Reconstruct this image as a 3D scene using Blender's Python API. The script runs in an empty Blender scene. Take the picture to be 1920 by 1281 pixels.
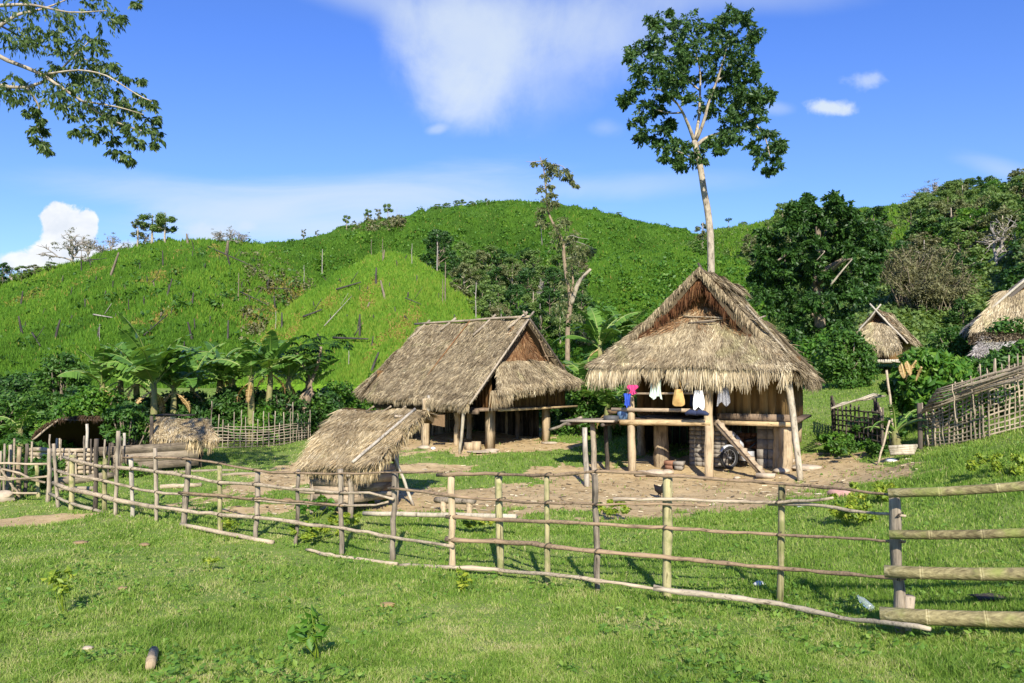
import bpy, math, random
import numpy as np
from mathutils import Vector
from mathutils.bvhtree import BVHTree

S = bpy.context.scene
COL = S.collection
RNG = np.random.default_rng(7)
random.seed(7)

# ------------------------------------------------------------------ camera
FPX, CX, CY = 1493.33, 960.0, 640.5
CAMZ = 2.7
TH = math.atan((700 - 640.5) / FPX)
ST, CT = math.sin(TH), math.cos(TH)
cam_d = bpy.data.cameras.new('camera')
cam_d.lens = 28.0
cam_d.sensor_width = 36.0
cam_d.clip_start = 0.1
cam_d.clip_end = 6000.0
cam = bpy.data.objects.new('camera', cam_d)
COL.objects.link(cam)
cam.location = (0, 0, CAMZ)
cam.rotation_euler = (math.pi / 2 + TH, 0, 0)
S.camera = cam
S.view_settings.view_transform = 'Standard'
S.view_settings.look = 'None'
S.view_settings.gamma = 1.0
S.view_settings.exposure = 0.67

SUN_EL, SUN_AZ = math.radians(33), math.radians(-4)      # azimuth the light travels to, from +Y towards +X
sun_d = bpy.data.lights.new('sun', 'SUN')
sun_d.energy = 5.0
sun_d.angle = math.radians(0.53)
sun_d.color = (1.0, 0.93, 0.80)
sun = bpy.data.objects.new('sun', sun_d)
COL.objects.link(sun)
sun.location = (0, -10, 40)
_d = Vector((math.sin(SUN_AZ) * math.cos(SUN_EL), math.cos(SUN_AZ) * math.cos(SUN_EL), -math.sin(SUN_EL)))
sun.rotation_euler = _d.to_track_quat('-Z', 'Y').to_euler()


def ray(px, py):
    u, v = (px - CX) / FPX, (CY - py) / FPX
    return u, CT - v * ST, ST + v * CT


def P(px, py, Y):
    """The world point seen at a pixel of the 1920 x 1281 photograph, Y metres ahead."""
    a, b, c = ray(px, py)
    k = Y / b
    return np.array((a * k, Y, CAMZ + c * k))


def PX(p):
    """The pixel of a world point."""
    x, y, z = p[0], p[1], p[2] - CAMZ
    d = y * CT + z * ST
    return CX + FPX * x / d, CY - FPX * (z * CT - y * ST) / d


# ------------------------------------------------------------------ world
W = bpy.data.worlds.new('World')
S.world = W
W.use_nodes = True
nt = W.node_tree
nt.nodes.clear()


class NB:
    """Small helper for node trees."""

    def __init__(s, nt):
        s.nt = nt

    def n(s, t, **kw):
        x = s.nt.nodes.new(t)
        for k, v in kw.items():
            setattr(x, k, v)
        return x

    def put(s, sock, v):
        if isinstance(v, bpy.types.NodeSocket):
            s.nt.links.new(v, sock)
        elif v is not None:
            sock.default_value = v

    def m(s, op, a, b=None, c=None, clamp=False):
        x = s.n('ShaderNodeMath', operation=op, use_clamp=clamp)
        for i, v in enumerate((a, b, c)):
            s.put(x.inputs[i], v)
        return x.outputs[0]

    def rng(s, v, a, b, c=0.0, d=1.0, smooth=True):
        x = s.n('ShaderNodeMapRange')
        x.interpolation_type = 'SMOOTHSTEP' if smooth else 'LINEAR'
        for i, q in enumerate((v, a, b, c, d)):
            s.put(x.inputs[i], q)
        return x.outputs[0]

    def mix(s, f, a, b, mode='MIX'):
        x = s.n('ShaderNodeMix', data_type='RGBA', blend_type=mode)
        s.put(x.inputs[0], f)
        for i, v in ((6, a), (7, b)):
            if isinstance(v, tuple) and len(v) == 3:
                v = (*v, 1)
            s.put(x.inputs[i], v)
        return x.outputs[2]

    def noise(s, vec, scale, detail=4, rough=0.55, dist=0.0, dim='3D'):
        x = s.n('ShaderNodeTexNoise', noise_dimensions=dim)
        if vec is not None:
            s.nt.links.new(vec, x.inputs['Vector'])
        s.put(x.inputs['Scale'], scale)
        x.inputs['Detail'].default_value = detail
        x.inputs['Roughness'].default_value = rough
        x.inputs['Distortion'].default_value = dist
        return x.outputs['Fac']

    def mapv(s, vec, scale=(1, 1, 1), loc=(0, 0, 0), rot=(0, 0, 0)):
        x = s.n('ShaderNodeMapping')
        s.nt.links.new(vec, x.inputs[0])
        x.inputs['Location'].default_value = loc
        x.inputs['Rotation'].default_value = rot
        x.inputs['Scale'].default_value = scale
        return x.outputs[0]

    def ramp(s, f, stops, interp='LINEAR'):
        x = s.n('ShaderNodeValToRGB')
        x.color_ramp.interpolation = interp
        e = x.color_ramp.elements
        while len(e) < len(stops):
            e.new(0.5)
        for i, (p, c) in enumerate(stops):
            e[i].position = p
            e[i].color = (*c, 1) if len(c) == 3 else c
        s.put(x.inputs[0], f)
        return x.outputs[0]


b = NB(nt)
out = b.n('ShaderNodeOutputWorld')
bg = b.n('ShaderNodeBackground')
sky = b.n('ShaderNodeTexSky', sky_type='NISHITA')
sky.sun_disc = False
sky.sun_elevation = SUN_EL
sky.sun_rotation = math.pi + SUN_AZ
sky.air_density = 1.0
sky.dust_density = 0.3
sky.ozone_density = 2.0
tc = b.n('ShaderNodeTexCoord')
sep = b.n('ShaderNodeSeparateXYZ')
nt.links.new(tc.outputs['Generated'], sep.inputs[0])
X, Y_, Z = sep.outputs
ys = b.m('MAXIMUM', Y_, 0.03)
gx, gz = b.m('DIVIDE', X, ys), b.m('DIVIDE', Z, ys)
front = b.rng(Y_, 0.03, 0.25)
comb = b.n('ShaderNodeCombineXYZ')
nt.links.new(gx, comb.inputs[0])
nt.links.new(gz, comb.inputs[1])
gv = comb.outputs[0]
n_big = b.noise(gv, 3.0, 6, 0.6, 0.4)
n_fine = b.noise(gv, 14.0, 5, 0.6, 0.3)
n_puff = b.noise(gv, 26.0, 8, 0.62, 0.2)
n_st = b.noise(b.mapv(gv, (1.6, 9, 1)), 2.2, 5, 0.6, 0.6)


def cloud(px, py, rx, ry, rot=0.0, lo=0.0, hi=1.0, amp=0.7, gain=1.0, nz=None):
    a, c, d = ray(px, py)
    ux, uz = a / c, d / c
    dx, dz = b.m('SUBTRACT', gx, ux), b.m('SUBTRACT', gz, uz)
    cr, sr = math.cos(rot), math.sin(rot)
    ex = b.m('DIVIDE', b.m('ADD', b.m('MULTIPLY', dx, cr), b.m('MULTIPLY', dz, sr)), rx / FPX)
    ez = b.m('DIVIDE', b.m('SUBTRACT', b.m('MULTIPLY', dz, cr), b.m('MULTIPLY', dx, sr)), ry / FPX)
    r = b.m('SQRT', b.m('ADD', b.m('MULTIPLY', ex, ex), b.m('MULTIPLY', ez, ez)))
    r = b.m('ADD', r, b.m('MULTIPLY', b.m('SUBTRACT', nz or n_big, 0.5), amp * 2))
    return b.rng(r, hi, lo, 0.0, gain)


n_mix = b.m('ADD', b.m('MULTIPLY', n_big, 0.55), b.m('ADD', b.m('MULTIPLY', n_fine, 0.28), b.m('MULTIPLY', b.noise(b.mapv(gv, (5, 2.2, 1), rot=(0, 0, -.5)), 3.0, 7, 0.65, 1.2), 0.17)))
cl = []
cl.append(cloud(890, 70, 190, 200, -0.15, 0.15, 1.0, 0.85, 0.72, n_mix))
cl.append(cloud(890, 185, 100, 85, 0.1, 0.0, 1.0, 0.95, 0.62, n_mix))
cl.append(cloud(840, 150, 80, 100, 0.5, 0.0, 1.0, 0.9, 0.6, n_mix))
cl.append(cloud(760, 60, 70, 110, 0.55, 0.0, 1.0, 1.0, 0.45, n_mix))
cl.append(cloud(1180, 60, 200, 110, 0.2, 0.0, 1.1, 1.0, 0.3, n_mix))
cl.append(cloud(1000, 40, 300, 120, 0.0, 0.0, 1.1, 0.8, 0.5, n_mix))
cl.append(cloud(1030, 120, 170, 130, 0.5, 0.0, 1.1, 0.9, 0.42, n_mix))
cl.append(cloud(700, -5, 230, 50, -0.3, 0.0, 1.2, 0.4, 0.42))
cl.append(cloud(1350, -10, 300, 40, 0.0, 0.0, 1.2, 0.5, 0.3))
cl.append(cloud(820, 242, 26, 12, 0.2, 0.2, 1.1, 0.4, 0.45, n_fine))
cl.append(cloud(330, 365, 330, 40, -0.1, 0.0, 1.2, 0.6, 0.42, n_st))
cl.append(cloud(700, 375, 440, 62, 0.05, 0.0, 1.2, 0.7, 0.68, n_st))
cl.append(cloud(560, 425, 460, 55, 0.0, 0.0, 1.2, 0.5, 0.62, n_st))
cl.append(cloud(1150, 350, 300, 30, 0.05, 0.0, 1.2, 0.6, 0.3, n_st))
cl.append(cloud(390, 436, 75, 28, 0.0, 0.1, 1.0, 0.8, 0.75, n_puff))
cl.append(cloud(462, 424, 30, 14, 0.0, 0.1, 1.0, 0.5, 0.55, n_fine))
cl.append(cloud(1558, 202, 62, 21, -0.05, 0.3, 1.0, 0.9, 0.95, n_puff))
cl.append(cloud(1622, 150, 46, 24, 0.1, 0.0, 1.0, 1.0, 0.55, n_puff))
cl.append(cloud(1455, 203, 40, 16, 0.0, 0.0, 1.1, 0.6, 0.3, n_fine))
cl.append(cloud(1135, 240, 40, 22, 0.0, 0.0, 1.1, 0.6, 0.25, n_fine))
cl.append(cloud(1885, 320, 110, 26, -0.3, 0.0, 1.2, 0.5, 0.35, n_st))
# the white cumulus low on the left
cu = [cloud(125, 432, 62, 52, 0, 0.72, 0.9, 0.55, 1, n_puff), cloud(98, 412, 30, 36, 0, 0.72, 0.9, 0.6, 1, n_puff),
      cloud(160, 420, 30, 32, 0, 0.72, 0.9, 0.6, 1, n_puff), cloud(115, 480, 85, 42, 0, 0.7, 0.92, 0.5, 1, n_puff),
      cloud(40, 492, 60, 26, 0, 0.6, 0.95, 0.6, 0.95, n_puff), cloud(240, 470, 60, 22, 0, 0.4, 1.0, 0.3, 0.8, n_fine)]
f = cl[0]
for q in cl[1:]:
    f = b.m('SUBTRACT', b.m('ADD', f, q), b.m('MULTIPLY', f, q))     # screen
g = cu[0]
for q in cu[1:]:
    g = b.m('MAXIMUM', g, q)
f = b.m('MULTIPLY', f, front)
g = b.m('MULTIPLY', g, front)
el = b.m('ARCSINE', Z)
tint = b.ramp(b.m('DIVIDE', el, 1.0, clamp=True), [(0.0, (0.72, 0.78, 0.88)), (0.12, (0.54, 0.67, 0.95)), (0.40, (0.42, 0.62, 1.13)), (1.0, (0.45, 0.62, 1.08))])
skyc = b.mix(1.0, sky.outputs[0], tint, 'MULTIPLY')
skyc = b.mix(1.0, skyc, (1.5, 1.5, 1.5), 'MULTIPLY')
skyc = b.mix(f, skyc, (5.7, 6.5, 7.4))
skyc = b.mix(g, skyc, b.mix(b.rng(n_fine, 0.3, 0.7), (6.1, 6.6, 7.4), (8.2, 8.3, 8.5)))
nt.links.new(skyc, bg.inputs[0])
bg.inputs[1].default_value = 0.081
nt.links.new(bg.outputs[0], out.inputs[0])


# ------------------------------------------------------------------ meshes and objects
class MB:
    """Collects geometry; build() links it as ONE mesh object."""

    def __init__(s):
        s.V, s.F3, s.F4, s.T, s.n = [], [], [], [], 0

    def add(s, V, F, t=0.5):
        V = np.asarray(V, float).reshape(-1, 3)
        F = np.asarray(F, int)
        if F.size:
            (s.F3 if F.shape[1] == 3 else s.F4).append(F + s.n)
        s.V.append(V)
        s.T.append(np.broadcast_to(np.asarray(t, float), (len(V),)).copy())
        s.n += len(V)
        return s

    def box(s, c, ax, ay, az, t=0.5):
        """Centre and three half-axis vectors."""
        c, ax, ay, az = (np.asarray(q, float) for q in (c, ax, ay, az))
        V = [c + i * ax + j * ay + k * az for k in (-1, 1) for j in (-1, 1) for i in (-1, 1)]
        s.add(V, [(0, 2, 3, 1), (4, 5, 7, 6), (0, 1, 5, 4), (2, 6, 7, 3), (0, 4, 6, 2), (1, 3, 7, 5)], t)
        return s

    def beam(s, p, q, w, h, t=0.5, up=(0, 0, 1), ext=0.0):
        """Rectangular bar from p to q; w sideways, h along up."""
        p, q = np.asarray(p, float), np.asarray(q, float)
        d = q - p
        L = np.linalg.norm(d)
        d = d / L
        sd = np.cross(d, up)
        sd = sd / (np.linalg.norm(sd) + 1e-9)
        u = np.cross(sd, d)
        return s.box((p + q) / 2, d * (L / 2 + ext), sd * w / 2, u * h / 2, t)

    def tube(s, pts, radii, n=8, t=0.5, cap=True, rough=0.0, seed=0, flat=1.0):
        pts = np.asarray(pts, float).reshape(-1, 3)
        m = len(pts)
        radii = np.broadcast_to(np.asarray(radii, float), (m,))
        tg = np.gradient(pts, axis=0)
        tg /= np.linalg.norm(tg, axis=1)[:, None] + 1e-9
        a = np.array((0.0, 0, 1)) if abs(tg[0][2]) < 0.9 else np.array((1.0, 0, 0))
        u = np.cross(tg[0], a)
        u /= np.linalg.norm(u)
        r = np.random.default_rng(seed + m * 13 + 1)
        ang = np.linspace(0, 2 * math.pi, n, endpoint=False)
        prof = 1 + rough * r.normal(size=n)
        rings = []
        for i in range(m):
            u = u - tg[i] * np.dot(u, tg[i])
            u /= np.linalg.norm(u) + 1e-9
            v = np.cross(tg[i], u)
            rr = radii[i] * prof * (1 + 0.35 * rough * r.normal(size=n))
            rings.append(pts[i] + np.outer(np.cos(ang) * rr, u) + np.outer(np.sin(ang) * rr * flat, v))
        V = np.concatenate(rings)
        i = np.arange(m - 1)[:, None] * n
        j = np.arange(n)[None]
        k = (j + 1) % n
        F = np.stack([i + j, i + k, i + n + k, i + n + j], -1).reshape(-1, 4)
        b0 = s.n
        s.add(V, F, t)
        if cap:
            c0 = len(V)
            tv = np.asarray(t).reshape(-1)
            s.add([pts[0], pts[-1]], np.zeros((0, 3)), [tv[0], tv[-1]])
            jj = np.arange(n)
            kk = (jj + 1) % n
            s.F3.append(np.stack([np.full(n, b0 + c0), b0 + kk, b0 + jj], -1))
            e = b0 + (m - 1) * n
            s.F3.append(np.stack([np.full(n, b0 + c0 + 1), e + jj, e + kk], -1))
        return s

    def grid(s, G, t=0.5, flip=False):
        """G: (a, b, 3) points."""
        G = np.asarray(G, float)
        a, c = G.shape[:2]
        i = np.arange(a - 1)[:, None] * c
        j = np.arange(c - 1)[None]
        F = np.stack([i + j, i + j + 1, i + c + j + 1, i + c + j], -1).reshape(-1, 4)
        if flip:
            F = F[:, ::-1]
        if not np.isscalar(t):
            t = np.asarray(t).reshape(-1)
        return s.add(G.reshape(-1, 3), F, t)

    def build(s, name, mat, parent=None, origin=None, smooth=False):
        V = np.concatenate(s.V) if s.V else np.zeros((0, 3))
        T = np.concatenate(s.T) if s.T else np.zeros(0)
        if origin is None:
            origin = root_of(parent)['_o'] if parent is not None else (0, 0, 0)
        o3 = np.array(origin[:3], float)
        V = V - o3
        me = bpy.data.meshes.new(name)
        F3 = np.concatenate(s.F3) if s.F3 else np.zeros((0, 3), int)
        F4 = np.concatenate(s.F4) if s.F4 else np.zeros((0, 4), int)
        me.vertices.add(len(V))
        me.vertices.foreach_set('co', V.astype(np.float32).ravel())
        nl = F3.size + F4.size
        me.loops.add(nl)
        me.loops.foreach_set('vertex_index', np.concatenate([F3.ravel(), F4.ravel()]).astype(np.int32))
        me.polygons.add(len(F3) + len(F4))
        st = np.concatenate([np.arange(len(F3)) * 3, F3.size + np.arange(len(F4)) * 4]).astype(np.int32)
        me.polygons.foreach_set('loop_start', st)
        if smooth:
            me.polygons.foreach_set('use_smooth', np.ones(len(st), bool))
        at = me.attributes.new('tint', 'FLOAT', 'POINT')
        at.data.foreach_set('value', T.astype(np.float32))
        me.update(calc_edges=True)
        me.validate()
        me.materials.append(mat)
        o = bpy.data.objects.new(name, me)
        COL.objects.link(o)
        if parent is not None:
            o.parent = parent
        else:
            o.location = o3
            o['_o'] = [float(q) for q in o3]
        return o


def root_of(o):
    while o.parent is not None:
        o = o.parent
    return o


def tag(o, label=None, cat=None, group=None, kind=None):
    for k, v in (('label', label), ('category', cat), ('group', group), ('kind', kind)):
        if v:
            o[k] = v
    return o


def thing(name, loc, label, cat, group=None):
    o = bpy.data.objects.new(name, None)
    o.empty_display_size = 0.2
    COL.objects.link(o)
    o.location = [float(q) for q in loc]
    o['_o'] = [float(q) for q in loc]
    return tag(o, label, cat, group)


def copy_tree(o, parent=None):
    c = o.copy()
    COL.objects.link(c)
    if parent is not None:
        c.parent = parent
    for ch in o.children:
        copy_tree(ch, c)
    return c


def unit(v):
    v = np.asarray(v, float)
    return v / (np.linalg.norm(v, axis=-1, keepdims=True) + 1e-9)


def smoothstep(a, c, x):
    t = np.clip((x - a) / (c - a), 0, 1)
    return t * t * (3 - 2 * t)


_wr = np.random.default_rng(3)
_WD = [(_wr.normal(size=2), _wr.uniform(0, 6.28)) for _ in range(24)]


def vnoise(x, y, scale):
    """Cheap smooth pseudo-noise, about -1 .. 1."""
    s = 0
    for k, (d, ph) in enumerate(_WD):
        fq = (0.6 + 1.7 * k / 24) / scale
        s = s + np.sin((x * d[0] + y * d[1]) * fq * 2.2 + ph + 1.3 * np.sin((x * d[1] - y * d[0]) * fq * 1.1 + ph * 2))
    return s / 5.0


# ------------------------------------------------------------------ materials
def mat(name, build):
    m = bpy.data.materials.new(name)
    m.use_nodes = True
    t = m.node_tree
    t.nodes.clear()
    k = NB(t)
    o = k.n('ShaderNodeOutputMaterial')
    sh = build(k)
    t.links.new(sh, o.inputs[0])
    return m


def princ(k, col, rough=0.8, bump=None, bstr=0.3, bdist=0.02, spec=0.3, **kw):
    p = k.n('ShaderNodeBsdfPrincipled')
    k.put(p.inputs['Base Color'], (*col, 1) if isinstance(col, tuple) and len(col) == 3 else col)
    k.put(p.inputs['Roughness'], rough)
    p.inputs['Specular IOR Level'].default_value = spec
    if bump is not None:
        bn = k.n('ShaderNodeBump')
        bn.inputs['Strength'].default_value = bstr
        bn.inputs['Distance'].default_value = bdist
        k.put(bn.inputs['Height'], bump)
        k.nt.links.new(bn.outputs[0], p.inputs['Normal'])
    return p.outputs[0]


def tintattr(k):
    return k.n('ShaderNodeAttribute', attribute_name='tint').outputs['Fac']


def objc(k):
    return k.n('ShaderNodeTexCoord').outputs['Object']


def posc(k):
    return k.n('ShaderNodeNewGeometry').outputs['Position']


def leafmat(name, stops, transl=0.35, rough=0.5, spec=0.4, patch=None):
    def f(k):
        c = k.ramp(tintattr(k), stops)
        if patch:
            c = k.mix(k.rng(k.noise(posc(k), patch, 2), 0.35, 0.7), c, k.mix(1.0, c, (0.75, 0.8, 0.7), 'MULTIPLY'))
        p = princ(k, c, rough, spec=spec)
        t = k.n('ShaderNodeBsdfTranslucent')
        k.nt.links.new(k.mix(1.0, c, (1.25, 1.2, 0.55), 'MULTIPLY'), t.inputs[0])
        m = k.n('ShaderNodeMixShader')
        m.inputs[0].default_value = transl
        k.nt.links.new(p, m.inputs[1])
        k.nt.links.new(t.outputs[0], m.inputs[2])
        return m.outputs[0]
    return mat(name, f)


def woodmat(name, dark, light, mid=None, scale=(30, 30, 2.5), rough=0.85, moss=None, bstr=0.5):
    def f(k):
        oc = objc(k)
        n1 = k.noise(k.mapv(oc, scale), 1.0, 5, 0.65, 0.6)
        n2 = k.noise(oc, 3.0, 3)
        v = k.m('ADD', k.m('MULTIPLY', n1, 0.65), k.m('MULTIPLY', k.m('ADD', n2, k.m('SUBTRACT', tintattr(k), 0.5)), 0.5))
        c = k.ramp(v, [(0.36, dark), (0.52, mid or tuple((a + q) / 2 for a, q in zip(dark, light))), (0.70, light)])
        if moss:
            c = k.mix(k.m('MULTIPLY', k.rng(k.noise(oc, 5.0, 4), 0.45, 0.65), 0.8), c, moss)
        cr = k.rng(n1, 0.3, 0.42)
        c = k.mix(cr, k.mix(1.0, c, (0.3, 0.28, 0.26), 'MULTIPLY'), c)
        return princ(k, c, rough, n1, bstr, 0.02, 0.2)
    return mat(name, f)


M = {}
M['wood_grey'] = woodmat('weathered grey wood', (0.06, 0.05, 0.038), (0.40, 0.33, 0.24))
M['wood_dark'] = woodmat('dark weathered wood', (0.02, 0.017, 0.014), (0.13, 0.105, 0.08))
M['wood_tan'] = woodmat('tan split wood', (0.14, 0.10, 0.06), (0.50, 0.39, 0.24))
M['wood_moss'] = woodmat('mossy green wood', (0.09, 0.08, 0.035), (0.42, 0.37, 0.19), moss=(0.17, 0.19, 0.06))
M['wood_pale'] = woodmat('pale bleached wood', (0.16, 0.14, 0.11), (0.55, 0.49, 0.39))
R_ = (3, 30, 30)
M['rail_brown'] = woodmat('brown bark rail', (0.05, 0.036, 0.025), (0.34, 0.24, 0.145), scale=R_)
M['rail_grey'] = woodmat('grey pole', (0.12, 0.09, 0.06), (0.48, 0.39, 0.27), scale=R_)
M['rail_pale'] = woodmat('pale pole', (0.13, 0.105, 0.075), (0.46, 0.39, 0.28), scale=R_)
M['rail_dim'] = woodmat('dim grey timber', (0.07, 0.055, 0.04), (0.32, 0.26, 0.18), scale=(4, 4, 70))
M['clod'] = None
M['plank'] = woodmat('weathered plank', (0.12, 0.09, 0.06), (0.44, 0.34, 0.23), scale=(4, 4, 70))
M['plank_dark'] = woodmat('dark plank', (0.05, 0.035, 0.025), (0.25, 0.18, 0.12), scale=(12, 12, 6))
M['beam_tan'] = woodmat('tan beam', (0.18, 0.12, 0.06), (0.56, 0.41, 0.22), scale=(5, 5, 20))
M['post_tan'] = woodmat('house post', (0.12, 0.085, 0.05), (0.48, 0.37, 0.23), scale=(22, 22, 2))


def bamboo_f(k):
    oc = objc(k)
    n1 = k.noise(k.mapv(oc, (2, 40, 40)), 1.0, 4, 0.6)
    n2 = k.noise(oc, 4.0, 4)
    c = k.ramp(k.m('ADD', k.m('MULTIPLY', n1, 0.7), k.m('MULTIPLY', k.m('SUBTRACT', tintattr(k), 0.28), 0.6)), [(0.25, (0.10, 0.08, 0.035)), (0.5, (0.30, 0.255, 0.12)), (0.75, (0.52, 0.46, 0.26))])
    c = k.mix(k.m('MULTIPLY', k.rng(n2, 0.5, 0.7), 0.65), c, (0.23, 0.27, 0.06))
    c = k.mix(k.m('MULTIPLY', k.rng(k.noise(oc, 11.0, 4), 0.58, 0.72), 0.5), c, (0.1, 0.08, 0.05))
    return princ(k, c, 0.75, n1, 0.6, 0.02, 0.25)


M['bamboo'] = mat('weathered bamboo', bamboo_f)
M['lattice'] = woodmat('weathered bamboo lattice', (0.09, 0.07, 0.05), (0.40, 0.33, 0.23), scale=(14, 14, 4))
M['bamboo_grey'] = woodmat('grey dry bamboo', (0.17, 0.145, 0.10), (0.52, 0.45, 0.33), scale=(14, 14, 4))


def wallmat(name, dark, light, axis=(1, 1, 0)):
    def f(k):
        oc = objc(k)
        n1 = k.noise(k.mapv(oc, (9, 9, 0.7)), 1.0, 4, 0.6)
        n2 = k.noise(k.mapv(oc, (2, 2, 1)), 1.0, 3)
        c = k.ramp(k.m('ADD', k.m('MULTIPLY', n1, 0.6), k.m('MULTIPLY', k.m('ADD', n2, k.m('SUBTRACT', tintattr(k), 0.5)), 0.45)), [(0.3, dark), (0.75, light)])
        return princ(k, c, 0.85, n1, 0.15, 0.01, 0.15)
    return mat(name, f)


M['wall'] = wallmat('flattened bamboo wall', (0.10, 0.06, 0.022), (0.33, 0.22, 0.095))  # bamboo tone lowered in the colour for the shadow under the eaves
M['wall_dark'] = wallmat('shade dark bamboo wall', (0.045, 0.025, 0.012), (0.20, 0.11, 0.045))  # darker copy of the wall bamboo, shade put into the colour


def thatchmat(name, stops):
    def f(k):
        c = k.ramp(tintattr(k), stops)
        n = k.noise(posc(k), 1.3, 4, 0.6)
        c = k.mix(k.rng(n, 0.35, 0.7), k.mix(1.0, c, (0.66, 0.64, 0.64), 'MULTIPLY'), c)
        c = k.mix(k.m('MULTIPLY', k.rng(k.noise(posc(k), 0.8, 5, 0.65, 1.0), 0.55, 0.7), 0.45), c, k.mix(1.0, c, (0.8, 0.92, 0.62), 'MULTIPLY'))
        c = k.mix(k.m('MULTIPLY', k.rng(k.noise(posc(k), 2.6, 4, 0.7), 0.58, 0.72), 0.5), c, k.mix(1.0, c, (0.72, 0.55, 0.42), 'MULTIPLY'))
        return princ(k, c, 0.85, spec=0.15)
    return mat(name, f)


M['thatch'] = thatchmat('aged straw thatch', [(0.0, (0.10, 0.076, 0.045)), (0.3, (0.30, 0.235, 0.14)), (0.6, (0.49, 0.40, 0.245)), (0.85, (0.67, 0.565, 0.36)), (1.0, (0.78, 0.69, 0.47))])
M['thatch_gold'] = thatchmat('dry straw thatch', [(0.0, (0.14, 0.10, 0.05)), (0.3, (0.36, 0.27, 0.14)), (0.6, (0.55, 0.43, 0.24)), (0.85, (0.70, 0.58, 0.35)), (1.0, (0.82, 0.72, 0.5))])
M['thatch_brown'] = thatchmat('red brown gable thatch', [(0.0, (0.09, 0.035, 0.014)), (0.5, (0.25, 0.13, 0.058)), (1.0, (0.48, 0.32, 0.17))])
M['thatch_pale'] = thatchmat('bleached thatch', [(0.0, (0.16, 0.14, 0.12)), (0.5, (0.48, 0.44, 0.38)), (1.0, (0.8, 0.76, 0.68))])
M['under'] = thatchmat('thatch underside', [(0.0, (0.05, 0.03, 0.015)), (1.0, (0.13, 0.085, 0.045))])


def plain(name, col, rough=0.7, nz=8, amt=0.35, spec=0.3, metal=0.0):
    def f(k):
        n = k.noise(objc(k), nz, 4, 0.6)
        c = k.mix(k.rng(n, 0.3, 0.7), tuple(q * (1 - amt) for q in col), col)
        return princ(k, c, rough, n, 0.2, 0.01, spec)
    return mat(name, f)


M['block'] = plain('grey cement block', (0.30, 0.265, 0.22), 0.9)  # pale blocks darkened in the colour for the shade under the hut
M['brick'] = plain('dull red brick', (0.28, 0.14, 0.085), 0.9)
M['stone'] = plain('pale stone', (0.5, 0.41, 0.3), 0.9, 5)
M['clod'] = plain('earth clod', (0.3, 0.2, 0.11), 0.95, 9)
M['stone_dark'] = plain('dark stone', (0.07, 0.055, 0.045), 0.9, 5)
M['rubber'] = plain('black rubber', (0.02, 0.02, 0.02), 0.7)
M['blackpaint'] = plain('black paint', (0.02, 0.02, 0.022), 0.35, spec=0.5)
M['silver'] = plain('silver paint', (0.55, 0.56, 0.58), 0.3, spec=0.6)
M['rim'] = plain('dull steel', (0.16, 0.16, 0.165), 0.45, spec=0.5)
M['pot'] = plain('soot black pan', (0.09, 0.09, 0.09), 0.6)
M['pink'] = plain('pink cloth', (0.62, 0.06, 0.20), 0.9, 14, 0.2)
M['blue'] = plain('blue cloth', (0.035, 0.09, 0.48), 0.85, 14, 0.2)
M['bluegrey'] = plain('blue grey plastic', (0.13, 0.22, 0.36), 0.5)
M['mint'] = plain('pale green cloth', (0.62, 0.72, 0.60), 0.9, 14, 0.2)
M['white'] = plain('white cloth', (0.85, 0.85, 0.84), 0.9, 14, 0.12)
M['ochre'] = plain('ochre cloth', (0.58, 0.37, 0.13), 0.9, 14, 0.25)
M['navy'] = plain('dark blue cloth', (0.03, 0.04, 0.09), 0.9, 14, 0.3)
M['greycloth'] = plain('grey striped cloth', (0.36, 0.36, 0.38), 0.9, 40, 0.7)
M['browncloth'] = plain('brown sacking', (0.2, 0.13, 0.07), 0.95, 20, 0.3)
M['feather'] = plain('black feathers', (0.02, 0.016, 0.014), 0.5)
M['comb'] = plain('red comb', (0.5, 0.03, 0.02), 0.6)
M['pinkstone'] = plain('pinkish stone', (0.5, 0.29, 0.25), 0.9, 6)
M['rag'] = plain('white plastic scrap', (0.8, 0.8, 0.8), 0.5)


def glassy(k):
    g = k.n('ShaderNodeBsdfPrincipled')
    g.inputs['Base Color'].default_value = (0.8, 0.9, 0.9, 1)
    g.inputs['Roughness'].default_value = 0.1
    g.inputs['Transmission Weight'].default_value = 0.8
    return g.outputs[0]


M['bottle'] = mat('clear plastic', glassy)

G_ = dict
M['leaf_tall'] = leafmat('tall tree leaf', [(0, (0.022, 0.055, 0.018)), (0.5, (0.055, 0.12, 0.028)), (1, (0.14, 0.24, 0.05))], 0.35)
M['leaf_dark'] = leafmat('dense dark leaf', [(0, (0.014, 0.042, 0.009)), (0.5, (0.036, 0.098, 0.016)), (1, (0.095, 0.20, 0.03))], 0.28)
M['leaf_near'] = leafmat('drooping leaf', [(0, (0.03, 0.06, 0.015)), (0.5, (0.075, 0.13, 0.03)), (0.9, (0.15, 0.21, 0.05)), (1, (0.5, 0.36, 0.05))], 0.35)
M['leaf_forest'] = leafmat('forest leaf', [(0, (0.07, 0.13, 0.036)), (0.5, (0.155, 0.25, 0.06)), (1, (0.31, 0.40, 0.12))], 0.42)
M['leaf_olive'] = leafmat('olive leaf', [(0, (0.07, 0.09, 0.035)), (0.5, (0.15, 0.175, 0.065)), (1, (0.26, 0.27, 0.11))], 0.3)
M['leaf_bright'] = leafmat('bright leaf', [(0, (0.035, 0.10, 0.012)), (0.5, (0.08, 0.21, 0.02)), (1, (0.24, 0.36, 0.04))], 0.4)
M['leaf_bush'] = leafmat('garden leaf', [(0, (0.025, 0.075, 0.012)), (0.5, (0.06, 0.15, 0.02)), (1, (0.15, 0.27, 0.035))], 0.35)
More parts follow.
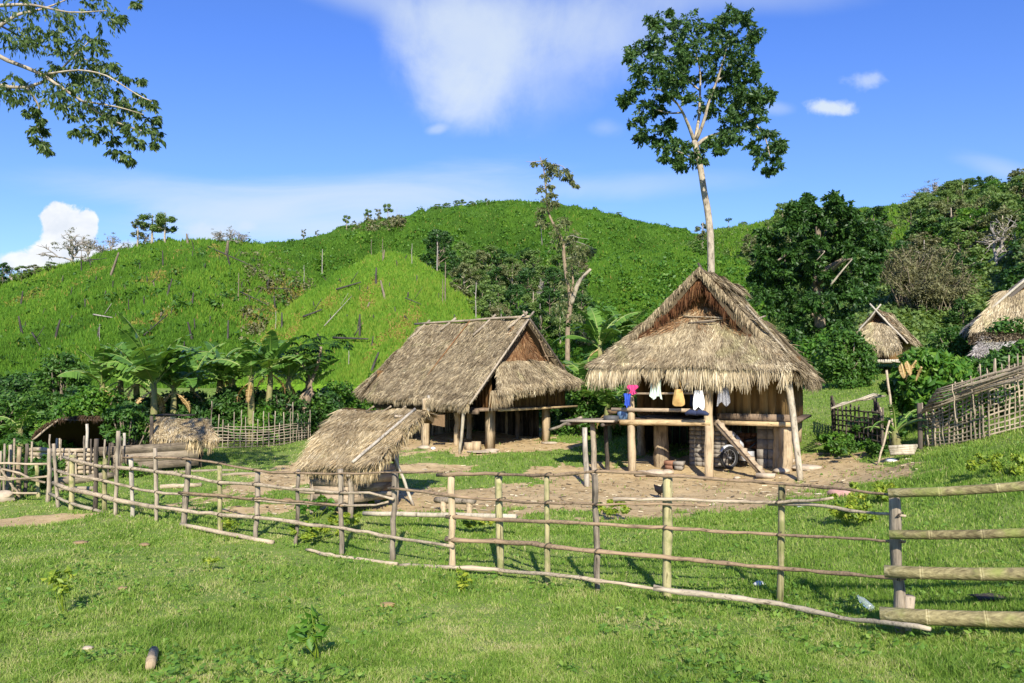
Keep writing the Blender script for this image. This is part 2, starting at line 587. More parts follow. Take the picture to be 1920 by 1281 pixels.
M['banana'] = leafmat('banana leaf', [(0, (0.045, 0.11, 0.018)), (0.5, (0.10, 0.215, 0.032)), (0.9, (0.21, 0.36, 0.065)), (1, (0.36, 0.43, 0.13))], 0.35, 0.38, 0.5)
M['cover'] = leafmat('ground cover leaf', [(0, (0.08, 0.18, 0.025)), (0.5, (0.16, 0.31, 0.045)), (1, (0.33, 0.43, 0.08))], 0.45)
M['weed'] = leafmat('yellow green weed', [(0, (0.10, 0.19, 0.02)), (0.5, (0.24, 0.34, 0.03)), (1, (0.5, 0.5, 0.06))], 0.4)
M['deadleaf'] = leafmat('dead leaf', [(0, (0.16, 0.09, 0.03)), (0.5, (0.4, 0.26, 0.1)), (1, (0.6, 0.45, 0.2))], 0.3)
M['drybamboo'] = leafmat('dry bamboo thicket', [(0, (0.06, 0.055, 0.028)), (0.5, (0.15, 0.15, 0.06)), (1, (0.28, 0.27, 0.12))], 0.25)
M['twig'] = woodmat('bare grey twigs', (0.10, 0.085, 0.07), (0.42, 0.38, 0.33))
M['bark'] = woodmat('pale bark', (0.13, 0.105, 0.08), (0.46, 0.39, 0.29), scale=(9, 9, 2.5))
M['bark_dark'] = woodmat('dark bark', (0.05, 0.04, 0.03), (0.26, 0.21, 0.15), scale=(9, 9, 2))
M['bark_white'] = woodmat('white bark', (0.35, 0.3, 0.24), (0.8, 0.74, 0.64), scale=(9, 9, 2))
M['bark_red'] = woodmat('reddish bark', (0.09, 0.065, 0.045), (0.33, 0.25, 0.17), scale=(9, 9, 2))
M['stem'] = woodmat('banana stem', (0.10, 0.08, 0.035), (0.28, 0.26, 0.11), scale=(14, 14, 2), moss=(0.16, 0.2, 0.06))
M['char'] = woodmat('charred wood', (0.012, 0.011, 0.010), (0.09, 0.08, 0.07))
M['grass'] = leafmat('grass blade', [(0, (0.085, 0.175, 0.024)), (0.42, (0.20, 0.335, 0.045)), (0.72, (0.34, 0.435, 0.10)), (1, (0.55, 0.49, 0.26))], 0.45, 0.6, 0.25)
M['crop'] = leafmat('hill crop blade', [(0, (0.04, 0.10, 0.010)), (0.5, (0.09, 0.20, 0.017)), (0.82, (0.17, 0.29, 0.028)), (0.9, (0.26, 0.225, 0.05)), (1, (0.34, 0.25, 0.08))], 0.35, 0.7, 0.15)
# ------------------------------------------------------------------ terrain
# fence line: pixel of each post foot and its distance ahead
POSTS = [  # top px, top py, foot px, foot py, distance, width px, material, tint
    (1676, 918, 1690, 1192, 7.3, 24, 'wood_grey', .45), (1466, 905, 1462, 1131, 8.1, 15, 'wood_moss', .35), (1252, 895, 1250, 1121, 8.9, 22, 'wood_moss', .75),
    (1115, 890, 1121, 1109, 9.4, 15, 'wood_grey', .3), (1025, 890, 1027, 1098, 9.9, 13, 'wood_moss', .55), (935, 893, 939, 1076, 10.4, 17, 'wood_moss', .8),
    (846, 893, 848, 1067, 10.9, 17, 'wood_tan', .7), (741, 885, 735, 1051, 11.6, 14, 'wood_grey', .4), (638, 880, 641, 1041, 12.3, 12, 'wood_grey', .45),
    (560, 880, 556, 1023, 13.0, 9, 'wood_grey', .35), (484, 882, 479, 1011, 13.6, 11, 'wood_grey', .5), (412, 873, 413, 1001, 14.1, 11, 'wood_moss', .6),
    (354, 860, 345, 986, 14.8, 13, 'wood_grey', .4), (291, 840, 294, 979, 15.4, 9, 'wood_grey', .6), (245, 855, 250, 969, 15.9, 10, 'wood_pale', .4),
    (222, 808, 216, 967, 16.3, 9, 'wood_grey', .6), (197, 860, 196, 960, 16.5, 10, 'wood_moss', .5), (181, 823, 178, 959, 16.8, 10, 'wood_dark', .5),
    (136, 853, 134, 956, 17.4, 11, 'wood_moss', .7), (101, 832, 110, 951, 17.7, 8, 'wood_grey', .5), (93, 841, 91, 941, 18.0, 10, 'wood_grey', .6)]
CTRL = [(0, -12, 2.2), (-30, -10, 1.6), (30, -10, 2.6), (0, 0, 1.1), (-6, 1, .9), (6, 1, 1.2)]
for q in POSTS:
    if POSTS.index(q) % 2 == 0:
        CTRL.append(tuple(P(q[2], q[3], q[4])))
for px, py, Y in [(0, 1281, 6.0), (960, 1281, 5.5), (1919, 1281, 5.3), (0, 1100, 9.3), (400, 1150, 8.6), (75, 980, 15.8), (1919, 1000, 9.7), (1900, 900, 12.8), (1750, 950, 11.6),
                  (650, 956, 16.0), (850, 960, 15.3), (1100, 955, 15.6), (1400, 950, 15.4), (1190, 898, 20.6), (1332, 897, 20.3), (1465, 878, 20.9), (1505, 900, 19.2), (1600, 905, 17.2),
                  (1000, 880, 21.8), (500, 880, 21.5), (300, 862, 23.5), (120, 890, 22.0), (100, 850, 26), (500, 836, 27), (800, 836, 25.6), (920, 842, 25.0), (1023, 828, 26.6), (700, 815, 30),
                  (1740, 845, 19.4), (1910, 815, 17.3), (1655, 868, 19.0), (1560, 800, 25), (1525, 745, 31), (1580, 725, 35), (1700, 770, 26), (1919, 740, 24), (1150, 790, 31), (1880, 700, 33)]:
    CTRL.append(tuple(P(px, py, Y)))
CTRL += [(-40, 14, 0.0), (-25, 25, .4), (40, 14, 4.0), (34, 26, 4.5), (0, 45, 1.9), (-20, 45, 1.8), (-45, 45, 2.0), (20, 45, 3.6), (40, 45, 5.0), (0, 60, 3.0), (-40, 62, 2.5), (40, 62, 6.0)]
CTRL = np.array(CTRL)


def _k(r):
    return np.where(r > 1e-6, r * r * np.log(r + 1e-12), 0.0)


_C = CTRL[:, :2]
_n = len(_C)
_A = np.zeros((_n + 3, _n + 3))
_A[:_n, :_n] = _k(np.linalg.norm(_C[:, None] - _C[None], axis=2)) + np.eye(_n) * 0.6
_A[:_n, _n] = 1
_A[:_n, _n + 1:] = _C
_A[_n:, :_n] = _A[:_n, _n:].T
_wt = np.linalg.solve(_A, np.concatenate([CTRL[:, 2], np.zeros(3)]))


def gz(x, y):
    x, y = np.asarray(x, float), np.asarray(y, float)
    sh = x.shape
    xf, yf = np.clip(x.ravel(), -48, 48), np.clip(y.ravel(), -14, 64)
    out = np.empty(len(xf))
    for i in range(0, len(xf), 20000):
        q = np.stack([xf[i:i + 20000], yf[i:i + 20000]], 1)
        out[i:i + 20000] = _k(np.linalg.norm(q[:, None] - _C[None], axis=2)) @ _wt[:_n] + _wt[_n] + q @ _wt[_n + 1:]
    xr, yr = x.ravel(), y.ravel()
    out = out + 0.035 * vnoise(xr, yr, 2.2) * smoothstep(60, 30, np.abs(yr)) + 0.012 * vnoise(xr + 5, yr, 0.6)
    return out.reshape(sh)


def gp(px, py):
    """The ground point at a pixel."""
    a, bb, c = ray(px, py)
    Y = np.concatenate([np.linspace(3, 20, 240), np.linspace(20.1, 70, 300)])
    z = CAMZ + c / bb * Y
    h = gz(a / bb * Y, Y)
    i = int(np.argmax(z < h))
    if z[i] >= h[i]:
        i = len(Y) - 1
    y0 = Y[max(i - 1, 0)]
    t = (z[i - 1] - h[i - 1]) / ((z[i - 1] - h[i - 1]) - (z[i] - h[i]) + 1e-9) if i else 0
    yy = y0 + t * (Y[i] - y0)
    x = a / bb * yy
    return np.array((x, yy, float(gz(x, yy))))


# bare earth: real patches of the yard (centre, radii, rotation)
DIRT = [(-1.2, 16.6, 2.6, 1.2, 0.0), (3.6, 19.2, 4.2, 1.5, 0.0), (2.4, 17.4, 5.6, 2.6, 0.0), (6.5, 17.9, 2.4, 1.6, 0.1), (5.5, 21.0, 3.6, 3.2, -.4), (-5.6, 20.5, 1.0, 4.0, -.25), (-2.4, 17.4, 2.0, 1.3, .2), (-.3, 25.0, 2.6, 0.9, .4), (-1.5, 27.5, 3.6, 3.0, .7), (-9.7, 15.7, 1.5, .45, .35), (-9.9, 16.3, 1.0, .35, .2), (1.9, 21.2, 1.7, 1.0, 0), (7.6, 20.2, 1.3, 1.6, .2), (-4.4, 16.4, 2.0, .5, 0), (-2.2, 21.6, 1.3, .7, .3)]


def dirt(x, y):
    d = np.zeros(np.shape(x))
    nz = vnoise(x, y, 0.9) * 0.22 + vnoise(x + 9, y - 4, 0.3) * 0.12
    for cx, cy, rx, ry, a in DIRT:
        dx, dy = x - cx, y - cy
        u, v = (dx * math.cos(a) + dy * math.sin(a)) / rx, (-dx * math.sin(a) + dy * math.cos(a)) / ry
        d = np.maximum(d, 1 - smoothstep(0.72, 1.2, np.sqrt(u * u + v * v) + nz))
    return d


def axis(segs):
    out = []
    for a, c, st in segs:
        out.append(np.arange(a, c, st))
    return np.concatenate(out + [[segs[-1][1]]])


_ax = axis([(-3000, -400, 400), (-400, -100, 50), (-100, -30, 5), (-30, -14, .5), (-14, 14, .2), (14, 30, .5), (30, 100, 5), (100, 400, 50), (400, 3000, 400)])
_ay = axis([(-600, -100, 100), (-100, -20, 10), (-20, 2, 1.0), (2, 30, .2), (30, 70, .8), (70, 120, 5), (120, 400, 40), (400, 3000, 400)])
GX, GY = np.meshgrid(_ax, _ay)
GZ = gz(GX, GY)
GZ = GZ - np.clip(np.hypot(GX, GY - 20) - 90, 0, 200) * 0.02


def ground_f(k):
    pc = posc(k)
    n1 = k.noise(pc, 0.55, 5, 0.6)
    n2 = k.noise(pc, 4.0, 5, 0.65)
    n3 = k.noise(pc, 28.0, 3, 0.6)
    gr = k.ramp(k.m('ADD', k.m('MULTIPLY', n1, 0.5), k.m('MULTIPLY', n2, 0.5)), [(0.3, (0.08, 0.15, 0.025)), (0.5, (0.14, 0.22, 0.04)), (0.7, (0.23, 0.25, 0.09))])
    gr = k.mix(k.rng(n3, 0.5, 0.8), gr, (0.26, 0.21, 0.12))
    di = k.ramp(k.m('ADD', k.m('MULTIPLY', n2, 0.6), k.m('MULTIPLY', n1, 0.4)), [(0.3, (0.31, 0.215, 0.105)), (0.5, (0.46, 0.34, 0.18)), (0.72, (0.56, 0.43, 0.245))])
    di = k.mix(k.rng(n3, 0.58, 0.72), di, (0.28, 0.20, 0.115))
    di = k.mix(k.rng(k.noise(pc, 1.4, 5, 0.7, 1.0), 0.52, 0.66), di, k.mix(1.0, di, (0.72, 0.7, 0.68), 'MULTIPLY'))
    w = k.m('ADD', tintattr(k), k.m('MULTIPLY', k.m('SUBTRACT', n2, 0.5), 0.9))
    c = k.mix(k.rng(w, 0.38, 0.6), gr, di)
    return princ(k, c, 0.95, k.m('ADD', n2, k.m('MULTIPLY', n3, 0.4)), 0.6, 0.05, 0.1)


M['ground'] = mat('grassy earth', ground_f)
mb = MB()
mb.grid(np.stack([GX, GY, GZ], -1), dirt(GX, GY))
ground = mb.build('ground', M['ground'], smooth=True)
tag(ground, 'grassy village ground with bare earth yard', 'ground', kind='structure')


def hillmat(name, stops, gold=(0.30, 0.24, 0.05), goldamt=0.6, sc=1.0):
    def f(k):
        pc = posc(k)
        n1 = k.noise(pc, 0.045 * sc, 5, 0.6, 0.5)
        n2 = k.noise(pc, 0.5 * sc, 5, 0.65)
        n3 = k.noise(pc, 2.5 * sc, 3, 0.6)
        v = k.m('ADD', k.m('MULTIPLY', n1, 0.45), k.m('ADD', k.m('MULTIPLY', n2, 0.35), k.m('MULTIPLY', n3, 0.2)))
        c = k.ramp(v, [(0.3, stops[0]), (0.5, stops[1]), (0.7, stops[2])])
        c = k.mix(k.m('MULTIPLY', k.rng(k.m('ADD', k.m('MULTIPLY', k.noise(pc, 0.075 * sc, 4, 0.6), 0.75), k.m('MULTIPLY', n3, 0.25)), 0.56, 0.66), goldamt), c, gold)
        return princ(k, c, 0.95, k.m('ADD', n2, n3), 0.8, 0.6, 0.05)
    return mat(name, f)


M['hill_near'] = hillmat('young crop hillside', [(0.04, 0.092, 0.011), (0.078, 0.158, 0.018), (0.125, 0.205, 0.026)], gold=(.26, .19, .045))
M['hill_cone'] = hillmat('bright crop hillside', [(0.07, 0.15, 0.012), (0.12, 0.235, 0.018), (0.18, 0.29, 0.028)], gold=(.28, .25, .045), goldamt=.5)
M['hill_far'] = hillmat('scrub covered ridge', [(0.035, 0.088, 0.012), (0.07, 0.15, 0.02), (0.11, 0.195, 0.03)], goldamt=0.1)
M['hill_wood'] = hillmat('wooded ridge', [(0.03, 0.075, 0.014), (0.06, 0.13, 0.022), (0.11, 0.17, 0.04)], goldamt=0.15)

HV, HF, _hn = [], [], 0
_gv = np.stack([GX, GY, GZ], -1).reshape(-1, 3)
_i = np.arange(GX.shape[0] - 1)[:, None] * GX.shape[1]
_j = np.arange(GX.shape[1] - 1)[None]
HV.append(_gv)
HF.append(np.stack([_i + _j, _i + _j + 1, _i + GX.shape[1] + _j + 1, _i + GX.shape[1] + _j], -1).reshape(-1, 4))
_hn = len(_gv)
HILLS = {}


def hill(key, label, ridge, base, mname, prof=1.3, amp=0.8, zb=1.0, nu=150, nv=46, ns=14.0, back=60):
    """A ridge given as (px, py, distance) and its foot distance; the near slope runs down along each sight line's azimuth."""
    global _hn
    ridge = np.array(ridge, float)
    base = np.array(base, float)
    px = np.linspace(ridge[0, 0], ridge[-1, 0], nu)
    # smooth interpolation
    py = np.interp(px, ridge[:, 0], ridge[:, 1])
    Y = np.interp(px, ridge[:, 0], ridge[:, 2])
    ker = np.hanning(9)
    ker /= ker.sum()
    for arr in (py, Y):
        pad = np.concatenate([np.full(4, arr[0]), arr, np.full(4, arr[-1])])
        arr[:] = np.convolve(pad, ker, 'valid')
    Yb = np.interp(px, base[:, 0], base[:, 1])
    R = np.array([P(a, c, d) for a, c, d in zip(px, py, Y)])
    rows = []
    t = np.linspace(0, 1, nv)
    for q in t:
        f = Yb + (Y - Yb) * q
        x = R[:, 0] * f / Y
        z = zb + (R[:, 2] - zb) * (1 - (1 - q) ** prof)
        w = math.sin(math.pi * min(q, 1)) ** 0.7 if q < 1 else 0
        z = z + amp * (vnoise(x, f, ns) + 0.4 * vnoise(x + 3, f, ns * 0.33)) * w
        rows.append(np.stack([x, f, z], -1))
    for q in (0.15, 0.4, 1.0):
        f = Y + back * q
        x = R[:, 0] * f / Y
        z = R[:, 2] - (R[:, 2] - zb + 6) * q ** 1.6
        rows.append(np.stack([x, f, z], -1))
    G = np.array(rows)
    # tiny ridge roughness
    G[nv - 1, :, 2] += 0.004 * (R[:, 1]) * vnoise(R[:, 0], R[:, 1], R[:, 1] * 0.02)
    m = MB()
    m.grid(G)
    o = m.build('hill', M[mname], smooth=True)
    tag(o, label, 'hill', kind='structure')
    V = G.reshape(-1, 3)
    a, c = G.shape[:2]
    i = np.arange(a - 1)[:, None] * c
    j = np.arange(c - 1)[None]
    HV.append(V)
    HF.append(np.stack([i + j, i + j + 1, i + c + j + 1, i + c + j], -1).reshape(-1, 4) + _hn)
    _hn += len(V)
    HILLS[key] = BVHTree.FromPolygons(V.tolist(), (HF[-1] - _hn + len(V)).tolist())
    return o


hill('far_left', 'low green shoulder behind the burnt hill', [(-500, 560, 150), (-100, 535, 150), (0, 528, 150), (60, 510, 150), (110, 499, 150), (200, 500, 150), (320, 520, 150)],
     [(-500, 80), (320, 90)], 'hill_near')
hill('ridge', 'broad green scrub ridge rising in the distance', [(150, 520, 200), (300, 478, 200), (400, 462, 200), (480, 459, 200), (520, 457, 200), (567, 450, 200), (633, 433, 200), (700, 415, 200), (760, 405, 200), (820, 391, 200), (900, 384, 200), (980, 380, 200), (1060, 389, 200), (1150, 401, 200), (1220, 420, 200), (1300, 440, 200), (1345, 447, 200), (1450, 480, 200), (1600, 540, 200)],
     [(150, 110), (700, 105), (1600, 105)], 'hill_far', 1.25, 2.2, 2, 200, 60, 34)
hill('wooded', 'wooded hill side rising behind the village', [(1180, 500, 190), (1260, 465, 190), (1340, 441, 190), (1400, 424, 190), (1480, 412, 190), (1560, 402, 190), (1640, 394, 190), (1700, 390, 185), (1760, 384, 180), (1850, 374, 175), (1920, 370, 170), (2100, 355, 165), (2500, 330, 160)],
     [(1180, 100), (1400, 70), (1650, 48), (2500, 38)], 'hill_wood', 1.15, 1.6, 3.2, 160, 60, 22)
hill('spur', 'lush green spur in front of the ridge', [(900, 640, 105), (1000, 560, 108), (1080, 505, 110), (1150, 478, 112), (1230, 469, 114), (1320, 470, 114), (1385, 487, 112), (1430, 520, 108), (1480, 580, 100), (1540, 660, 95)],
     [(900, 62), (1200, 60), (1540, 62)], 'hill_far', 1.35, 1.0, 2.2, 120, 46, 16)
hill('left', 'steep green hillside dotted with burnt stumps', [(-700, 640, 95), (-300, 600, 98), (-60, 572, 100), (0, 557, 100), (67, 531, 102), (143, 494, 104), (200, 474, 105), (267, 461, 107), (340, 452, 108), (383, 450, 108), (467, 459, 108), (520, 475, 106), (560, 500, 102), (600, 540, 98), (660, 600, 90), (720, 680, 84)],
     [(-700, 42), (400, 46), (720, 60)], 'hill_near', 1.25, 1.0, 1.6, 170, 60, 17)
hill('cone', 'rounded bright green mound with charred trunks', [(430, 700, 56), (480, 650, 58), (510, 606, 60), (560, 560, 64), (600, 534, 67), (650, 507, 70), (690, 486, 72), (720, 476, 73), (745, 474, 73), (770, 481, 73), (800, 496, 72), (850, 528, 69), (890, 562, 66), (925, 600, 62), (960, 645, 58), (1000, 700, 56)],
     [(430, 46), (740, 42), (1000, 46)], 'hill_cone', 1.45, 0.45, 1.6, 130, 46, 12)

TERR = BVHTree.FromPolygons(np.concatenate(HV).tolist(), np.concatenate(HF).tolist())


def hit(px, py, key=None):
    d = Vector(ray(px, py)).normalized()
    t = HILLS[key] if key else TERR
    h = t.ray_cast(Vector((0, 0, CAMZ)), d)[0]
    return None if h is None else np.array(h)


def drop(x, y, key=None):
    t = HILLS[key] if key else TERR
    h = t.ray_cast(Vector((x, y, 200)), Vector((0, 0, -1)))[0]
    return None if h is None else np.array(h)
# ------------------------------------------------------------------ thatch
def strands(mb, A, D, N, L, Wd, T, lift0=0.02, lift1=0.07, rng=None, bend=0.0):
    """Narrow straw strips: root A, direction D, surface normal N."""
    rng = rng or RNG
    k = len(A)
    side = unit(np.cross(D, N)) * (Wd / 2)[:, None]
    side = side + N * (rng.normal(0, 0.35, k) * Wd / 2)[:, None]
    a = A + N * lift0
    e = A + D * L[:, None] + N * (lift1 * rng.uniform(0.3, 1.2, k))[:, None] + np.array((0, 0, -1.0)) * (bend * L)[:, None]
    mid = (a + e) / 2 + N * (0.02 * rng.uniform(0.4, 1.4, k))[:, None]
    V = np.stack([a - side, a + side, mid + side, mid - side, e + side * 0.12, e - side * 0.12], 1).reshape(-1, 3)
    i = np.arange(k)[:, None] * 6
    F = np.concatenate([i + np.array([[0, 1, 2, 3]]), i + np.array([[3, 2, 4, 5]])])
    mb.add(V, F, np.repeat(np.clip(T, 0, 1), 6))


def thatch(mb, p00, p10, p11, p01, n, ln=0.4, wd=0.024, out=(0, 0, 1), tone=0.45, var=0.22, thick=0.11, sag=0.0, rows=0.15, seed=1, jit=0.22, slab=True, lift=0.08, frng=0.0):
    n, ln, wd = int(n * 1.75), ln * .82, wd * .72
    rng = np.random.default_rng(seed)
    p00, p10, p11, p01 = (np.asarray(q, float) for q in (p00, p10, p11, p01))
    w = np.linalg.norm(p10 - p00)
    h = (np.linalg.norm(p01 - p00) + np.linalg.norm(p11 - p10)) / 2
    nrm0 = unit(np.cross(p10 - p00, p01 - p00) + np.cross(p10 - p11, p01 - p11) * -1)
    nrm0 = unit(np.cross((p10 - p00) + (p11 - p01), (p01 - p00) + (p11 - p10)))
    if np.dot(nrm0, out) < 0:
        nrm0 = -nrm0

    def Sf(u, v):
        u, v = u[..., None], v[..., None]
        q = (1 - u) * (1 - v) * p00 + u * (1 - v) * p10 + u * v * p11 + (1 - u) * v * p01
        wob = 0.03 * np.sin(u * w * 2.1 + seed) * np.sin(v * h * 2.7 + seed * 2) + 0.02 * np.sin(u * w * 5.3 + v * 3 + seed)
        return q - nrm0 * (sag * 4 * v * (1 - v)) + nrm0 * wob

    if slab:
        uu, vv = np.meshgrid(np.linspace(0, 1, max(6, int(w * 4))), np.linspace(0, 1, max(5, int(h * 4))), indexing='ij')
        G = Sf(uu, vv)
        fl = np.dot(np.cross(p10 - p00, p01 - p00), nrm0) < 0
        mb.grid(G, 0.25, flip=fl)
        mb.grid(G - nrm0 * thick, 0.03, flip=not fl)
        for e in (G[0], G[-1], G[:, 0], G[:, -1]):
            mb.grid(np.stack([e, e - nrm0 * thick]), 0.04)
    u = rng.uniform(0, 1, n)
    nr = max(2, int(h / rows))
    r = rng.integers(0, nr + 1, n)
    v = np.clip((r + rng.normal(0, 0.18, n)) / nr + 0.5 * ln / h, 0.0, 1.0)
    A = Sf(u, v)
    e = 1e-3
    Dn = unit(Sf(u, np.clip(v, e, 1) - e) - Sf(u, np.clip(v, e, 1)))
    Sd = unit(np.cross(Dn, nrm0))
    D = unit(Dn + Sd * rng.normal(0, jit, n)[:, None])
    L = ln * rng.uniform(0.6, 1.35, n)
    pw = vnoise(u * w * 1.0, v * h * 1.0 + seed, 0.5) * 0.10
    T = tone + pw + rng.normal(0, var, n) + 0.06 * np.sin(r * 2.4)
    strands(mb, A, D, np.broadcast_to(nrm0, (n, 3)), L, wd * rng.uniform(0.6, 1.5, n), T, 0.015, lift, rng)


def fringe(mb, pts, n, l0, l1, outv, wd=0.028, tone=0.62, var=0.2, seed=1, clump=0.35, back=0.10):
    """Straw hanging along an eave polyline."""
    n, wd = int(n * 1.6), wd * .62
    rng = np.random.default_rng(seed)
    pts = np.asarray(pts, float)
    s = np.concatenate([[0], np.cumsum(np.linalg.norm(np.diff(pts, axis=0), axis=1))])
    q = rng.uniform(0, s[-1], n)
    A = np.stack([np.interp(q, s, pts[:, i]) for i in range(3)], 1)
    outv = unit(np.asarray(outv, float))
    A = A + outv * rng.uniform(-back, 0.03, n)[:, None] + np.array((0, 0, 1)) * rng.uniform(-0.03, 0.07, n)[:, None]
    cl = np.clip(0.5 + 0.3 * np.sin(q * 2 * math.pi / clump + 3 * np.sin(q * 1.7 + seed) + seed) + 0.28 * np.sin(q * 2 * math.pi / (clump * .37) + 2.6 * np.sin(q * 4.3 + seed)) + 0.2 * np.sin(q * 2.1 + seed * 2), 0, 1)
    L = (l0 + (l1 - l0) * cl) * rng.uniform(0.55, 1.25, n)
    along = unit(np.gradient(pts, axis=0)[0])
    D = unit(np.array((0, 0, -1.0)) + outv * rng.uniform(0.02, 0.35, n)[:, None] + along * rng.normal(0, 0.16, n)[:, None])
    strands(mb, A, D, np.broadcast_to(outv, (n, 3)), L, wd * rng.uniform(0.6, 1.5, n), tone + rng.normal(0, var, n) - 0.15 * (1 - cl), 0.0, 0.02, rng)


class Frame:
    def __init__(s, o, az):
        s.o = np.array(o, float)
        s.R = np.array((math.cos(az), -math.sin(az), 0))
        s.B = np.array((math.sin(az), math.cos(az), 0))

    def __call__(s, x, y, z):
        q = s.o + s.R * x + s.B * y
        q[2] = z
        return q


def logpts(p, q, n=7, wob=0.02, seed=0):
    wob = wob * .55
    r = np.random.default_rng(seed + 5)
    t = np.linspace(0, 1, n)[:, None]
    p, q = np.asarray(p, float), np.asarray(q, float)
    w = r.normal(0, wob, (n, 3))
    w[0] = w[-1] = 0
    return p + (q - p) * t + w


_sd = [0]


def pole(name, p, q, r0, r1, m, parent, n=8, wob=0.015, rough=0.06, tint=None, sm=False, origin=None):
    _sd[0] += 1
    k = MB()
    pts = logpts(p, q, 7, wob, _sd[0])
    k.tube(pts, np.linspace(r0, r1, 7), n, random.uniform(.35, .65) if tint is None else tint, True, rough, _sd[0])
    return k.build(name, M[m] if isinstance(m, str) else m, parent, origin=origin, smooth=sm)


def beamobj(name, p, q, w, h, m, parent, tint=None, origin=None):
    k = MB()
    k.beam(p, q, w, h, random.uniform(.35, .65) if tint is None else tint)
    return k.build(name, M[m], parent, origin=origin)


# ------------------------------------------------------------------ the hut in front (right)
O1 = np.array((4.95, 20.8, 0.0))
H1 = Frame(O1, math.radians(26))


def hut_right():
    f = H1
    t = thing('stilt_hut', (*O1[:2], float(gz(*O1[:2]))), 'thatched stilt hut whose straw gable and fringe face the yard, laundry hung on its porch', 'hut', 'thatched stilt houses')
    pk, bk = (0, 0, 5.38), (0, 4.6, 5.42)
    k = MB()
    # side slopes
    thatch(k, f(-2.86, 0.0, 2.76), f(-2.85, 4.7, 2.74), f(*bk), f(0, -.16, 5.36), 5200, out=-f.R + np.array((0, 0, 1)), sag=0.06, seed=2, tone=.42)
    thatch(k, f(2.42, 4.7, 2.55), f(2.42, -.1, 2.62), f(0, -.16, 5.36), f(*bk), 7500, out=f.R + np.array((0, 0, 1)), sag=0.10, seed=3, tone=.42)
    # ridge cap
    thatch(k, f(-.42, 0, 5.06), f(-.42, 4.6, 5.1), f(0, 4.6, 5.47), f(0, 0, 5.44), 900, out=-f.R + np.array((0, 0, 1)), slab=False, seed=4, tone=.3)
    thatch(k, f(.4, 4.6, 5.1), f(.4, 0, 5.06), f(0, 0, 5.44), f(0, 4.6, 5.47), 900, out=f.R + np.array((0, 0, 1)), slab=False, seed=5, tone=.3)
    # front half hip
    fo = -f.B + np.array((0, 0, .8))
    thatch(k, f(-2.80, -.62, 2.92), f(-.2, -.98, 2.90), f(-.15, .5, 4.42), f(-1.62, .4, 4.02), 11000, ln=.36, out=fo, sag=0.03, seed=6, tone=.46, rows=.13)
    thatch(k, f(-.2, -.98, 2.90), f(2.30, -.66, 2.84), f(1.30, .4, 4.02), f(-.15, .5, 4.42), 10500, ln=.36, out=fo, sag=0.03, seed=7, tone=.46, rows=.13)
    # rounded right and left corners joining hip and slopes
    thatch(k, f(2.30, -.66, 2.84), f(2.5, .35, 2.6), f(1.15, .1, 4.1), f(1.30, .5, 4.0), 2600, ln=.36, out=fo + f.R, seed=8, tone=.42, slab=True)
    thatch(k, f(-2.9, .3, 2.72), f(-2.80, -.62, 2.92), f(-1.62, .5, 4.0), f(-1.4, .1, 4.15), 2200, ln=.36, out=fo - f.R, seed=9, tone=.42, slab=True)
    kp, kp2 = MB(), MB()
    # rake edges
    for sx, ex, ez, sd in ((-1, -2.86, 2.78, 11), (1, 2.42, 2.64, 12)):
        a, c = f(ex, -.02, ez), f(0, -.2, 5.42)
        fringe(k, [a, (a + c) / 2, c], 1500, .10, .24, -f.B, tone=.34, seed=sd, clump=.5)
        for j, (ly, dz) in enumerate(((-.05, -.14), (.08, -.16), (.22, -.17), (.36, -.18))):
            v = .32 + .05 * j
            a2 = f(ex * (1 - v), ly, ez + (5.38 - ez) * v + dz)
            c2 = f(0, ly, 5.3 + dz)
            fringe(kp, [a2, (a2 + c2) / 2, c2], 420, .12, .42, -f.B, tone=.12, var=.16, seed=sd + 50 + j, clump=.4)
    # hanging fringe
    fr = [f(-2.82, -.6, 2.92), f(-1.6, -.82, 2.90), f(-.2, -.98, 2.89), f(1.1, -.84, 2.86), f(2.3, -.66, 2.83)]
    fringe(k, fr, 5600, .14, .58, -f.B, seed=13, tone=.68, clump=.42)
    fringe(k, [f(2.3, -.66, 2.8), f(2.52, .3, 2.6), f(2.48, 2.2, 2.55), f(2.45, 4.6, 2.5)], 2600, .12, .36, f.R, seed=14, tone=.5)
    fringe(k, [f(-2.82, -.6, 2.92), f(-2.92, .3, 2.72), f(-2.86, 4.6, 2.7)], 1800, .15, .4, -f.R, seed=15, tone=.4)
    # back hip
    thatch(k, f(2.4, 5.2, 2.7), f(-2.95, 5.2, 2.7), f(-1.0, 4.5, 4.3), f(1.0, 4.5, 4.3), 2500, out=f.B + np.array((0, 0, .8)), seed=16)
    roof = k.build('roof', M['thatch'], t)
    # recessed gable triangle
    k = kp
    thatch(k, f(-1.4, .42, 3.9), f(.0, .42, 3.9), f(.0, .6, 5.22), f(-.05, .6, 5.2), 2200, ln=.36, out=-f.B, seed=17, tone=.42, jit=.38, var=.26, thick=.05)
    thatch(k, f(.0, .42, 3.9), f(1.05, .42, 3.9), f(.05, .6, 5.2), f(.0, .6, 5.22), 2000, ln=.36, out=-f.B, seed=18, tone=.42, jit=.38, var=.26, thick=.05)
    k.build('gable_panel', M['thatch_brown'], t)
    thatch(kp2, f(-1.5, .02, 3.72), f(1.2, .02, 3.72), f(.1, .46, 4.42), f(-.3, .46, 4.42), 1300, ln=.34, out=-f.B + np.array((0, 0, .8)), seed=19, tone=.62, var=.3, slab=False, lift=.13)
    kp2.build('gable_straw', M['thatch_brown'], roof)
    for i, (a, c) in enumerate([((-1.5, .12, 4.0), (1.02, .06, 4.12)), ((-.5, .12, 4.22), (.62, .10, 4.14)), ((-.34, .02, 4.02), (.35, .0, 4.04))]):
        pole('roof_stick', f(*a), f(*c), .022, .016, 'rail_grey' if i < 2 else 'wood_dark', roof, 6)
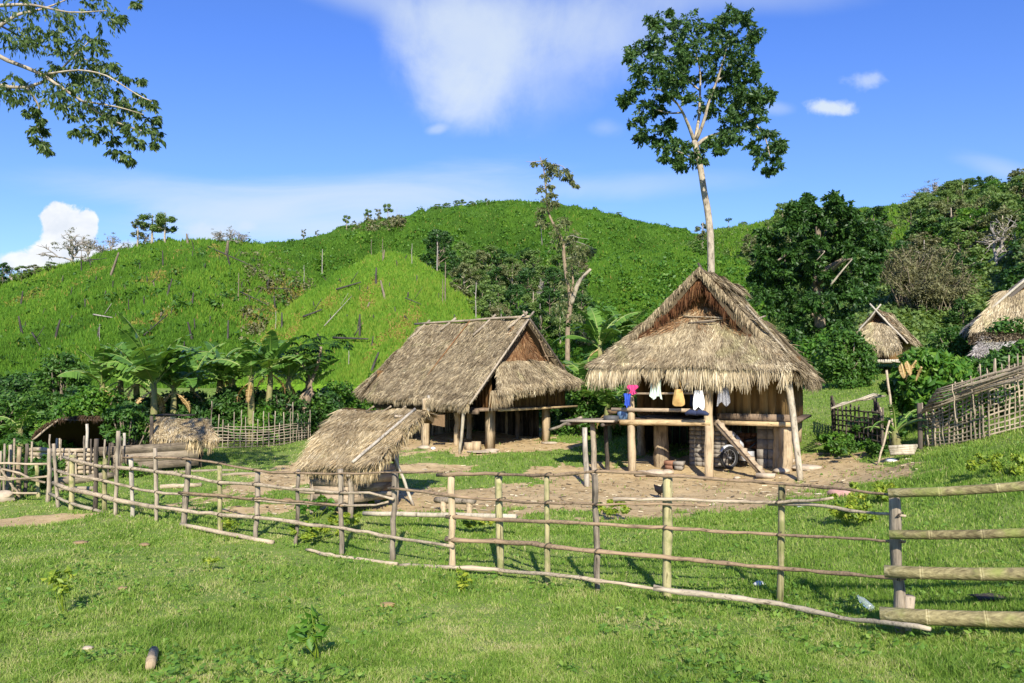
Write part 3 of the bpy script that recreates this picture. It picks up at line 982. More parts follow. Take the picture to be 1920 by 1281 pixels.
    pole('roof_stick', f(1.15, .0, 4.42), f(2.15, -.1, 3.2), .03, .03, 'rail_pale', roof, 6)
    pole('roof_stick', f(1.5, .8, 4.2), f(1.25, .2, 4.05), .025, .02, 'wood_grey', roof, 6)
    pole('ridge_end', f(.1, -.05, 5.3), f(-.12, .25, 5.62), .05, .03, 'wood_dark', roof, 6)
    # floor of the room, porch floor
    zf = 1.47
    k = MB()
    k.box((f(.25, 2.3, zf - .02) + f(.1, 2.3, zf - .02)) / 2 + f.R * .75, f.R * 1.35, f.B * 2.0, (0, 0, .03), .4)
    k.box(f(-1.1, 1.15, zf - .02), f.R * .85 + 0, f.B * 1.55, (0, 0, .03), .4)
    k.box(f(-1.9, 3.3, zf - .02), f.R * .55, f.B * 1.0, (0, 0, .03), .4)
    k.build('floor', M['plank_dark'], t)
    # room walls: front right, side to porch, right, back, porch back
    def wall(a, c, z0, z1, th=.04, m='wall'):
        k = MB()
        a, c = np.array(a), np.array(c)
        L = np.linalg.norm(c - a)
        nb = max(1, int(L / .2))
        dr = (c - a) / L
        for i in range(nb):
            p, q = a + (c - a) * (i / nb), a + (c - a) * ((i + 1) / nb)
            tk = th * (1 + .5 * random.random())
            mid = (p + q) / 2
            mid[2] = (z0 + z1) / 2
            sd = np.cross(dr, (0, 0, 1))
            k.box(mid, dr * (L / nb / 2 - .003), sd * tk / 2, (0, 0, (z1 - z0) / 2), random.uniform(.2, .8))
        return k.build('wall', M[m], t)
    wall(f(.32, .42, 0), f(2.02, .42, 0), zf + .16, 3.2)
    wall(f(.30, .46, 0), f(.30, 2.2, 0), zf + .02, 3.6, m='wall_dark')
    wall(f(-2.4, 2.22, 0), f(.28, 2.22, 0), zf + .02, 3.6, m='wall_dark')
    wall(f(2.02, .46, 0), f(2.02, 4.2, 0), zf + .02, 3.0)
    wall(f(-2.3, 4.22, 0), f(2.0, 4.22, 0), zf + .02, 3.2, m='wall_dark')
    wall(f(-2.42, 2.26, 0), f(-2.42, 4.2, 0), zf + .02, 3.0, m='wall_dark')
    # skirting band and beams
    beamobj('wall_band', f(.34, .30, zf + .10), f(2.22, .30, zf + .10), .05, .17, 'plank_dark', t, .7)
    beamobj('floor_beam', f(.34, .22, zf - .055), f(2.24, .22, zf - .055), .11, .11, 'beam_tan', t, .6)
    pole('floor_beam', f(-2.02, -.62, zf - .06), f(.34, -.58, zf - .02), .075, .085, 'beam_tan', t, 10, .008)
    pole('floor_beam', f(-1.75, -.5, zf - .12), f(-1.75, 2.3, zf - .12), .06, .06, 'beam_tan', t, 8)
    pole('floor_beam', f(2.0, .5, zf - .16), f(2.0, 4.2, zf - .16), .06, .06, 'beam_tan', t, 8)
    # porch rails
    for a, c, w, h, m in (((-2.25, -.66, 1.74), (.2, -.62, 1.76), .04, .09, 'plank'), ((-1.85, -.66, 2.16), (.3, -.62, 2.2), .035, .055, 'plank'), ((-1.7, 2.1, 2.62), (.2, .5, 2.6), .05, .06, 'rail_brown')):
        beamobj('porch_rail', f(*a), f(*c), w, h, m, t, .7)
    pole('rafter', f(-1.9, -.3, 2.78), f(2.2, -.2, 2.78), .04, .035, 'rail_brown', t, 8)
    # posts
    def post(x, y, ztop, r, m='post_tan', zb=None, tint=.6):
        b0 = f(x, y, 0)
        b0[2] = gz(b0[0], b0[1]) - .12 if zb is None else zb
        top = f(x + random.uniform(-.04, .04), y, ztop)
        _sd[0] += 1
        k = MB()
        k.tube(logpts(b0, top, 8, .02, _sd[0]), np.array([1.05, 1.0, 1.06, .97, 1.0, .93, .98, .92]) * r, 10, tint, True, .07, _sd[0])
        return k.build('post', M[m], t)
    post(-1.72, -.55, 2.46, .105)
    post(.28, -.52, 3.0, .11, tint=.7)
    post(2.0, .42, zf - .1, .17, tint=.55)
    post(1.72, .9, zf - .1, .10)
    post(-1.3, .75, zf - .1, .2, tint=.35)
    post(-2.3, 2.2, zf - .1, .12, tint=.4)
    post(-2.3, 4.1, 3.0, .1, tint=.4)
    post(-.1, 4.1, 3.0, .1, tint=.4)
    post(1.9, 4.1, 3.0, .1, tint=.4)
    post(-.1, 2.2, zf - .1, .11, tint=.3)
    # added dark boards that deepen the shade in the space under the floor
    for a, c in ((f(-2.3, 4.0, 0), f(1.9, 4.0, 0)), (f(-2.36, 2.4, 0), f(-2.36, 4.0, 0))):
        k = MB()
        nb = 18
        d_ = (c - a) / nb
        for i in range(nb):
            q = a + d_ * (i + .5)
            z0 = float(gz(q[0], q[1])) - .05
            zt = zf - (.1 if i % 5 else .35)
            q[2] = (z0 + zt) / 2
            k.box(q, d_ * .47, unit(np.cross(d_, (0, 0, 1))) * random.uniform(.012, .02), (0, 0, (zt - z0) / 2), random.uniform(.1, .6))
        k.build('shade_boards', M['wood_dark'], t)
    # leaning bamboo prop
    a, c = gp(1501, 902), P(1477, 702, 19.75)
    pole('prop_pole', a, c, .07, .085, 'bamboo_grey', t, 10, .012, .03)
    # step ladder: a notched plank with treads
    a, c = gp(1434, 894), P(1342, 790, 20.35)
    d = unit(c - a)
    lad = thing('notched_ladder', a, 'notched plank ladder leaning from the bare earth up to the porch floor', 'ladder')
    k = MB()
    k.beam(a, c, .17, .06, .6, up=np.cross(d, f.R))
    k.build('plank', M['plank'], lad)
    L = np.linalg.norm(c - a)
    for i in range(6):
        q = a + d * (L * (.10 + .155 * i))
        k = MB()
        up = unit(np.cross(d, np.cross((0, 0, 1), d)))
        rt = unit(np.cross((0, 0, 1), np.array((d[0], d[1], 0))))
        hz = unit(np.array((d[0], d[1], 0)))
        b_ = q + (0, 0, .10)
        V = []
        for s_ in (-.085, .085):
            V += [q - d * .12 + rt * s_ + (0, 0, .02), q + d * .12 + rt * s_ + (0, 0, .02), q + rt * s_ + hz * -.06 + (0, 0, .13), q + rt * s_ + hz * .10 + (0, 0, .15)]
        k.add(V, [(0, 2, 3, 1), (4, 5, 7, 6), (0, 4, 6, 2), (2, 6, 7, 3), (3, 7, 5, 1)], .65)
        k.build('tread', M['plank'], lad)
    k = MB()
    g0 = gp(1436, 895)
    k.box(g0 + (0, 0, .05), f.R * .22, f.B * .12, (0, 0, .05), .6)
    tag(k.build('stone_slab', M['stone'], origin=g0), 'flat stone slab at the foot of the notched ladder', 'stone slab')
    return t


hut_right()


def rocks(name, px, py, w, h, m, label, cat='stone', seed=0, group=None, y_off=0.0):
    """A rough rounded stone, w x h metres."""
    g0 = gp(px, py)
    r = np.random.default_rng(seed + int(px))
    k = MB()
    th = np.linspace(0, math.pi, 7)
    ph = np.linspace(0, 2 * math.pi, 11)[:-1]
    V = []
    jit = 1 + .14 * r.normal(size=(7, 10))
    jit[0], jit[-1] = 1, 1
    ring = []
    for i, a in enumerate(th):
        ring.append([(w / 2 * math.sin(a) * math.cos(q) * jit[i, j], w * .38 * math.sin(a) * math.sin(q) * jit[i, j], h * .5 * (math.cos(a) + .7)) for j, q in enumerate(ph)])
    G = np.array(ring)
    G = np.concatenate([G, G[:, :1]], 1) + g0
    k.grid(G, r.uniform(.3, .7), flip=True)
    return tag(k.build(name, M[m], origin=g0), label, cat, group)


# ------------------------------------------------------------------ stored under the hut
def under_hut():
    f = H1
    zb = lambda x, y: float(gz(*f(x, y, 0)[:2]))

    def stack(x0, y0, cols, rows, bw, bh, bd, m, label, group):
        z0 = zb(x0, y0) - .02
        for i in range(cols):
            for j in range(rows):
                if random.random() < .04 and j == rows - 1:
                    continue
                c = f(x0 + (i + .5) * bw + random.uniform(-.006, .006), y0 + random.uniform(-.015, .015), z0 + (j + .5) * bh)
                k = MB()
                k.box((0, 0, 0) + c, f.R * (bw / 2 - .007), f.B * bd / 2, (0, 0, bh / 2 - .006), random.uniform(.3, .7))
                o = k.build('cement_block' if m == 'block' else 'brick', M[m], origin=c)
                tag(o, label, 'block' if m == 'block' else 'brick', group)
    stack(-.55, 1.0, 6, 9, .17, .12, .3, 'block', 'grey brick in the stack behind the middle porch post', 'bricks stacked behind the middle post')
    stack(1.2, 1.2, 2, 5, .27, .26, .3, 'block', 'pale square cement block stacked beside the thick right stilt', 'cement blocks stacked under the hut')
    stack(.52, 2.4, 6, 6, .16, .11, .25, 'brick', 'reddish brick in the low stack behind the motorbike', 'red bricks stacked under the hut')
    # loose bricks in front of the stack
    for i, (x, y, m) in enumerate(((-.95, .35, 'brick'), (-.68, .3, 'block'))):
        z0 = zb(x, y)
        k = MB()
        k.box(f(x, y, z0 + .17), f.R * .13, f.B * .16, (0, 0, .05), .5)
        k.box(f(x, y, z0 + .06), f.R * .10, f.B * .14, (0, 0, .055), .3)
        tag(k.build('stone_block', M[m], origin=f(x, y, z0)), ['rusty brown block lying in front of the brick stack', 'pale worn block beside the rusty brown block'][i], 'block')
    # motorbike
    z0 = zb(.95, .95)
    t = thing('motorbike', f(.95, .95, z0), 'small motorbike parked in the shade behind the ladder under the hut', 'motorbike')
    ax = unit(f.R * .62 + f.B * .78)
    sd = unit(np.cross(ax, (0, 0, 1)))
    c0 = f(.95, 1.0, z0)

    def w(a, h, s=0.0):
        return c0 + ax * a + sd * s + np.array((0, 0, h))
    for a in (-.6, .6):
        wh = bpy.data.objects.new('wheel', None)
        COL.objects.link(wh)
        wh.parent = t
        an = np.linspace(0, 2 * math.pi, 29)
        k = MB()
        k.tube([w(a + .26 * math.cos(q), .29 + .26 * math.sin(q)) for q in an], .04, 8, .5, False)
        k.build('tyre', M['rubber'], wh, smooth=True)
        k = MB()
        k.tube([w(a + .215 * math.cos(q), .29 + .215 * math.sin(q)) for q in an], .015, 6, .5, False)
        for q in np.linspace(0, math.pi, 8)[:-1]:
            k.tube([w(a + .21 * math.cos(q), .29 + .21 * math.sin(q)), w(a - .21 * math.cos(q), .29 - .21 * math.sin(q))], .004, 4)
        k.tube([w(a, .29, -.07), w(a, .29, .07)], .035, 8)
        k.build('rim', M['rim'], wh)
    k = MB()
    k.tube([w(-.42, .95), w(-.5, .62), w(-.6, .29)], [.025, .022, .02], 6)
    k.tube([w(-.42, .85), w(-.1, .5), w(.25, .48), w(.6, .29)], .03, 6)
    k.tube([w(.1, .52), w(.42, .72), w(.75, .75)], .025, 6)
    k.build('frame', M['blackpaint'], t)
    k = MB()
    k.box(w(0, .32), ax * .17, sd * .1, (0, 0, .12))
    k.tube([w(.02, .3, -.13), w(.5, .26, -.15), w(.8, .3, -.15)], [.03, .045, .05], 8)
    k.build('engine', M['silver'], t)
    k = MB()
    k.tube([w(-.05, .72), w(.2, .74), w(.5, .78), w(.78, .84)], [.06, .1, .1, .05], 10, .5, True, 0, 0, .6)
    k.build('seat', M['blackpaint'], t, smooth=True)
    k = MB()
    k.tube([w(-.45, .98, -.32), w(-.42, 1.0, -.1), w(-.42, 1.0, .1), w(-.45, .98, .32)], .018, 6)
    k.build('handlebar', M['blackpaint'], t)
    k = MB()
    k.tube([w(-.42, .9), w(-.52, .9), w(-.56, .9)], [.06, .1, .09], 10)
    k.build('headlight', M['silver'], t, smooth=True)
    k = MB()
    k.tube([w(-.6 + .33 * math.cos(q), .29 + .33 * math.sin(q)) for q in np.linspace(.3, 2.6, 9)], .045, 6, .5, True, 0, 0, .3)
    k.tube([w(-.36, .86), w(-.2, .62), w(-.16, .36)], [.05, .08, .05], 8)
    k.tube([w(.6 + .34 * math.cos(q), .29 + .34 * math.sin(q)) for q in np.linspace(.2, 2.0, 9)], .045, 6, .5, True, 0, 0, .3)
    k.build('fender', M['silver'], t, smooth=True)
    # stones under the hut edge
    for i, (px, py, ww, hh, lb) in enumerate(((1205, 893, .45, .18, 'low pale foundation stone by the left porch post'), (1228, 892, .55, .2, 'long pale foundation stone next to the porch post'), (1252, 890, .33, .16, 'tan stone lying right of the long foundation stone'), (1466, 886, .45, .14, 'flat brown stone under the thick right stilt'), (1482, 868, .25, .15, 'small tan stone behind the leaning bamboo prop'), (1510, 880, .9, .14, 'long pale rock right of the leaning bamboo prop'), (1382, 898, .18, .08, 'small pebble on the bare earth before the ladder'), (1435, 906, .3, .06, 'thin brown stone chip near the ladder foot'))):
        rocks('stone', px, py, ww, hh, 'stone', lb, seed=i)


under_hut()


# ------------------------------------------------------------------ laundry and things on the porch
def cloth(name, px, py, wpx, hpx, Y, m, label, cat, shape='towel', seed=0, strap=False):
    """Hanging cloth: a folded, thick sheet; px, py is the middle of its top."""
    r = np.random.default_rng(seed)
    sc = Y / FPX
    w, h = wpx * sc, hpx * sc
    top = P(px, py, Y)
    nu, nv = 15, 12
    G = np.zeros((nv, nu, 3))
    for i in range(nv):
        v = i / (nv - 1)
        for j in range(nu):
            u = j / (nu - 1) - .5
            ww = {'towel': .9 + .12 * math.sin(v * 4 + seed), 'skirt': .55 + .5 * v, 'bag': .62 + .42 * min(1, v * 1.3), 'bunch': .8 + .3 * math.sin(v * 7)}[shape]
            fold = (.035 if shape != 'bag' else .006) * math.sin(u * (22 if shape != 'bag' else 11) + seed + 2 * v) * (.5 + v * .5)
            hh = h * (1 + .10 * math.sin(u * 9 + seed) * (shape != 'bag') - (.12 * (2 * u) ** 4 if shape == 'bag' else 0))
            G[i, j] = top + H1.R * (u * w * ww) - H1.B * (fold + (.07 * math.sin(math.pi * v) * (1 - (2 * u) ** 2) if shape == 'bag' else 0)) + np.array((0, 0, -v * hh))
    k = MB()
    k.grid(G)
    k.grid(G + H1.B * .03, flip=True)
    for e, g in ((G[0], 0), (G[-1], 0), (G[:, 0], 0), (G[:, -1], 0)):
        k.grid(np.stack([e, e + H1.B * .03]))
    if strap:
        k.tube([top + H1.R * (-.28 * w), top + H1.R * (-.1 * w) + (0, 0, .18), top + H1.R * .02 + (0, 0, .34)], .012, 6)
        k.tube([top + H1.R * (.28 * w), top + H1.R * (.1 * w) + (0, 0, .2), top + H1.R * .02 + (0, 0, .34)], .012, 6)
    return tag(k.build(name, M[m], origin=top, smooth=True), label, cat)


cloth('garment', 1186, 722, 20, 17, 20.5, 'pink', 'bright pink garment bunched on top of the left porch post', 'garment', 'bunch', 1)
cloth('garment', 1176, 738, 14, 24, 20.6, 'blue', 'bright blue cloth hanging left of the porch post', 'garment', 'towel', 2)
cloth('garment', 1229, 712, 25, 34, 20.5, 'mint', 'pale green shirt hanging under the straw fringe', 'garment', 'towel', 3)
cloth('shoulder_bag', 1272, 730, 22, 32, 20.1, 'ochre', 'ochre cloth shoulder bag hanging from the porch rail', 'bag', 'bag', 4, True)
cloth('garment', 1310, 732, 20, 34, 20.0, 'white', 'white shirt hanging over the rail by the middle post', 'garment', 'towel', 5)
cloth('garment', 1300, 738, 16, 24, 20.4, 'navy', 'dark garment hanging behind the white shirt', 'garment', 'towel', 9)
cloth('skirt', 1356, 714, 24, 44, 19.8, 'greycloth', 'grey striped skirt hanging in front of the bamboo wall', 'skirt', 'skirt', 6)


def shoes():
    c = P(1306, 777, 19.95)
    k = MB()
    for dx in (-.12, .12):
        q = c + H1.R * dx
        k.tube([q - H1.R * .16, q - H1.R * .05 + (0, 0, .05), q + H1.R * .10 + (0, 0, .03), q + H1.R * .18], [.04, .07, .06, .03], 8, .5, True, .05)
    tag(k.build('folded_garment', M['navy'], origin=c, smooth=True), 'dark blue garment lying folded on the porch rail', 'garment')


shoes()


# the drying platform beside the porch
def platform():
    f = H1
    c = f(-2.85, -.75, 1.44)
    t = thing('drying_platform', (c[0], c[1], float(gz(c[0], c[1]))), 'rough board drying platform on posts beside the porch', 'platform')
    k = MB()
    for i in range(7):
        y = -1.15 + i * .2
        k.beam(f(-3.5 + random.uniform(-.12, .12), y, 1.42 + random.uniform(-.01, .015)), f(-2.04 + random.uniform(-.04, .04), y, 1.46), .19, .05, random.uniform(.1, .9))
    k.build('deck', M['wood_grey'], t)
    pole('bearer', f(-3.25, -1.25, 1.36), f(-3.25, .3, 1.36), .05, .05, 'wood_dark', t)
    pole('bearer', f(-2.3, -1.25, 1.36), f(-2.3, .3, 1.36), .05, .05, 'wood_dark', t)
    for px, ptop, pb, Y, r, m in ((1101, 810, 912, 19.7, .065, 'wood_pale'), (1115, 808, 893, 21.0, .08, 'wood_grey'), (1140, 806, 885, 22.2, .06, 'wood_dark')):
        g0 = gp(px, pb)
        tp = np.array((g0[0] - .05, g0[1] + .05, 1.38))
        pole('leg', g0 - (0, 0, .1), tp, r, r * .9, m, t)
    a = P(1030, 806, 23.0)
    pole('side_pole', a, f(-3.3, -.1, 1.47), .04, .05, 'rail_pale', t)
    # pan, basin, bucket
    def dish(px, py, Y, r, h, m, name, label, cat):
        c = P(px, py, Y)
        k = MB()
        an = np.linspace(0, 2 * math.pi, 25)
        prof = [(0, 0), (r * .8, 0), (r, h * .5), (r * 1.02, h), (r * .94, h), (r * .9, h * .5), (r * .72, .02), (0, .02)]
        k.grid([[c + np.array((a_ * math.cos(q), a_ * math.sin(q), z)) for q in an] for a_, z in prof], .5, flip=True)
        tag(k.build(name, M[m], origin=c, smooth=True), label, cat)
    dish(1146, 792, 20.9, .2, .17, 'pot', 'cooking_pan', 'soot black round pan standing on the drying platform', 'pan')
    dish(1168, 788, 21.2, .15, .30, 'bluegrey', 'bucket', 'blue grey plastic bucket at the porch corner', 'bucket')
    dish(1150, 776, 21.6, .16, .1, 'browncloth', 'basket', 'brown woven tray behind the black pan', 'basket')


platform()


# ------------------------------------------------------------------ the long house (left)
def longhouse():
    o = np.array((.43, 25.5, 0))
    f = Frame(o, math.radians(-41.3))
    t = thing('long_house', (o[0], o[1], float(gz(*o[:2]))), 'long thatched house on posts with open space below, its brown gable facing right', 'house', 'thatched stilt houses')
    zr = 4.44
    Lr = 5.85
    k = MB()
    up = np.array((0, 0, 1))
    thatch(k, f(-2.42, Lr + .1, 1.92), f(-2.42, -.12, 1.78), f(0, -.1, zr), f(0, Lr, zr + .05), 19000, ln=.34, wd=.022, out=-f.R + up, sag=.05, seed=31, tone=.44, rows=.13, var=.17)
    thatch(k, f(2.15, -.05, 2.3), f(2.15, Lr, 2.2), f(0, Lr, zr + .05), f(0, -.1, zr), 2500, out=f.R + up, sag=.05, seed=32)
    fringe(k, [f(-2.44, Lr, 1.92), f(-2.45, 3.6, 1.86), f(-2.5, 1.9, 1.82), f(-2.46, 1.0, 1.78), f(-2.44, -.12, 1.76)], 3800, .08, .26, -f.R, seed=33, tone=.45, clump=.9)
    fringe(k, [f(-2.42, -.14, 1.8), f(0, -.12, zr), f(2.15, -.08, 2.3)], 900, .06, .15, -f.B, seed=34, tone=.35)
    fringe(k, [f(2.17, -.05, 2.3), f(2.17, Lr, 2.2)], 900, .1, .25, f.R, seed=38, tone=.35)
    # gable skirt
    fo = -f.B + up * .7
    thatch(k, f(-1.75, -.72, 2.12), f(.3, -.72, 2.36), f(.2, .1, 3.12), f(-1.12, .1, 3.02), 4500, ln=.34, out=fo, seed=35, tone=.42, rows=.13)
    thatch(k, f(.3, -.72, 2.36), f(1.98, -.45, 2.42), f(1.12, .1, 3.05), f(.2, .1, 3.12), 4200, ln=.34, out=fo, seed=36, tone=.42, rows=.13)
    fringe(k, [f(-1.75, -.72, 2.12), f(-.6, -.74, 2.28), f(.3, -.74, 2.36), f(1.2, -.66, 2.40), f(2.0, -.45, 2.42)], 2200, .1, .3, -f.B, seed=37, tone=.5)
    fringe(k, [f(-1.9, -.62, 2.1), f(-1.3, -.72, 2.2)], 500, .25, .5, -f.B, seed=44, tone=.45)
    # back lean-to
    thatch(k, f(-2.0, Lr + 1.2, 2.05), f(-2.5, Lr - .1, 1.95), f(-1.15, Lr, 3.3), f(-.8, Lr + .1, 3.6), 2500, ln=.34, out=-f.R + f.B + up, seed=39, tone=.4)
    fringe(k, [f(-2.0, Lr + 1.2, 2.05), f(-2.5, Lr - .1, 1.95)], 400, .1, .3, -f.R, seed=40, tone=.3)
    roof = k.build('roof', M['thatch'], t)
    k = MB()
    thatch(k, f(-1.12, .16, 3.0), f(.0, .12, 3.0), f(.0, .3, 4.28), f(-.1, .3, 4.2), 1500, ln=.4, out=-f.B, seed=41, tone=.6, jit=.45, var=.25, thick=.05)
    thatch(k, f(.0, .12, 3.0), f(1.1, .16, 3.0), f(.1, .3, 4.2), f(.0, .3, 4.28), 900, ln=.4, out=-f.B, seed=42, tone=.42, jit=.45, var=.25, thick=.05)
    k.build('gable_panel', M['thatch_brown'], t)
    pole('ridge_pole', f(-.06, -.25, zr + .06), f(-.06, Lr + .3, zr + .12), .045, .04, 'rail_grey', roof)
    for y, l, lean in ((.12, .7, .0), (1.7, .95, .0), (3.9, .55, 0), (5.5, 1.0, .0)):
        pole('ridge_stick', f(.10, y - .1, zr + .23), f(-l * .62, y + .25, zr - l * .68 + .17), .045, .04, 'wood_grey', roof, 6, .008)
    pole('ridge_stick', f(.24, -.14, zr + .24), f(-.5, -.12, zr - .5), .035, .03, 'wood_grey', roof, 6)
    pole('ridge_stick', f(-.24, -.16, zr + .24), f(.3, -.15, zr - .3), .03, .025, 'wood_grey', roof, 6)
    # seam strip down the thatch
    k = MB()
    k.tube([f(-.08, 2.75, zr + .1), f(-.9, 2.9, zr - .88), f(-1.7, 3.0, zr - 1.80)], .03, 5, .5, True, .3, 3)
    k.build('seam', M['thatch_brown'], roof)
    # rake boards
    pole('rake_pole', f(-2.42, -.2, 1.78), f(.02, -.18, zr + .03), .04, .035, 'wood_grey', t, 6, .006)
    pole('rake_pole', f(2.15, -.15, 2.28), f(-.02, -.18, zr + .03), .035, .035, 'wood_dark', t, 6, .006)
    pole('gable_stick', f(.55, -.1, 3.72), f(.85, -.1, 3.72), .02, .02, 'rail_brown', t, 6)
    pole('gable_stick', f(.75, -.1, 3.25), f(1.35, -.1, 3.25), .02, .02, 'rail_brown', t, 6)
    pole('gable_stick', f(.95, -.1, 3.05), f(.5, -.1, 3.8), .02, .02, 'rail_brown', t, 6)
    # floor and walls
    zf = 1.58
    k = MB()
    k.box(f(.0, 2.9, zf), f.R * 1.95, f.B * 2.9, (0, 0, .04), .4)
    k.build('floor', M['plank_dark'], t)

    def wall(a, c, z0, z1, m='wall', th=.05):
        k = MB()
        a, c = np.array(a), np.array(c)
        L = np.linalg.norm(c - a)
        nb = max(1, int(L / .16))
        dr = (c - a) / L
        sd = np.cross(dr, (0, 0, 1))
        for i in range(nb):
            mid = a + (c - a) * ((i + .5) / nb)
            mid[2] = (z0 + z1) / 2
            k.box(mid, dr * (L / nb / 2 - .003), sd * th * random.uniform(.4, .6), (0, 0, (z1 - z0) / 2), random.uniform(.15, .85))
        return k.build('wall', M[m], t)
    wall(f(-1.0, .12, 0), f(1.9, .12, 0), zf + .05, 3.0)
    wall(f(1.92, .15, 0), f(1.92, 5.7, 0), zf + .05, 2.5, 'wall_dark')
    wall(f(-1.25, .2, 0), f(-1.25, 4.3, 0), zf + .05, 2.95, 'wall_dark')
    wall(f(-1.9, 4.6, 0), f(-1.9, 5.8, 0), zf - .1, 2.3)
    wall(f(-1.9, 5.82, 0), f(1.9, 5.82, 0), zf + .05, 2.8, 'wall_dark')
    beamobj('floor_beam', f(-1.2, -.12, zf - .02), f(2.3, -.02, zf + .0), .14, .07, 'beam_tan', t, .6)
    beamobj('floor_beam', f(-1.98, -.05, zf - .06), f(-1.98, 5.8, zf - .06), .1, .12, 'plank_dark', t, .3)
    pole('porch_rail', f(-2.0, .9, 1.93), f(-2.0, 4.6, 1.98), .03, .03, 'rail_pale', t)
    pole('porch_stick', f(-2.0, 2.6, 1.6), f(-2.0, 2.6, 1.95), .025, .02, 'rail_pale', t, 6)
    pole('porch_stick', f(-1.9, 1.2, 1.35), f(-1.9, 1.15, 1.78), .035, .03, 'rail_grey', t, 6)
    # posts
    for px, pb, x, y, r, zt, m in ((797, 838, None, None, .12, 1.9, 'post_tan'), (857, 835, None, None, .085, 1.5, 'post_tan'), (919, 842, None, None, .15, 1.62, 'post_tan'), (1024, 828, None, None, .13, 1.62, 'post_tan'), (970, 822, None, None, .09, 1.55, 'wood_dark')):
        g0 = gp(px, pb)
        _sd[0] += 1
        k = MB()
        if px in (919, 1024):
            k.beam(g0 - (0, 0, .1), (g0[0], g0[1], zt), r * 1.5, r * 1.5, .6, up=f.B)
        else:
            k.tube(logpts(g0 - (0, 0, .1), (g0[0], g0[1], zt), 7, .02, _sd[0]), r, 9, .6, True, .08, _sd[0])
        k.build('post', M[m], t)
    for x, y in ((-1.9, 4.4), (-1.9, 5.7), (0, 5.6), (1.8, 5.6), (1.85, 3.0), (0, 2.9), (-1.9, 2.9)):
        q = f(x, y, 0)
        zz = float(gz(q[0], q[1]))
        pole('post', (q[0], q[1], zz - .1), (q[0], q[1], zf), .1, .09, 'post_tan', t)
    pole('prop_pole', gp(862, 852), P(870, 758, 24.0), .045, .05, 'bamboo_grey', t)
    pole('porch_post', gp(803, 838) + (0, 0, 1.1), P(804, 742, 25.4), .05, .045, 'wood_pale', t)
    # dark boards added at the back and far side to keep the underfloor black
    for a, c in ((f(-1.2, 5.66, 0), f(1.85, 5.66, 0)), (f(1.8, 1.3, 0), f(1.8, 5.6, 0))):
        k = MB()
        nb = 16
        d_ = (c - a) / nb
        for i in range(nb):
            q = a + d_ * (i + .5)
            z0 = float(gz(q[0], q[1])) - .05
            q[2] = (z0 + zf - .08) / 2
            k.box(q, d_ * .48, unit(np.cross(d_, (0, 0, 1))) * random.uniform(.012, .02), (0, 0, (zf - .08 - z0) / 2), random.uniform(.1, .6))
        k.build('shade_boards', M['wood_dark'], t)
    # slatted pen wall under the house
    k = MB()
    a, c = f(-1.2, 4.9, 0), f(1.8, 4.9, 0)
    for i in range(46):
        q = a + (c - a) * (i / 45)
        z0 = float(gz(q[0], q[1]))
        k.tube([(q[0], q[1], z0), (q[0] + random.uniform(-.03, .03), q[1], zf - random.uniform(.05, .3))], .022, 5, random.random())
    k.tube([a + (0, 0, 1.0), c + (0, 0, 1.0)], .03, 6)
    k.tube([a + (0, 0, 1.35), c + (0, 0, 1.35)], .03, 6)
    k.build('slat_wall', M['bamboo_grey'], t)
    # hanging sack
    top = P(822, 778, 24.6)
    cl = MB()
    G = [[top + np.array((u * .4, .03 * math.sin(u * 20), -v * .34 * (1 + .2 * u))) for u in np.linspace(-.5, .5, 8)] for v in np.linspace(0, 1, 6)]
    cl.grid(G)
    cl.grid(np.array(G) + (0, .03, 0), flip=True)
    tag(cl.build('sack', M['browncloth'], origin=top, smooth=True), 'brown sacking hanging from the floor edge of the long house', 'sack')
    for i, (px, py, ww, hh, m, lb) in enumerate(((797, 842, .4, .14, 'stone', 'pale footing stone under the first long house post'), (922, 846, .5, .1, 'stone', 'flat pale stone under the square post'), (812, 843, .14, .1, 'rag', 'white bottle end lying by the footing stone'), (1030, 832, .6, .08, 'stone', 'flat tan stone beside the far gable post'), (905, 848, 1.0, .06, 'stone', 'thin broken slab lying before the square post'))):
        rocks('stone', px, py, ww, hh, m, lb, seed=50 + i)
    for i, px in enumerate((880, 893)):
        g0 = gp(px, 843)
        k = MB()
        k.tube([g0 - (0, 0, .02), g0 + (0, 0, .22 + .03 * i)], [.15, .14], 8, .6, True, .1, i)
        tag(k.build('wood_block', M['post_tan'], origin=g0), ['squat log stool beside the leaning prop', 'square cut log stool nearer the square post'][i], 'log stool')


longhouse()


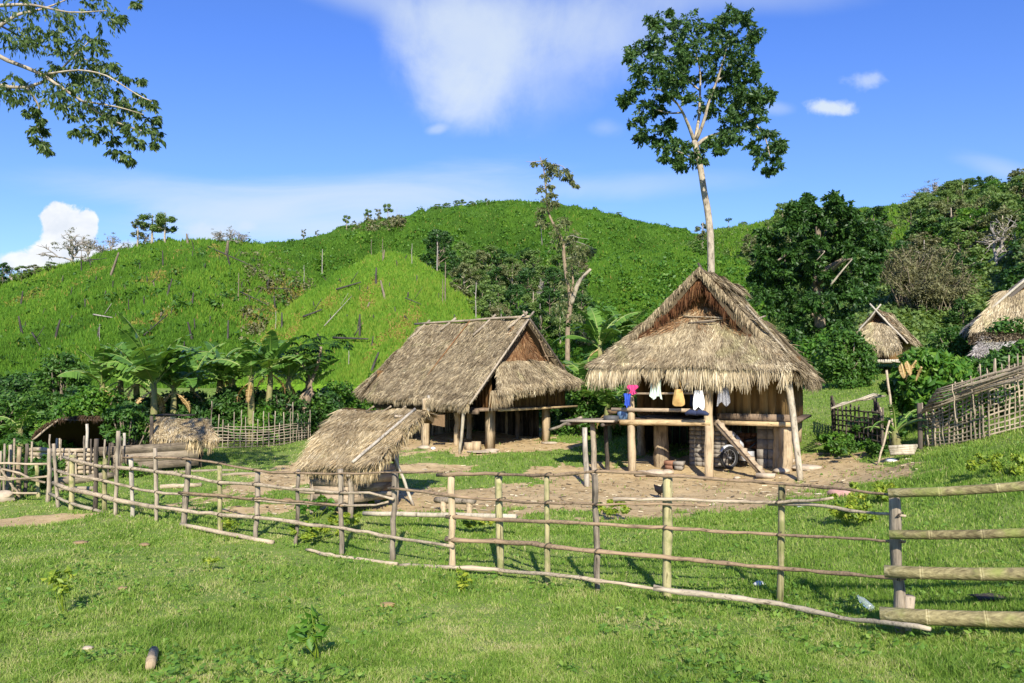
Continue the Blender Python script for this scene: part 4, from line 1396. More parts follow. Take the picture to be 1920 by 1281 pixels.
# ------------------------------------------------------------------ little raised granary at the fence
def granary():
    ll, lr, tr, tl = P(562, 868, 15.6), P(706, 872, 14.9), P(800, 772, 16.6), P(640, 768, 17.4)
    g0 = gp(660, 950)
    t = thing('granary', g0, 'little plank granary on stilts under a slanting straw roof', 'granary')
    k = MB()
    thatch(k, ll, lr, tr, tl, 9500, ln=.42, wd=.022, out=(-.3, -1, 1), seed=61, tone=.58, var=.17, rows=.16, sag=-.03)
    e = unit(lr - ll)
    o = unit(np.cross(e, (0, 0, 1)))
    o = -o if o[1] > 0 else o
    fringe(k, [ll, (ll + lr) / 2, lr], 2000, .12, .34, o, seed=62, tone=.58, clump=.5)
    s = unit(tr - lr)
    fringe(k, [lr, (lr + tr) / 2, tr], 900, .06, .22, e, seed=63, tone=.5, clump=.4)
    # far slope behind the ridge
    bk = np.array((.12, .34, -.2))
    thatch(k, tr + bk, tl + bk, tl, tr, 1500, out=(.3, 1, 1), seed=64)
    roof = k.build('roof', M['thatch_gold'], t)
    pole('roof_pole', P(661, 867, 14.95), P(778, 767, 16.45), .03, .03, 'wood_pale', roof, 8, .005)
    for px in (727, 755, 695):
        pole('roof_stick', P(px - 8, 772, 16.9), P(px + 6, 762, 16.7), .02, .02, 'rail_grey', roof, 5, .004)
    pole('roof_bearer', P(740, 780, 16.2), P(802, 781, 16.75), .03, .03, 'wood_grey', roof, 6)
    # plank box
    c00, c10, c11 = P(585, 935, 15.75), P(657, 938, 15.15), P(742, 930, 16.3)
    c01 = c00 + (c11 - c10)
    zt = .98
    zb = float(min(c00[2], c10[2], c11[2])) + .0
    nb = 4
    for a, c in ((c00, c10), (c10, c11), (c11, c01), (c01, c00)):
        zt = .90 if a is c10 else .84
        d = unit(c - a)
        sd = np.cross(d, (0, 0, 1))
        k = MB()
        L = np.linalg.norm(c - a)
        for i in range(nb):
            z0, z1 = zb + (zt - zb) * i / nb, zb + (zt - zb) * (i + 1) / nb
            mid = (a + c) / 2
            mid[2] = (z0 + z1) / 2
            k.box(mid + sd * random.uniform(-.008, .008), d * (L / 2 + (.05 if i % 2 else -.0)), sd * .018, (0, 0, (z1 - z0) / 2 - .004), random.uniform(.25, .75))
        k.build('plank_wall', M['plank'], t)
    k = MB()
    k.beam((c00 + c01) / 2 * (1, 1, 0) + (0, 0, zb + .02), (c10 + c11) / 2 * (1, 1, 0) + (0, 0, zb + .02), 1.3, .03)
    k.build('floor', M['plank_dark'], t)
    for q, r in ((c00, .045), (c10, .055), (c11, .06), (c01, .05)):
        zz = float(gz(q[0], q[1]))
        ztop = {0: 1.1}.get(0)
        pole('leg', (q[0], q[1], zz - .08), (q[0], q[1], .78 if q is not c11 else 1.15), r, r, 'wood_grey', t)
    pole('ridge_post', (*(c11 + (c01 - c11) * .1)[:2], .9), P(745, 790, 16.5), .05, .05, 'post_tan', t)
    pole('ridge_post', (*(c11 + (c01 - c11) * .25)[:2], .9), P(722, 800, 16.4), .04, .04, 'post_tan', t)
    pole('bottom_rail', P(560, 921, 15.7), P(742, 926, 15.9), .045, .04, 'rail_grey', t)
    pole('leaning_pole', gp(775, 948), P(738, 852, 16.0), .03, .03, 'wood_pale', t)
    pole('roof_rail', P(650, 892, 15.0), P(742, 882, 15.9), .03, .025, 'wood_grey', t)


granary()


# ------------------------------------------------------------------ bench
def bench():
    a, c = P(818, 937, 15.6), P(889, 940, 15.0)
    t = thing('log_bench', gp(850, 962), 'low bench made of a split log on two short legs in the yard', 'bench')
    k = MB()
    k.tube(logpts(a, c, 6, .01, 3), [.075, .085, .08, .085, .08, .07], 10, .4, True, .05, 3, .75)
    k.build('seat', M['wood_grey'], t)
    for px, py in ((832, 962), (881, 962)):
        g0 = gp(px, py)
        tp = a + (c - a) * ((px - 818) / 71)
        pole('leg', g0 - (0, 0, .05), tp, .06, .06, 'post_tan', t)


bench()


# ------------------------------------------------------------------ the rail fence
POSTW = []


def rail_fence():
    q0 = gp(848, 1067)
    t = thing('rail_fence', q0, 'long rail fence of split posts and crooked poles crossing the pasture', 'fence')
    for i, (tx, ty, bx, by, Y, wpx, m, tint) in enumerate(POSTS):
        g0 = gp(bx, by)
        Yf = g0[1]
        tp = P(tx, ty, Yf)
        r = wpx * Yf / FPX / 2
        POSTW.append((bx, Yf, r))
        k = MB()
        pts = logpts(g0 - (0, 0, .12), tp, 9, .006 + .006 * (m != 'wood_moss'), i)
        rr = r * (1 + .06 * np.random.default_rng(i).normal(size=9))
        tt = np.full(9, tint)
        k.tube(pts, rr, 9 if m != 'wood_tan' else 6, tint, True, .05 if m != 'wood_tan' else .12, i, .8)
        if i == 0:
            k.tube(logpts(g0 + (.03, 0, -.1), P(1706, 1118, Yf - .05), 4, .004, 9), r * .8, 7, .7, True, .08)
        k.build('post', M[m], t)
    bx = np.array([p[0] for p in POSTW])[::-1]
    by = np.array([p[1] for p in POSTW])[::-1]
    fy = lambda px: float(np.interp(px, bx, by)) - max(0, px - 1690) * .0035

    def rail(pts, wpx, m, off=.06, tint=.5, taper=.75, name='rail'):
        pts = np.array(pts, float)
        xs = np.linspace(pts[0, 0], pts[-1, 0], max(6, int((pts[-1, 0] - pts[0, 0]) / 22)))
        ys = np.interp(xs, pts[:, 0], pts[:, 1])
        _sd[0] += 1
        r = np.random.default_rng(_sd[0])
        wy = np.convolve(r.normal(0, 2.4, len(xs) + 4), np.ones(5) / 5, 'valid')
        W_ = [P(x, y + a_ + r.normal(0, .5), fy(x) - off) for x, y, a_ in zip(xs, ys, wy)]
        rad = np.linspace(1.05, taper, len(xs)) * (1 + .13 * r.normal(size=len(xs)))
        rad = np.array([wpx * fy(x) / FPX / 2 for x in xs]) * rad
        k = MB()
        k.tube(W_, rad, 7, tint, True, .06, _sd[0])
        ro = k.build(name, M[m], t)
        # bindings where the rail crosses a post
        WP, kx = np.array(W_), xs
        for bx_, Yf_, r_ in POSTW:
            if kx[0] - 2 < bx_ < kx[-1] + 2 and name == 'rail' and off < .15 and r.random() < .45:
                c = np.array([np.interp(bx_, kx, WP[:, i]) for i in range(3)])
                rw = float(np.interp(bx_, kx, rad))
                k = MB()
                n_ = 12
                an = np.linspace(0, 2 * math.pi, n_ + 1)
                cy = c + np.array((.71, .71, 0)) * 0 + np.array((0, off * .5, 0))
                ring = [cy + np.array((.75, -.66, 0)) * (.0) + np.array((.6, .8, 0)) * ((off * .5 + r_ * .8) * math.cos(q)) + np.array((.3, -.25, 1)) * ((rw + .005) * math.sin(q)) for q in an]
                k.tube(ring, .0045, 5, .3, False)
                k.tube(np.array(ring) + (.012, -.01, .004), .004, 5, .5, False)
                k.build('binding', M['wood_dark'], ro)
        return ro
    # upper rails
    rail([(230, 858), (354, 861), (412, 871), (481, 882), (558, 887), (638, 890), (741, 886), (830, 884)], 4.5, 'rail_brown', .08)
    rail([(820, 891), (848, 890), (935, 889), (1025, 890), (1115, 885), (1180, 886), (1252, 891), (1330, 897), (1466, 908), (1560, 914), (1700, 931)], 7, 'rail_brown', .07, .5)
    rail([(118, 857), (182, 873), (252, 878), (292, 884), (350, 893), (412, 906), (478, 909), (558, 918), (642, 922), (700, 925), (738, 937)], 7, 'rail_grey', .08)
    rail([(728, 913), (800, 923), (848, 930), (937, 939), (1027, 943), (1117, 945), (1240, 946), (1330, 948)], 6, 'rail_brown', .09, .55)
    rail([(1150, 936), (1250, 937), (1330, 939), (1463, 943), (1562, 936)], 7, 'rail_grey', .10, .6)
    rail([(1440, 945), (1540, 946), (1600, 957), (1698, 965)], 7, 'rail_grey', .07, .6)
    rail([(100, 880), (133, 891), (179, 899), (219, 908), (252, 916), (295, 924), (350, 926), (412, 932), (481, 938), (558, 945), (642, 948), (700, 947), (728, 941)], 6, 'rail_grey', .07)
    rail([(335, 925), (412, 930), (481, 934), (558, 941), (642, 949)], 5, 'rail_brown', .1)
    rail([(836, 968), (932, 973), (1027, 978), (1117, 983), (1250, 990), (1463, 1003), (1600, 1010), (1697, 1015)], 7, 'rail_brown', .07, .6)
    rail([(100, 905), (133, 919), (179, 929), (219, 938), (252, 945), (295, 951), (350, 959), (412, 965), (481, 972), (558, 981), (642, 991), (735, 1006), (850, 1025)], 8, 'rail_grey', .08, .55)
    rail([(836, 1012), (932, 1016), (1027, 1024), (1120, 1034), (1245, 1045), (1350, 1054), (1463, 1067), (1600, 1078), (1697, 1087)], 9, 'rail_brown', .07, .65)
    rail([(93, 928), (131, 946), (175, 956), (226, 970)], 6, 'rail_pale', .07, .5)
    rail([(742, 1062), (861, 1064), (935, 1070), (1027, 1078), (1120, 1090), (1240, 1105), (1260, 1110)], 8, 'rail_grey', .2, .55)
    rail([(1225, 1103), (1350, 1118), (1450, 1131), (1600, 1160), (1745, 1180)], 10, 'rail_pale', .42, .6, .8)
    # loose poles lying along the foot
    for i, (a, c, w, lb) in enumerate((((339, 988), (512, 1022), 8, 'pale pole lying in grass along the fence foot by the dark post'), ((575, 1034), (628, 1046), 6, 'short pale stick lying in the grass below the granary'), ((600, 1042), (745, 1061), 6, 'thin pale pole half hidden in grass below the granary'))):
        g1, g2 = gp(*a), gp(*c)
        r = w * g1[1] / FPX / 2
        k = MB()
        k.tube(logpts(g1 + (0, 0, r), g2 + (0, 0, r), 7, .01, i), r, 8, .6, True, .06, i)
        tag(k.build('loose_pole', M['rail_grey'], origin=g1), lb, 'pole')
    a, c = P(682, 963, 14.3), P(968, 969, 12.6)
    k = MB()
    k.tube(logpts(a, c, 9, .01, 3), .042, 9, .6, True, .03)
    tag(k.build('bamboo_pole', M['bamboo_grey'], origin=a), 'long grey bamboo pole propped level behind the fence before the bench', 'pole')


rail_fence()


def slip_gate():
    g0 = gp(1690, 1192)
    t = thing('bamboo_gate', g0 + np.array((1.2, -1, 0)), 'four thick bamboo rails of the gate next to the grey end post', 'gate')
    for a, c, w in (((1665, 925), (1935, 911), 17), ((1667, 1002), (1935, 999), 17), ((1658, 1071), (1935, 1077), 23), ((1650, 1152), (1935, 1163), 28)):
        p, q = P(a[0], a[1], 7.15), P(c[0] + 330, c[1] + (c[1] - a[1]) / (c[0] - a[0]) * 330, 6.1)
        k = MB()
        L = np.linalg.norm(q - p)
        s = [0, .003]
        z = .40 * random.uniform(.7, 1.1)
        rad = [.86, 1]
        while z < L - .1:
            s += [z - .02, z - .006, z, z + .006, z + .02]
            rad += [.985, 1.06, .95, 1.05, .985]
            z += .42 * random.uniform(.9, 1.1)
        s += [L]
        rad += [.93]
        s, rad = np.array(s) / L, np.array(rad)
        pts = p + (q - p) * s[:, None] + np.array((0, 0, -.01)) * np.sin(s * 7)[:, None]
        rr = w * 7.1 / FPX / 2 * rad
        tb = random.uniform(.45, .65)
        tr = tb + np.where(np.abs(rad - .985) < .012, -.22, 0) + np.where(rad > 1.03, .12, 0) + np.where(np.abs(rad - .95) < .005, -.35, 0)
        k.tube(pts, rr, 16, np.repeat(tr, 16), True, .018)
        k.build('rail', M['bamboo'], t, smooth=True)
    for x in (1700, 1715):
        pass
    q = P(2330, 900, 6.05)
    g1 = np.array((q[0], q[1], float(gz(q[0], q[1]))))
    pole('post', g1 - (0, 0, .1), g1 + (0, 0, 1.25), .065, .06, 'wood_grey', t)


slip_gate()


def stick_fence():
    """The older fence that carries on to the left."""
    t = thing('stick_fence', gp(50, 940), 'old leaning stick fence with gaps at the far end of the rail fence', 'fence')
    for tx, ty, bx, by, w, m in ((68, 872, 72, 932, 7, 'wood_moss'), (36, 838, 34, 935, 9, 'wood_tan'), (51, 832, 47, 932, 7, 'wood_dark'), (20, 834, 14, 925, 7, 'wood_grey'), (0, 846, -2, 938, 8, 'wood_grey'), (9, 832, 6, 930, 5, 'wood_grey'), (27, 822, 24, 925, 4, 'rail_grey'), (-20, 836, -22, 938, 8, 'wood_tan'), (-50, 836, -52, 938, 8, 'wood_grey'), (-85, 836, -88, 938, 8, 'wood_grey'), (-120, 836, -122, 940, 8, 'wood_moss'), (60, 828, 57, 915, 4, 'rail_grey')):
        g0 = gp(bx, by)
        pole('post', g0 - (0, 0, .1), P(tx, ty, g0[1]), w * g0[1] / FPX / 2, w * g0[1] / FPX / 2.3, m, t)
    for a, c in (((-140, 862), (90, 870)), ((-140, 885), (60, 900)), ((-130, 905), (92, 893)), ((-60, 862), (85, 905)), ((2, 880), (36, 928)), ((-140, 918), (70, 925))):
        ya, yc = gp(a[0], 938)[1] - .1, gp(c[0], 940)[1] - .1
        pole('rail', P(a[0], a[1], ya), P(c[0], c[1], yc), .03, .025, 'rail_grey', t, 6, .03)


stick_fence()
# ------------------------------------------------------------------ other structures
def pig_pen():
    g0 = gp(250, 885)
    t = thing('log_pen', g0, 'log walled animal pen under a sagging open straw shelter', 'pen')
    # stacked logs
    for i in range(6):
        z = .03 + i * .118
        a, c = gp(62, 890), gp(172, 892)
        L0, L1 = a + (-.1, 0, z), c + (.1, 0, z)
        pole('log', L0 + (0, random.uniform(-.03, .03), .06), L1 + (0, random.uniform(-.03, .03), .06), .062, .052, 'rail_grey', t, 9, .03, .06, tint=random.uniform(.4, .8))
    # plank walls to the right
    a, c = gp(172, 892), gp(372, 880)
    d = unit(c - a)
    L = np.linalg.norm(c - a)
    sd = np.cross(d, (0, 0, 1))
    for i in range(3):
        z0 = .08 + i * .23
        k = MB()
        p, q = a + d * (L * (.0 if i > 1 else .2)), c - d * (0 if i < 3 else 1.2)
        k.beam(p + sd * random.uniform(-.02, .02) + (0, 0, z0 + .1), q + (0, 0, z0 + .13 + random.uniform(-.03, .05)), .04, .23, random.uniform(.2, .7))
        k.build('plank_wall', M['rail_dim'], t)
    pole('log', gp(258, 868) + (0, 0, .72), gp(345, 872) + (0, 0, .78), .14, .12, 'wood_grey', t, 10, .02, .07)
    # posts
    for px, tp, bt, w, m in ((107, 822, 886, 4, 'rail_grey'), (114, 824, 888, 4, 'rail_pale'), (163, 795, 886, 6, 'wood_pale'), (212, 826, 885, 8, 'wood_dark'), (233, 812, 884, 6, 'wood_pale'), (284, 780, 880, 7, 'wood_dark'), (375, 830, 878, 8, 'wood_dark'), (75, 778, 850, 5, 'wood_pale')):
        g1 = gp(px, bt)
        pole('post', g1 - (0, 0, .1), P(px if px != 75 else 66, tp, g1[1]), w * g1[1] / FPX / 2, w * g1[1] / FPX / 2.2, m, t)
    for i in range(14):
        px = 92 + i * 11 + random.uniform(-4, 4)
        g1 = gp(px, 893)
        pole('stake', g1 - (0, 0, .1), g1 + (random.uniform(-.08, .08), 0, random.uniform(.5, 1.15)), .028, .024, ('wood_grey', 'wood_dark', 'rail_grey')[i % 3], t, 6)
    # sunny thatch
    k = MB()
    ridge_l, ridge_r = P(276, 784, 23.2), P(386, 786, 22.6)
    eave_l, eave_r = P(288, 822, 22.0), P(408, 826, 21.6)
    thatch(k, eave_l, eave_r, ridge_r, ridge_l, 3200, ln=.36, out=(0, -1, 1), seed=71, tone=.58, var=.18)
    fringe(k, [eave_l, (eave_l + eave_r) / 2, eave_r], 900, .12, .36, (0, -1, 0), seed=72, tone=.5)
    fringe(k, [eave_r, ridge_r], 300, .1, .25, (1, 0, 0), seed=73, tone=.5)
    k.build('straw_shelter', M['thatch_gold'], t)
    # dark sagging part, seen from beneath
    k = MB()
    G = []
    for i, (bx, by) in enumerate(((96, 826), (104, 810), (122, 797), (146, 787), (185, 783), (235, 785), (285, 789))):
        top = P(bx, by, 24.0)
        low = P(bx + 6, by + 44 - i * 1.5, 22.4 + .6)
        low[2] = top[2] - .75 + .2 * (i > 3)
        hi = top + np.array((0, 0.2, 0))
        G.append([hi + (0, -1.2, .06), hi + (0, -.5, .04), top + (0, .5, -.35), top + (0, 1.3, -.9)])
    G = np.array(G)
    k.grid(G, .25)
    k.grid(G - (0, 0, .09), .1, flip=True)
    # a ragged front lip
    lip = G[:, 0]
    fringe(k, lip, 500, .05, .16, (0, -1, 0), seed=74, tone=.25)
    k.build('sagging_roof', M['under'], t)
    pole('roof_edge', lip[0], lip[3], .03, .03, 'rail_grey', t, 6)
    pole('roof_edge', lip[3], lip[-1], .03, .03, 'wood_dark', t, 6)
    pole('roof_edge', P(215, 780, 23.4), P(365, 778, 23.0), .035, .03, 'wood_dark', t, 6)
    # dark back wall and inner boards
    k = MB()
    k.beam(P(240, 840, 24.4), P(380, 840, 23.8), .05, .75, .3)
    k.build('back_wall', M['plank_dark'], t)
    # loose logs in front
    for i, (a, c, w, lb) in enumerate((((300, 917), (378, 912), 9, 'pale log lying in the grass right of the log pen'), ((102, 912), (212, 898), 16, 'thick grey log lying in front of the log pen'), ((110, 921), (180, 919), 9, 'short broken log lying before the thick grey one'), ((410, 893), (520, 889), 6, 'slim log lying on the earth path'), ((300, 888), (440, 884), 5, 'slim grey log lying right of the plank wall'))):
        g1, g2 = gp(*a), gp(*c)
        r = w * g1[1] / FPX / 2
        k = MB()
        k.tube(logpts(g1 + (0, 0, r * .8), g2 + (0, 0, r * .8), 7, .02, i), [r, r * 1.05, r, r * .95, r, r * .9, r * .8], 9, .6, True, .08, i)
        tag(k.build('log', M['rail_dim' if i != 0 else 'rail_grey'], origin=g1), lb, 'log')


pig_pen()


def wattle(name, line, hts, nst, nrow, m, label, lean=.0, sag=.0, rr=.016, sr=.02, over=(.15, .5), pickets=True):
    """A fence of upright sticks with long bamboo strips woven along it; line: ground pixels."""
    G = np.array([gp(*q) for q in line])
    s = np.concatenate([[0], np.cumsum(np.linalg.norm(np.diff(G, axis=0), axis=1))])
    at = lambda q: np.array([np.interp(q, s, G[:, i]) for i in range(3)])
    t = thing(name, at(s[-1] / 2), label, 'fence')
    for i in range(nst):
        q = s[-1] * i / (nst - 1)
        b0 = at(q)
        h = np.interp(q, s, hts) + random.uniform(*over) * (1 if pickets else 0)
        pole('stake', b0 - (0, 0, .1), b0 + (random.uniform(-.06, .06) + lean * h, random.uniform(-.04, .04), h), sr * random.uniform(.8, 1.3), sr * .8, m, t, 6)
    for j in range(nrow):
        v = (j + .4) / nrow
        k = MB()
        a, c = (0, s[-1])
        if j % 3 == 1:
            a = s[-1] * random.uniform(0, .12)
        if j % 4 == 2:
            c = s[-1] * random.uniform(.85, 1)
        qs = np.linspace(a, c, max(8, int((c - a) * 3)))
        pts = []
        for n_, q in enumerate(qs):
            b0 = at(q)
            h = np.interp(q, s, hts)
            pts.append(b0 + np.array((lean * h * v, .02 * math.sin(n_ * 1.9 + j * 2.2) + random.uniform(-.006, .006), h * v + random.uniform(-.02, .02))))
        k.tube(pts, rr * random.uniform(.8, 1.25), 6, random.random(), True)
        k.build('strip', M[m], t)
    return t


wattle('wattle_fence', [(395, 842), (440, 840), (500, 838), (545, 832), (582, 826)], [.9, .75, .7, .75, .7], 22, 8, 'wood_grey', 'low wattle fence of sticks in front of the banana plants', over=(.0, .7), rr=.014, sr=.018)
wattle('wattle_fence', [(1045, 790), (1090, 790), (1140, 785), (1180, 786)], [.8, .8, .8, .8], 12, 5, 'bamboo_grey', 'grey stick fence between the two big thatched houses', over=(.0, .4))
wattle('lattice_fence', [(1727, 838), (1765, 836), (1800, 832), (1850, 822), (1900, 808), (1960, 795)], [.95, 1.05, 1.25, 1.45, 1.55, 1.6], 28, 13, 'lattice', 'tall woven bamboo lattice fence rising towards the slope', over=(-.1, .3), rr=.018, sr=.022)


def lattice_roof():
    """Bamboo poles leaning over the lattice fence."""
    t = thing('bamboo_pile', P(1820, 740, 18.6), 'sheaf of long bamboo poles resting along the top of the lattice fence', 'poles')
    for i in range(13):
        a = P(1726 + i * 2.5, 774 - i * 3.6, 19.3 - .05 * i + random.uniform(0, .3))
        c = P(1925 + i * 4, 706 - i * 3.0 + random.uniform(-4, 4), 16.9 + random.uniform(0, .9))
        pole('pole', a, c, .02, .025, 'lattice' if i % 3 else 'rail_grey', t, 6, .03)
    for px, py in ((1850, 690), (1878, 682), (1905, 690), (1820, 705), (1786, 720)):
        pole('upright', P(px + 8, py + 75, 18.3), P(px, py, 18.3), .015, .012, 'rail_grey', t, 5)


lattice_roof()


def cage():
    """Low dark crate-like pen of sticks with a pole roof."""
    g0 = gp(1612, 840)
    t = thing('stick_cage', g0, 'small dark cage pen of woven sticks under leaning poles', 'pen')
    a, c, d = gp(1566, 832), gp(1655, 846), gp(1640, 812)
    for p, q in ((a, c), (a, a + (d - c)), (c, d)):
        n = 12
        for i in range(n):
            u = i / (n - 1)
            b0 = p + (q - p) * u
            pole('stake', b0 - (0, 0, .05), b0 + (random.uniform(-.03, .03), 0, 1.05 + random.uniform(-.1, .12)), .026, .024, 'wood_dark', t, 5)
        for j in range(7):
            z = .12 + j * .14
            pole('strip', p + (0, 0, z), q + (0, 0, z + random.uniform(-.03, .03)), .022, .022, 'wood_dark', t, 5, .02)
    for i in range(6):
        pole('roof_pole', P(1558 + i * 4, 766 - i * 2, 20.4 + .25 * i), P(1640 + i * 4, 738 + i * 1, 20.9 + .3 * i), .025, .02, 'bamboo_grey', t, 6)
    for a_, c_, r, lb in (((1644, 872), (1668, 788), .025, 'thin leaning stake standing by the stick cage'), ((1679, 838), (1662, 694), .03, 'tall bare pole standing between the cage and the leafy plants'), ((1726, 842), (1724, 756), .06, 'short thick dark post at the end of the lattice fence'), ((1675, 838), (1650, 764), .02, 'slanting stick crossing behind the tall bare pole'), ((606, 800), (606, 728), .045, 'pale pole standing left of the long house'), ((652, 775), (654, 730), .04, 'greenish pole standing under the back eave of the long house'), ((1118, 783), (1088, 733), .02, 'thin leaning stick between the two houses'), ((1160, 780), (1152, 716), .035, 'slim pale trunk standing behind the drying platform')):
        g1 = gp(*a_)
        m = {'short': 'wood_dark'}.get(lb.split()[0], 'rail_grey')
        k = MB()
        k.tube(logpts(g1 - (0, 0, .1), P(c_[0], c_[1], g1[1]), 7, .012, int(r * 1000)), r, 7, .6, True, .06)
        tag(k.build('stake', M[m], origin=g1), lb, 'stake')
    # low board pile
    for i in range(4):
        g1 = gp(1668, 851)
        k = MB()
        k.tube(logpts(P(1669 - i, 851 - i * 4, 19.0), P(1714 + 2 * i, 849 - i * 4.2, 18.9), 5, .01, i), .045, 8, .5, True, .05)
        tag(k.build('short_log', M['bamboo_grey'], origin=g1), 'short pole in the low pile beside the thick dark post', 'log', 'short poles piled by the lattice fence')


cage()


def small_hut():
    pk = P(1642, 581, 38)
    o = np.array((pk[0], pk[1], 0))
    f = Frame(o, math.radians(38))
    zg = float(gz(o[0], o[1]))
    t = thing('small_hut', (o[0], o[1], zg), 'small thatched granary hut half hidden by leafy bushes', 'hut', 'thatched stilt houses')
    up = np.array((0, 0, 1))
    zr, ze = pk[2], P(1610, 640, 38)[2]
    k = MB()
    thatch(k, f(1.35, 2.6, ze - .1), f(1.35, 0, ze - .1), f(0, 0, zr), f(0, 2.6, zr), 2500, ln=.4, wd=.035, out=f.R + up, seed=81, tone=.45)
    thatch(k, f(-1.2, 0, ze), f(-1.2, 2.6, ze), f(0, 2.6, zr), f(0, 0, zr), 1200, ln=.4, wd=.035, out=-f.R + up, seed=82)
    thatch(k, f(-1.3, -.5, ze - .25), f(1.2, -.6, ze - .3), f(.55, .2, ze + .9), f(-.5, .2, ze + .9), 3000, ln=.4, wd=.035, out=-f.B + up, seed=83, tone=.55)
    fringe(k, [f(-1.3, -.5, ze - .25), f(0, -.62, ze - .3), f(1.2, -.6, ze - .3)], 900, .15, .45, -f.B, wd=.04, seed=84, tone=.55)
    roof = k.build('roof', M['thatch'], t)
    pole('rake_pole', f(1.38, -.05, ze - .15), f(-.25, -.05, zr + .3), .05, .045, 'wood_pale', roof, 6)
    pole('rake_pole', f(-1.25, -.05, ze - .05), f(.25, -.05, zr + .25), .04, .04, 'wood_pale', roof, 6)
    k = MB()
    thatch(k, f(-.55, .3, ze + .8), f(.6, .3, ze + .8), f(.08, .35, zr - .15), f(-.05, .35, zr - .15), 700, ln=.4, wd=.035, out=-f.B, seed=85, tone=.25, jit=.5, thick=.05)
    k.build('gable_panel', M['thatch_brown'], t)
    zf = P(1640, 678, 37.5)[2]
    k = MB()
    k.box(f(0, 1.3, zf), f.R * 1.1, f.B * 1.5, (0, 0, .07), .6)
    k.build('floor', M['beam_tan'], t)
    beamobj('floor_beam', f(-1.25, -.4, zf + .02), f(1.3, -.4, zf + .02), .12, .16, 'wood_pale', t, .7)
    k = MB()
    for a, c in ((f(-1, .3, 0), f(1, .3, 0)), (f(1, .3, 0), f(1, 2.4, 0)), (f(-1, .3, 0), f(-1, 2.4, 0))):
        mid = (a + c) / 2
        mid[2] = (zf + ze + .4) / 2
        d = (c - a) / 2
        k.box(mid, d, unit(np.cross(d, up)) * .03, up * (ze + .4 - zf) / 2, .4)
    k.build('wall', M['wall'], t)
    for x, y in ((-1, .0), (1, .0), (-1, 2.3), (1, 2.3)):
        q = f(x, y, 0)
        pole('post', (q[0], q[1], float(gz(q[0], q[1])) - .1), (q[0], q[1], zf), .11, .1, 'post_tan', t)
    k = MB()
    g0 = gp(1603, 722)
    k.tube([g0 - (0, 0, .05), g0 + (.02, 0, .35), g0 + (-.05, 0, .8), g0 + (-.02, 0, .95)], [.32, .26, .2, .06], 8, .6, True, .15, 4)
    tag(k.build('tree_stump', M['post_tan'], origin=g0), 'tan jagged stump on the grass left of the small granary hut', 'stump')


small_hut()


def right_house():
    pk = P(1931, 520, 27)
    o = np.array((pk[0], pk[1], 0))
    f = Frame(o, math.radians(27))
    zg = float(gz(o[0], o[1]))
    t = thing('bleached_house', (o[0], o[1], zg), 'partly hidden house with a bleached straw roof on the upper slope', 'house', 'thatched stilt houses')
    up = np.array((0, 0, 1))
    zr = pk[2]
    ze = P(1828, 607, 27)[2]
    k = MB()
    # near gable rake and slopes
    thatch(k, f(-1.75, 0, ze), f(-1.75, 5, ze), f(0, 5, zr), f(0, 0, zr), 4200, ln=.4, wd=.03, out=-f.R + up, seed=91, tone=.5)
    thatch(k, f(2.0, 5, ze), f(2.0, 0, ze), f(0, 0, zr), f(0, 5, zr), 1200, ln=.4, wd=.03, out=f.R + up, seed=92, tone=.5)
    fringe(k, [f(-1.77, 0, ze), f(-1.77, 2.5, ze - .04), f(-1.75, 5, ze)], 900, .1, .3, -f.R, seed=93, tone=.4)
    roof = k.build('roof', M['thatch_pale'], t)
    pole('rake_pole', f(-1.8, -.1, ze - .05), f(.42, -.1, zr + .45), .05, .045, 'wood_pale', roof, 6)
    # half hip over the gable
    k = MB()
    thatch(k, f(-1.8, -.5, ze - .25), f(2.0, -.5, ze - .25), f(.9, .2, ze + 1.15), f(-.9, .2, ze + 1.15), 3200, ln=.4, wd=.03, out=-f.B + up, seed=97, tone=.55)
    fringe(k, [f(-1.8, -.5, ze - .25), f(2.0, -.5, ze - .25)], 900, .12, .4, -f.B, seed=98, tone=.5)
    k.build('gable_apron', M['thatch'], t)
    # lower pale lean-to
    k = MB()
    a, c = P(1822, 668, 24.0), P(2010, 672, 23.0)
    b_, d = P(1845, 632, 25.4), P(2010, 628, 24.6)
    thatch(k, a, c, d, b_, 3500, ln=.45, wd=.03, out=(0, -1, 1), seed=94, tone=.62)
    fringe(k, [a, (a + c) / 2, c], 900, .15, .4, (-.2, -1, 0), seed=95, tone=.6)
    k.build('lean_to_roof', M['thatch_pale'], t)
    k = MB()
    thatch(k, P(1815, 640, 25.0), P(2010, 640, 24.0), P(2010, 618, 24.8), P(1822, 625, 25.8), 900, ln=.35, wd=.03, out=(0, -1, 1), seed=96, tone=.2, lift=.12)
    k.build('lean_to_roof', M['thatch'], t)
    # walls
    k = MB()
    for a, c in ((f(-1.45, .3, 0), f(1.7, .3, 0)), (f(-1.45, .32, 0), f(-1.45, 4.68, 0)), (f(1.7, .32, 0), f(1.7, 4.68, 0)), (f(-1.45, 4.7, 0), f(1.7, 4.7, 0))):
        mid = (a + c) / 2
        zl = zg + .3
        mid[2] = (zl + ze + .2) / 2
        d_ = (c - a) / 2
        k.box(mid, d_, unit(np.cross(d_, up)) * .03, up * (ze + .2 - zl) / 2, .5)
    # gable board
    A, B_, C_ = f(-1.5, .24, ze + .1), f(1.7, .24, ze + .1), f(0, .28, zr - .15)
    k.add([A, B_, C_, A + f.B * .05, B_ + f.B * .05, C_ + f.B * .05], [(0, 1, 2), (5, 4, 3)], .7)
    k.build('wall', M['wall_dark'], t)


right_house()

# ------------------------------------------------------------------ foliage
UP = np.array((0, 0, 1.0))


def rand_unit(n, rng):
    return unit(rng.normal(size=(n, 3)))


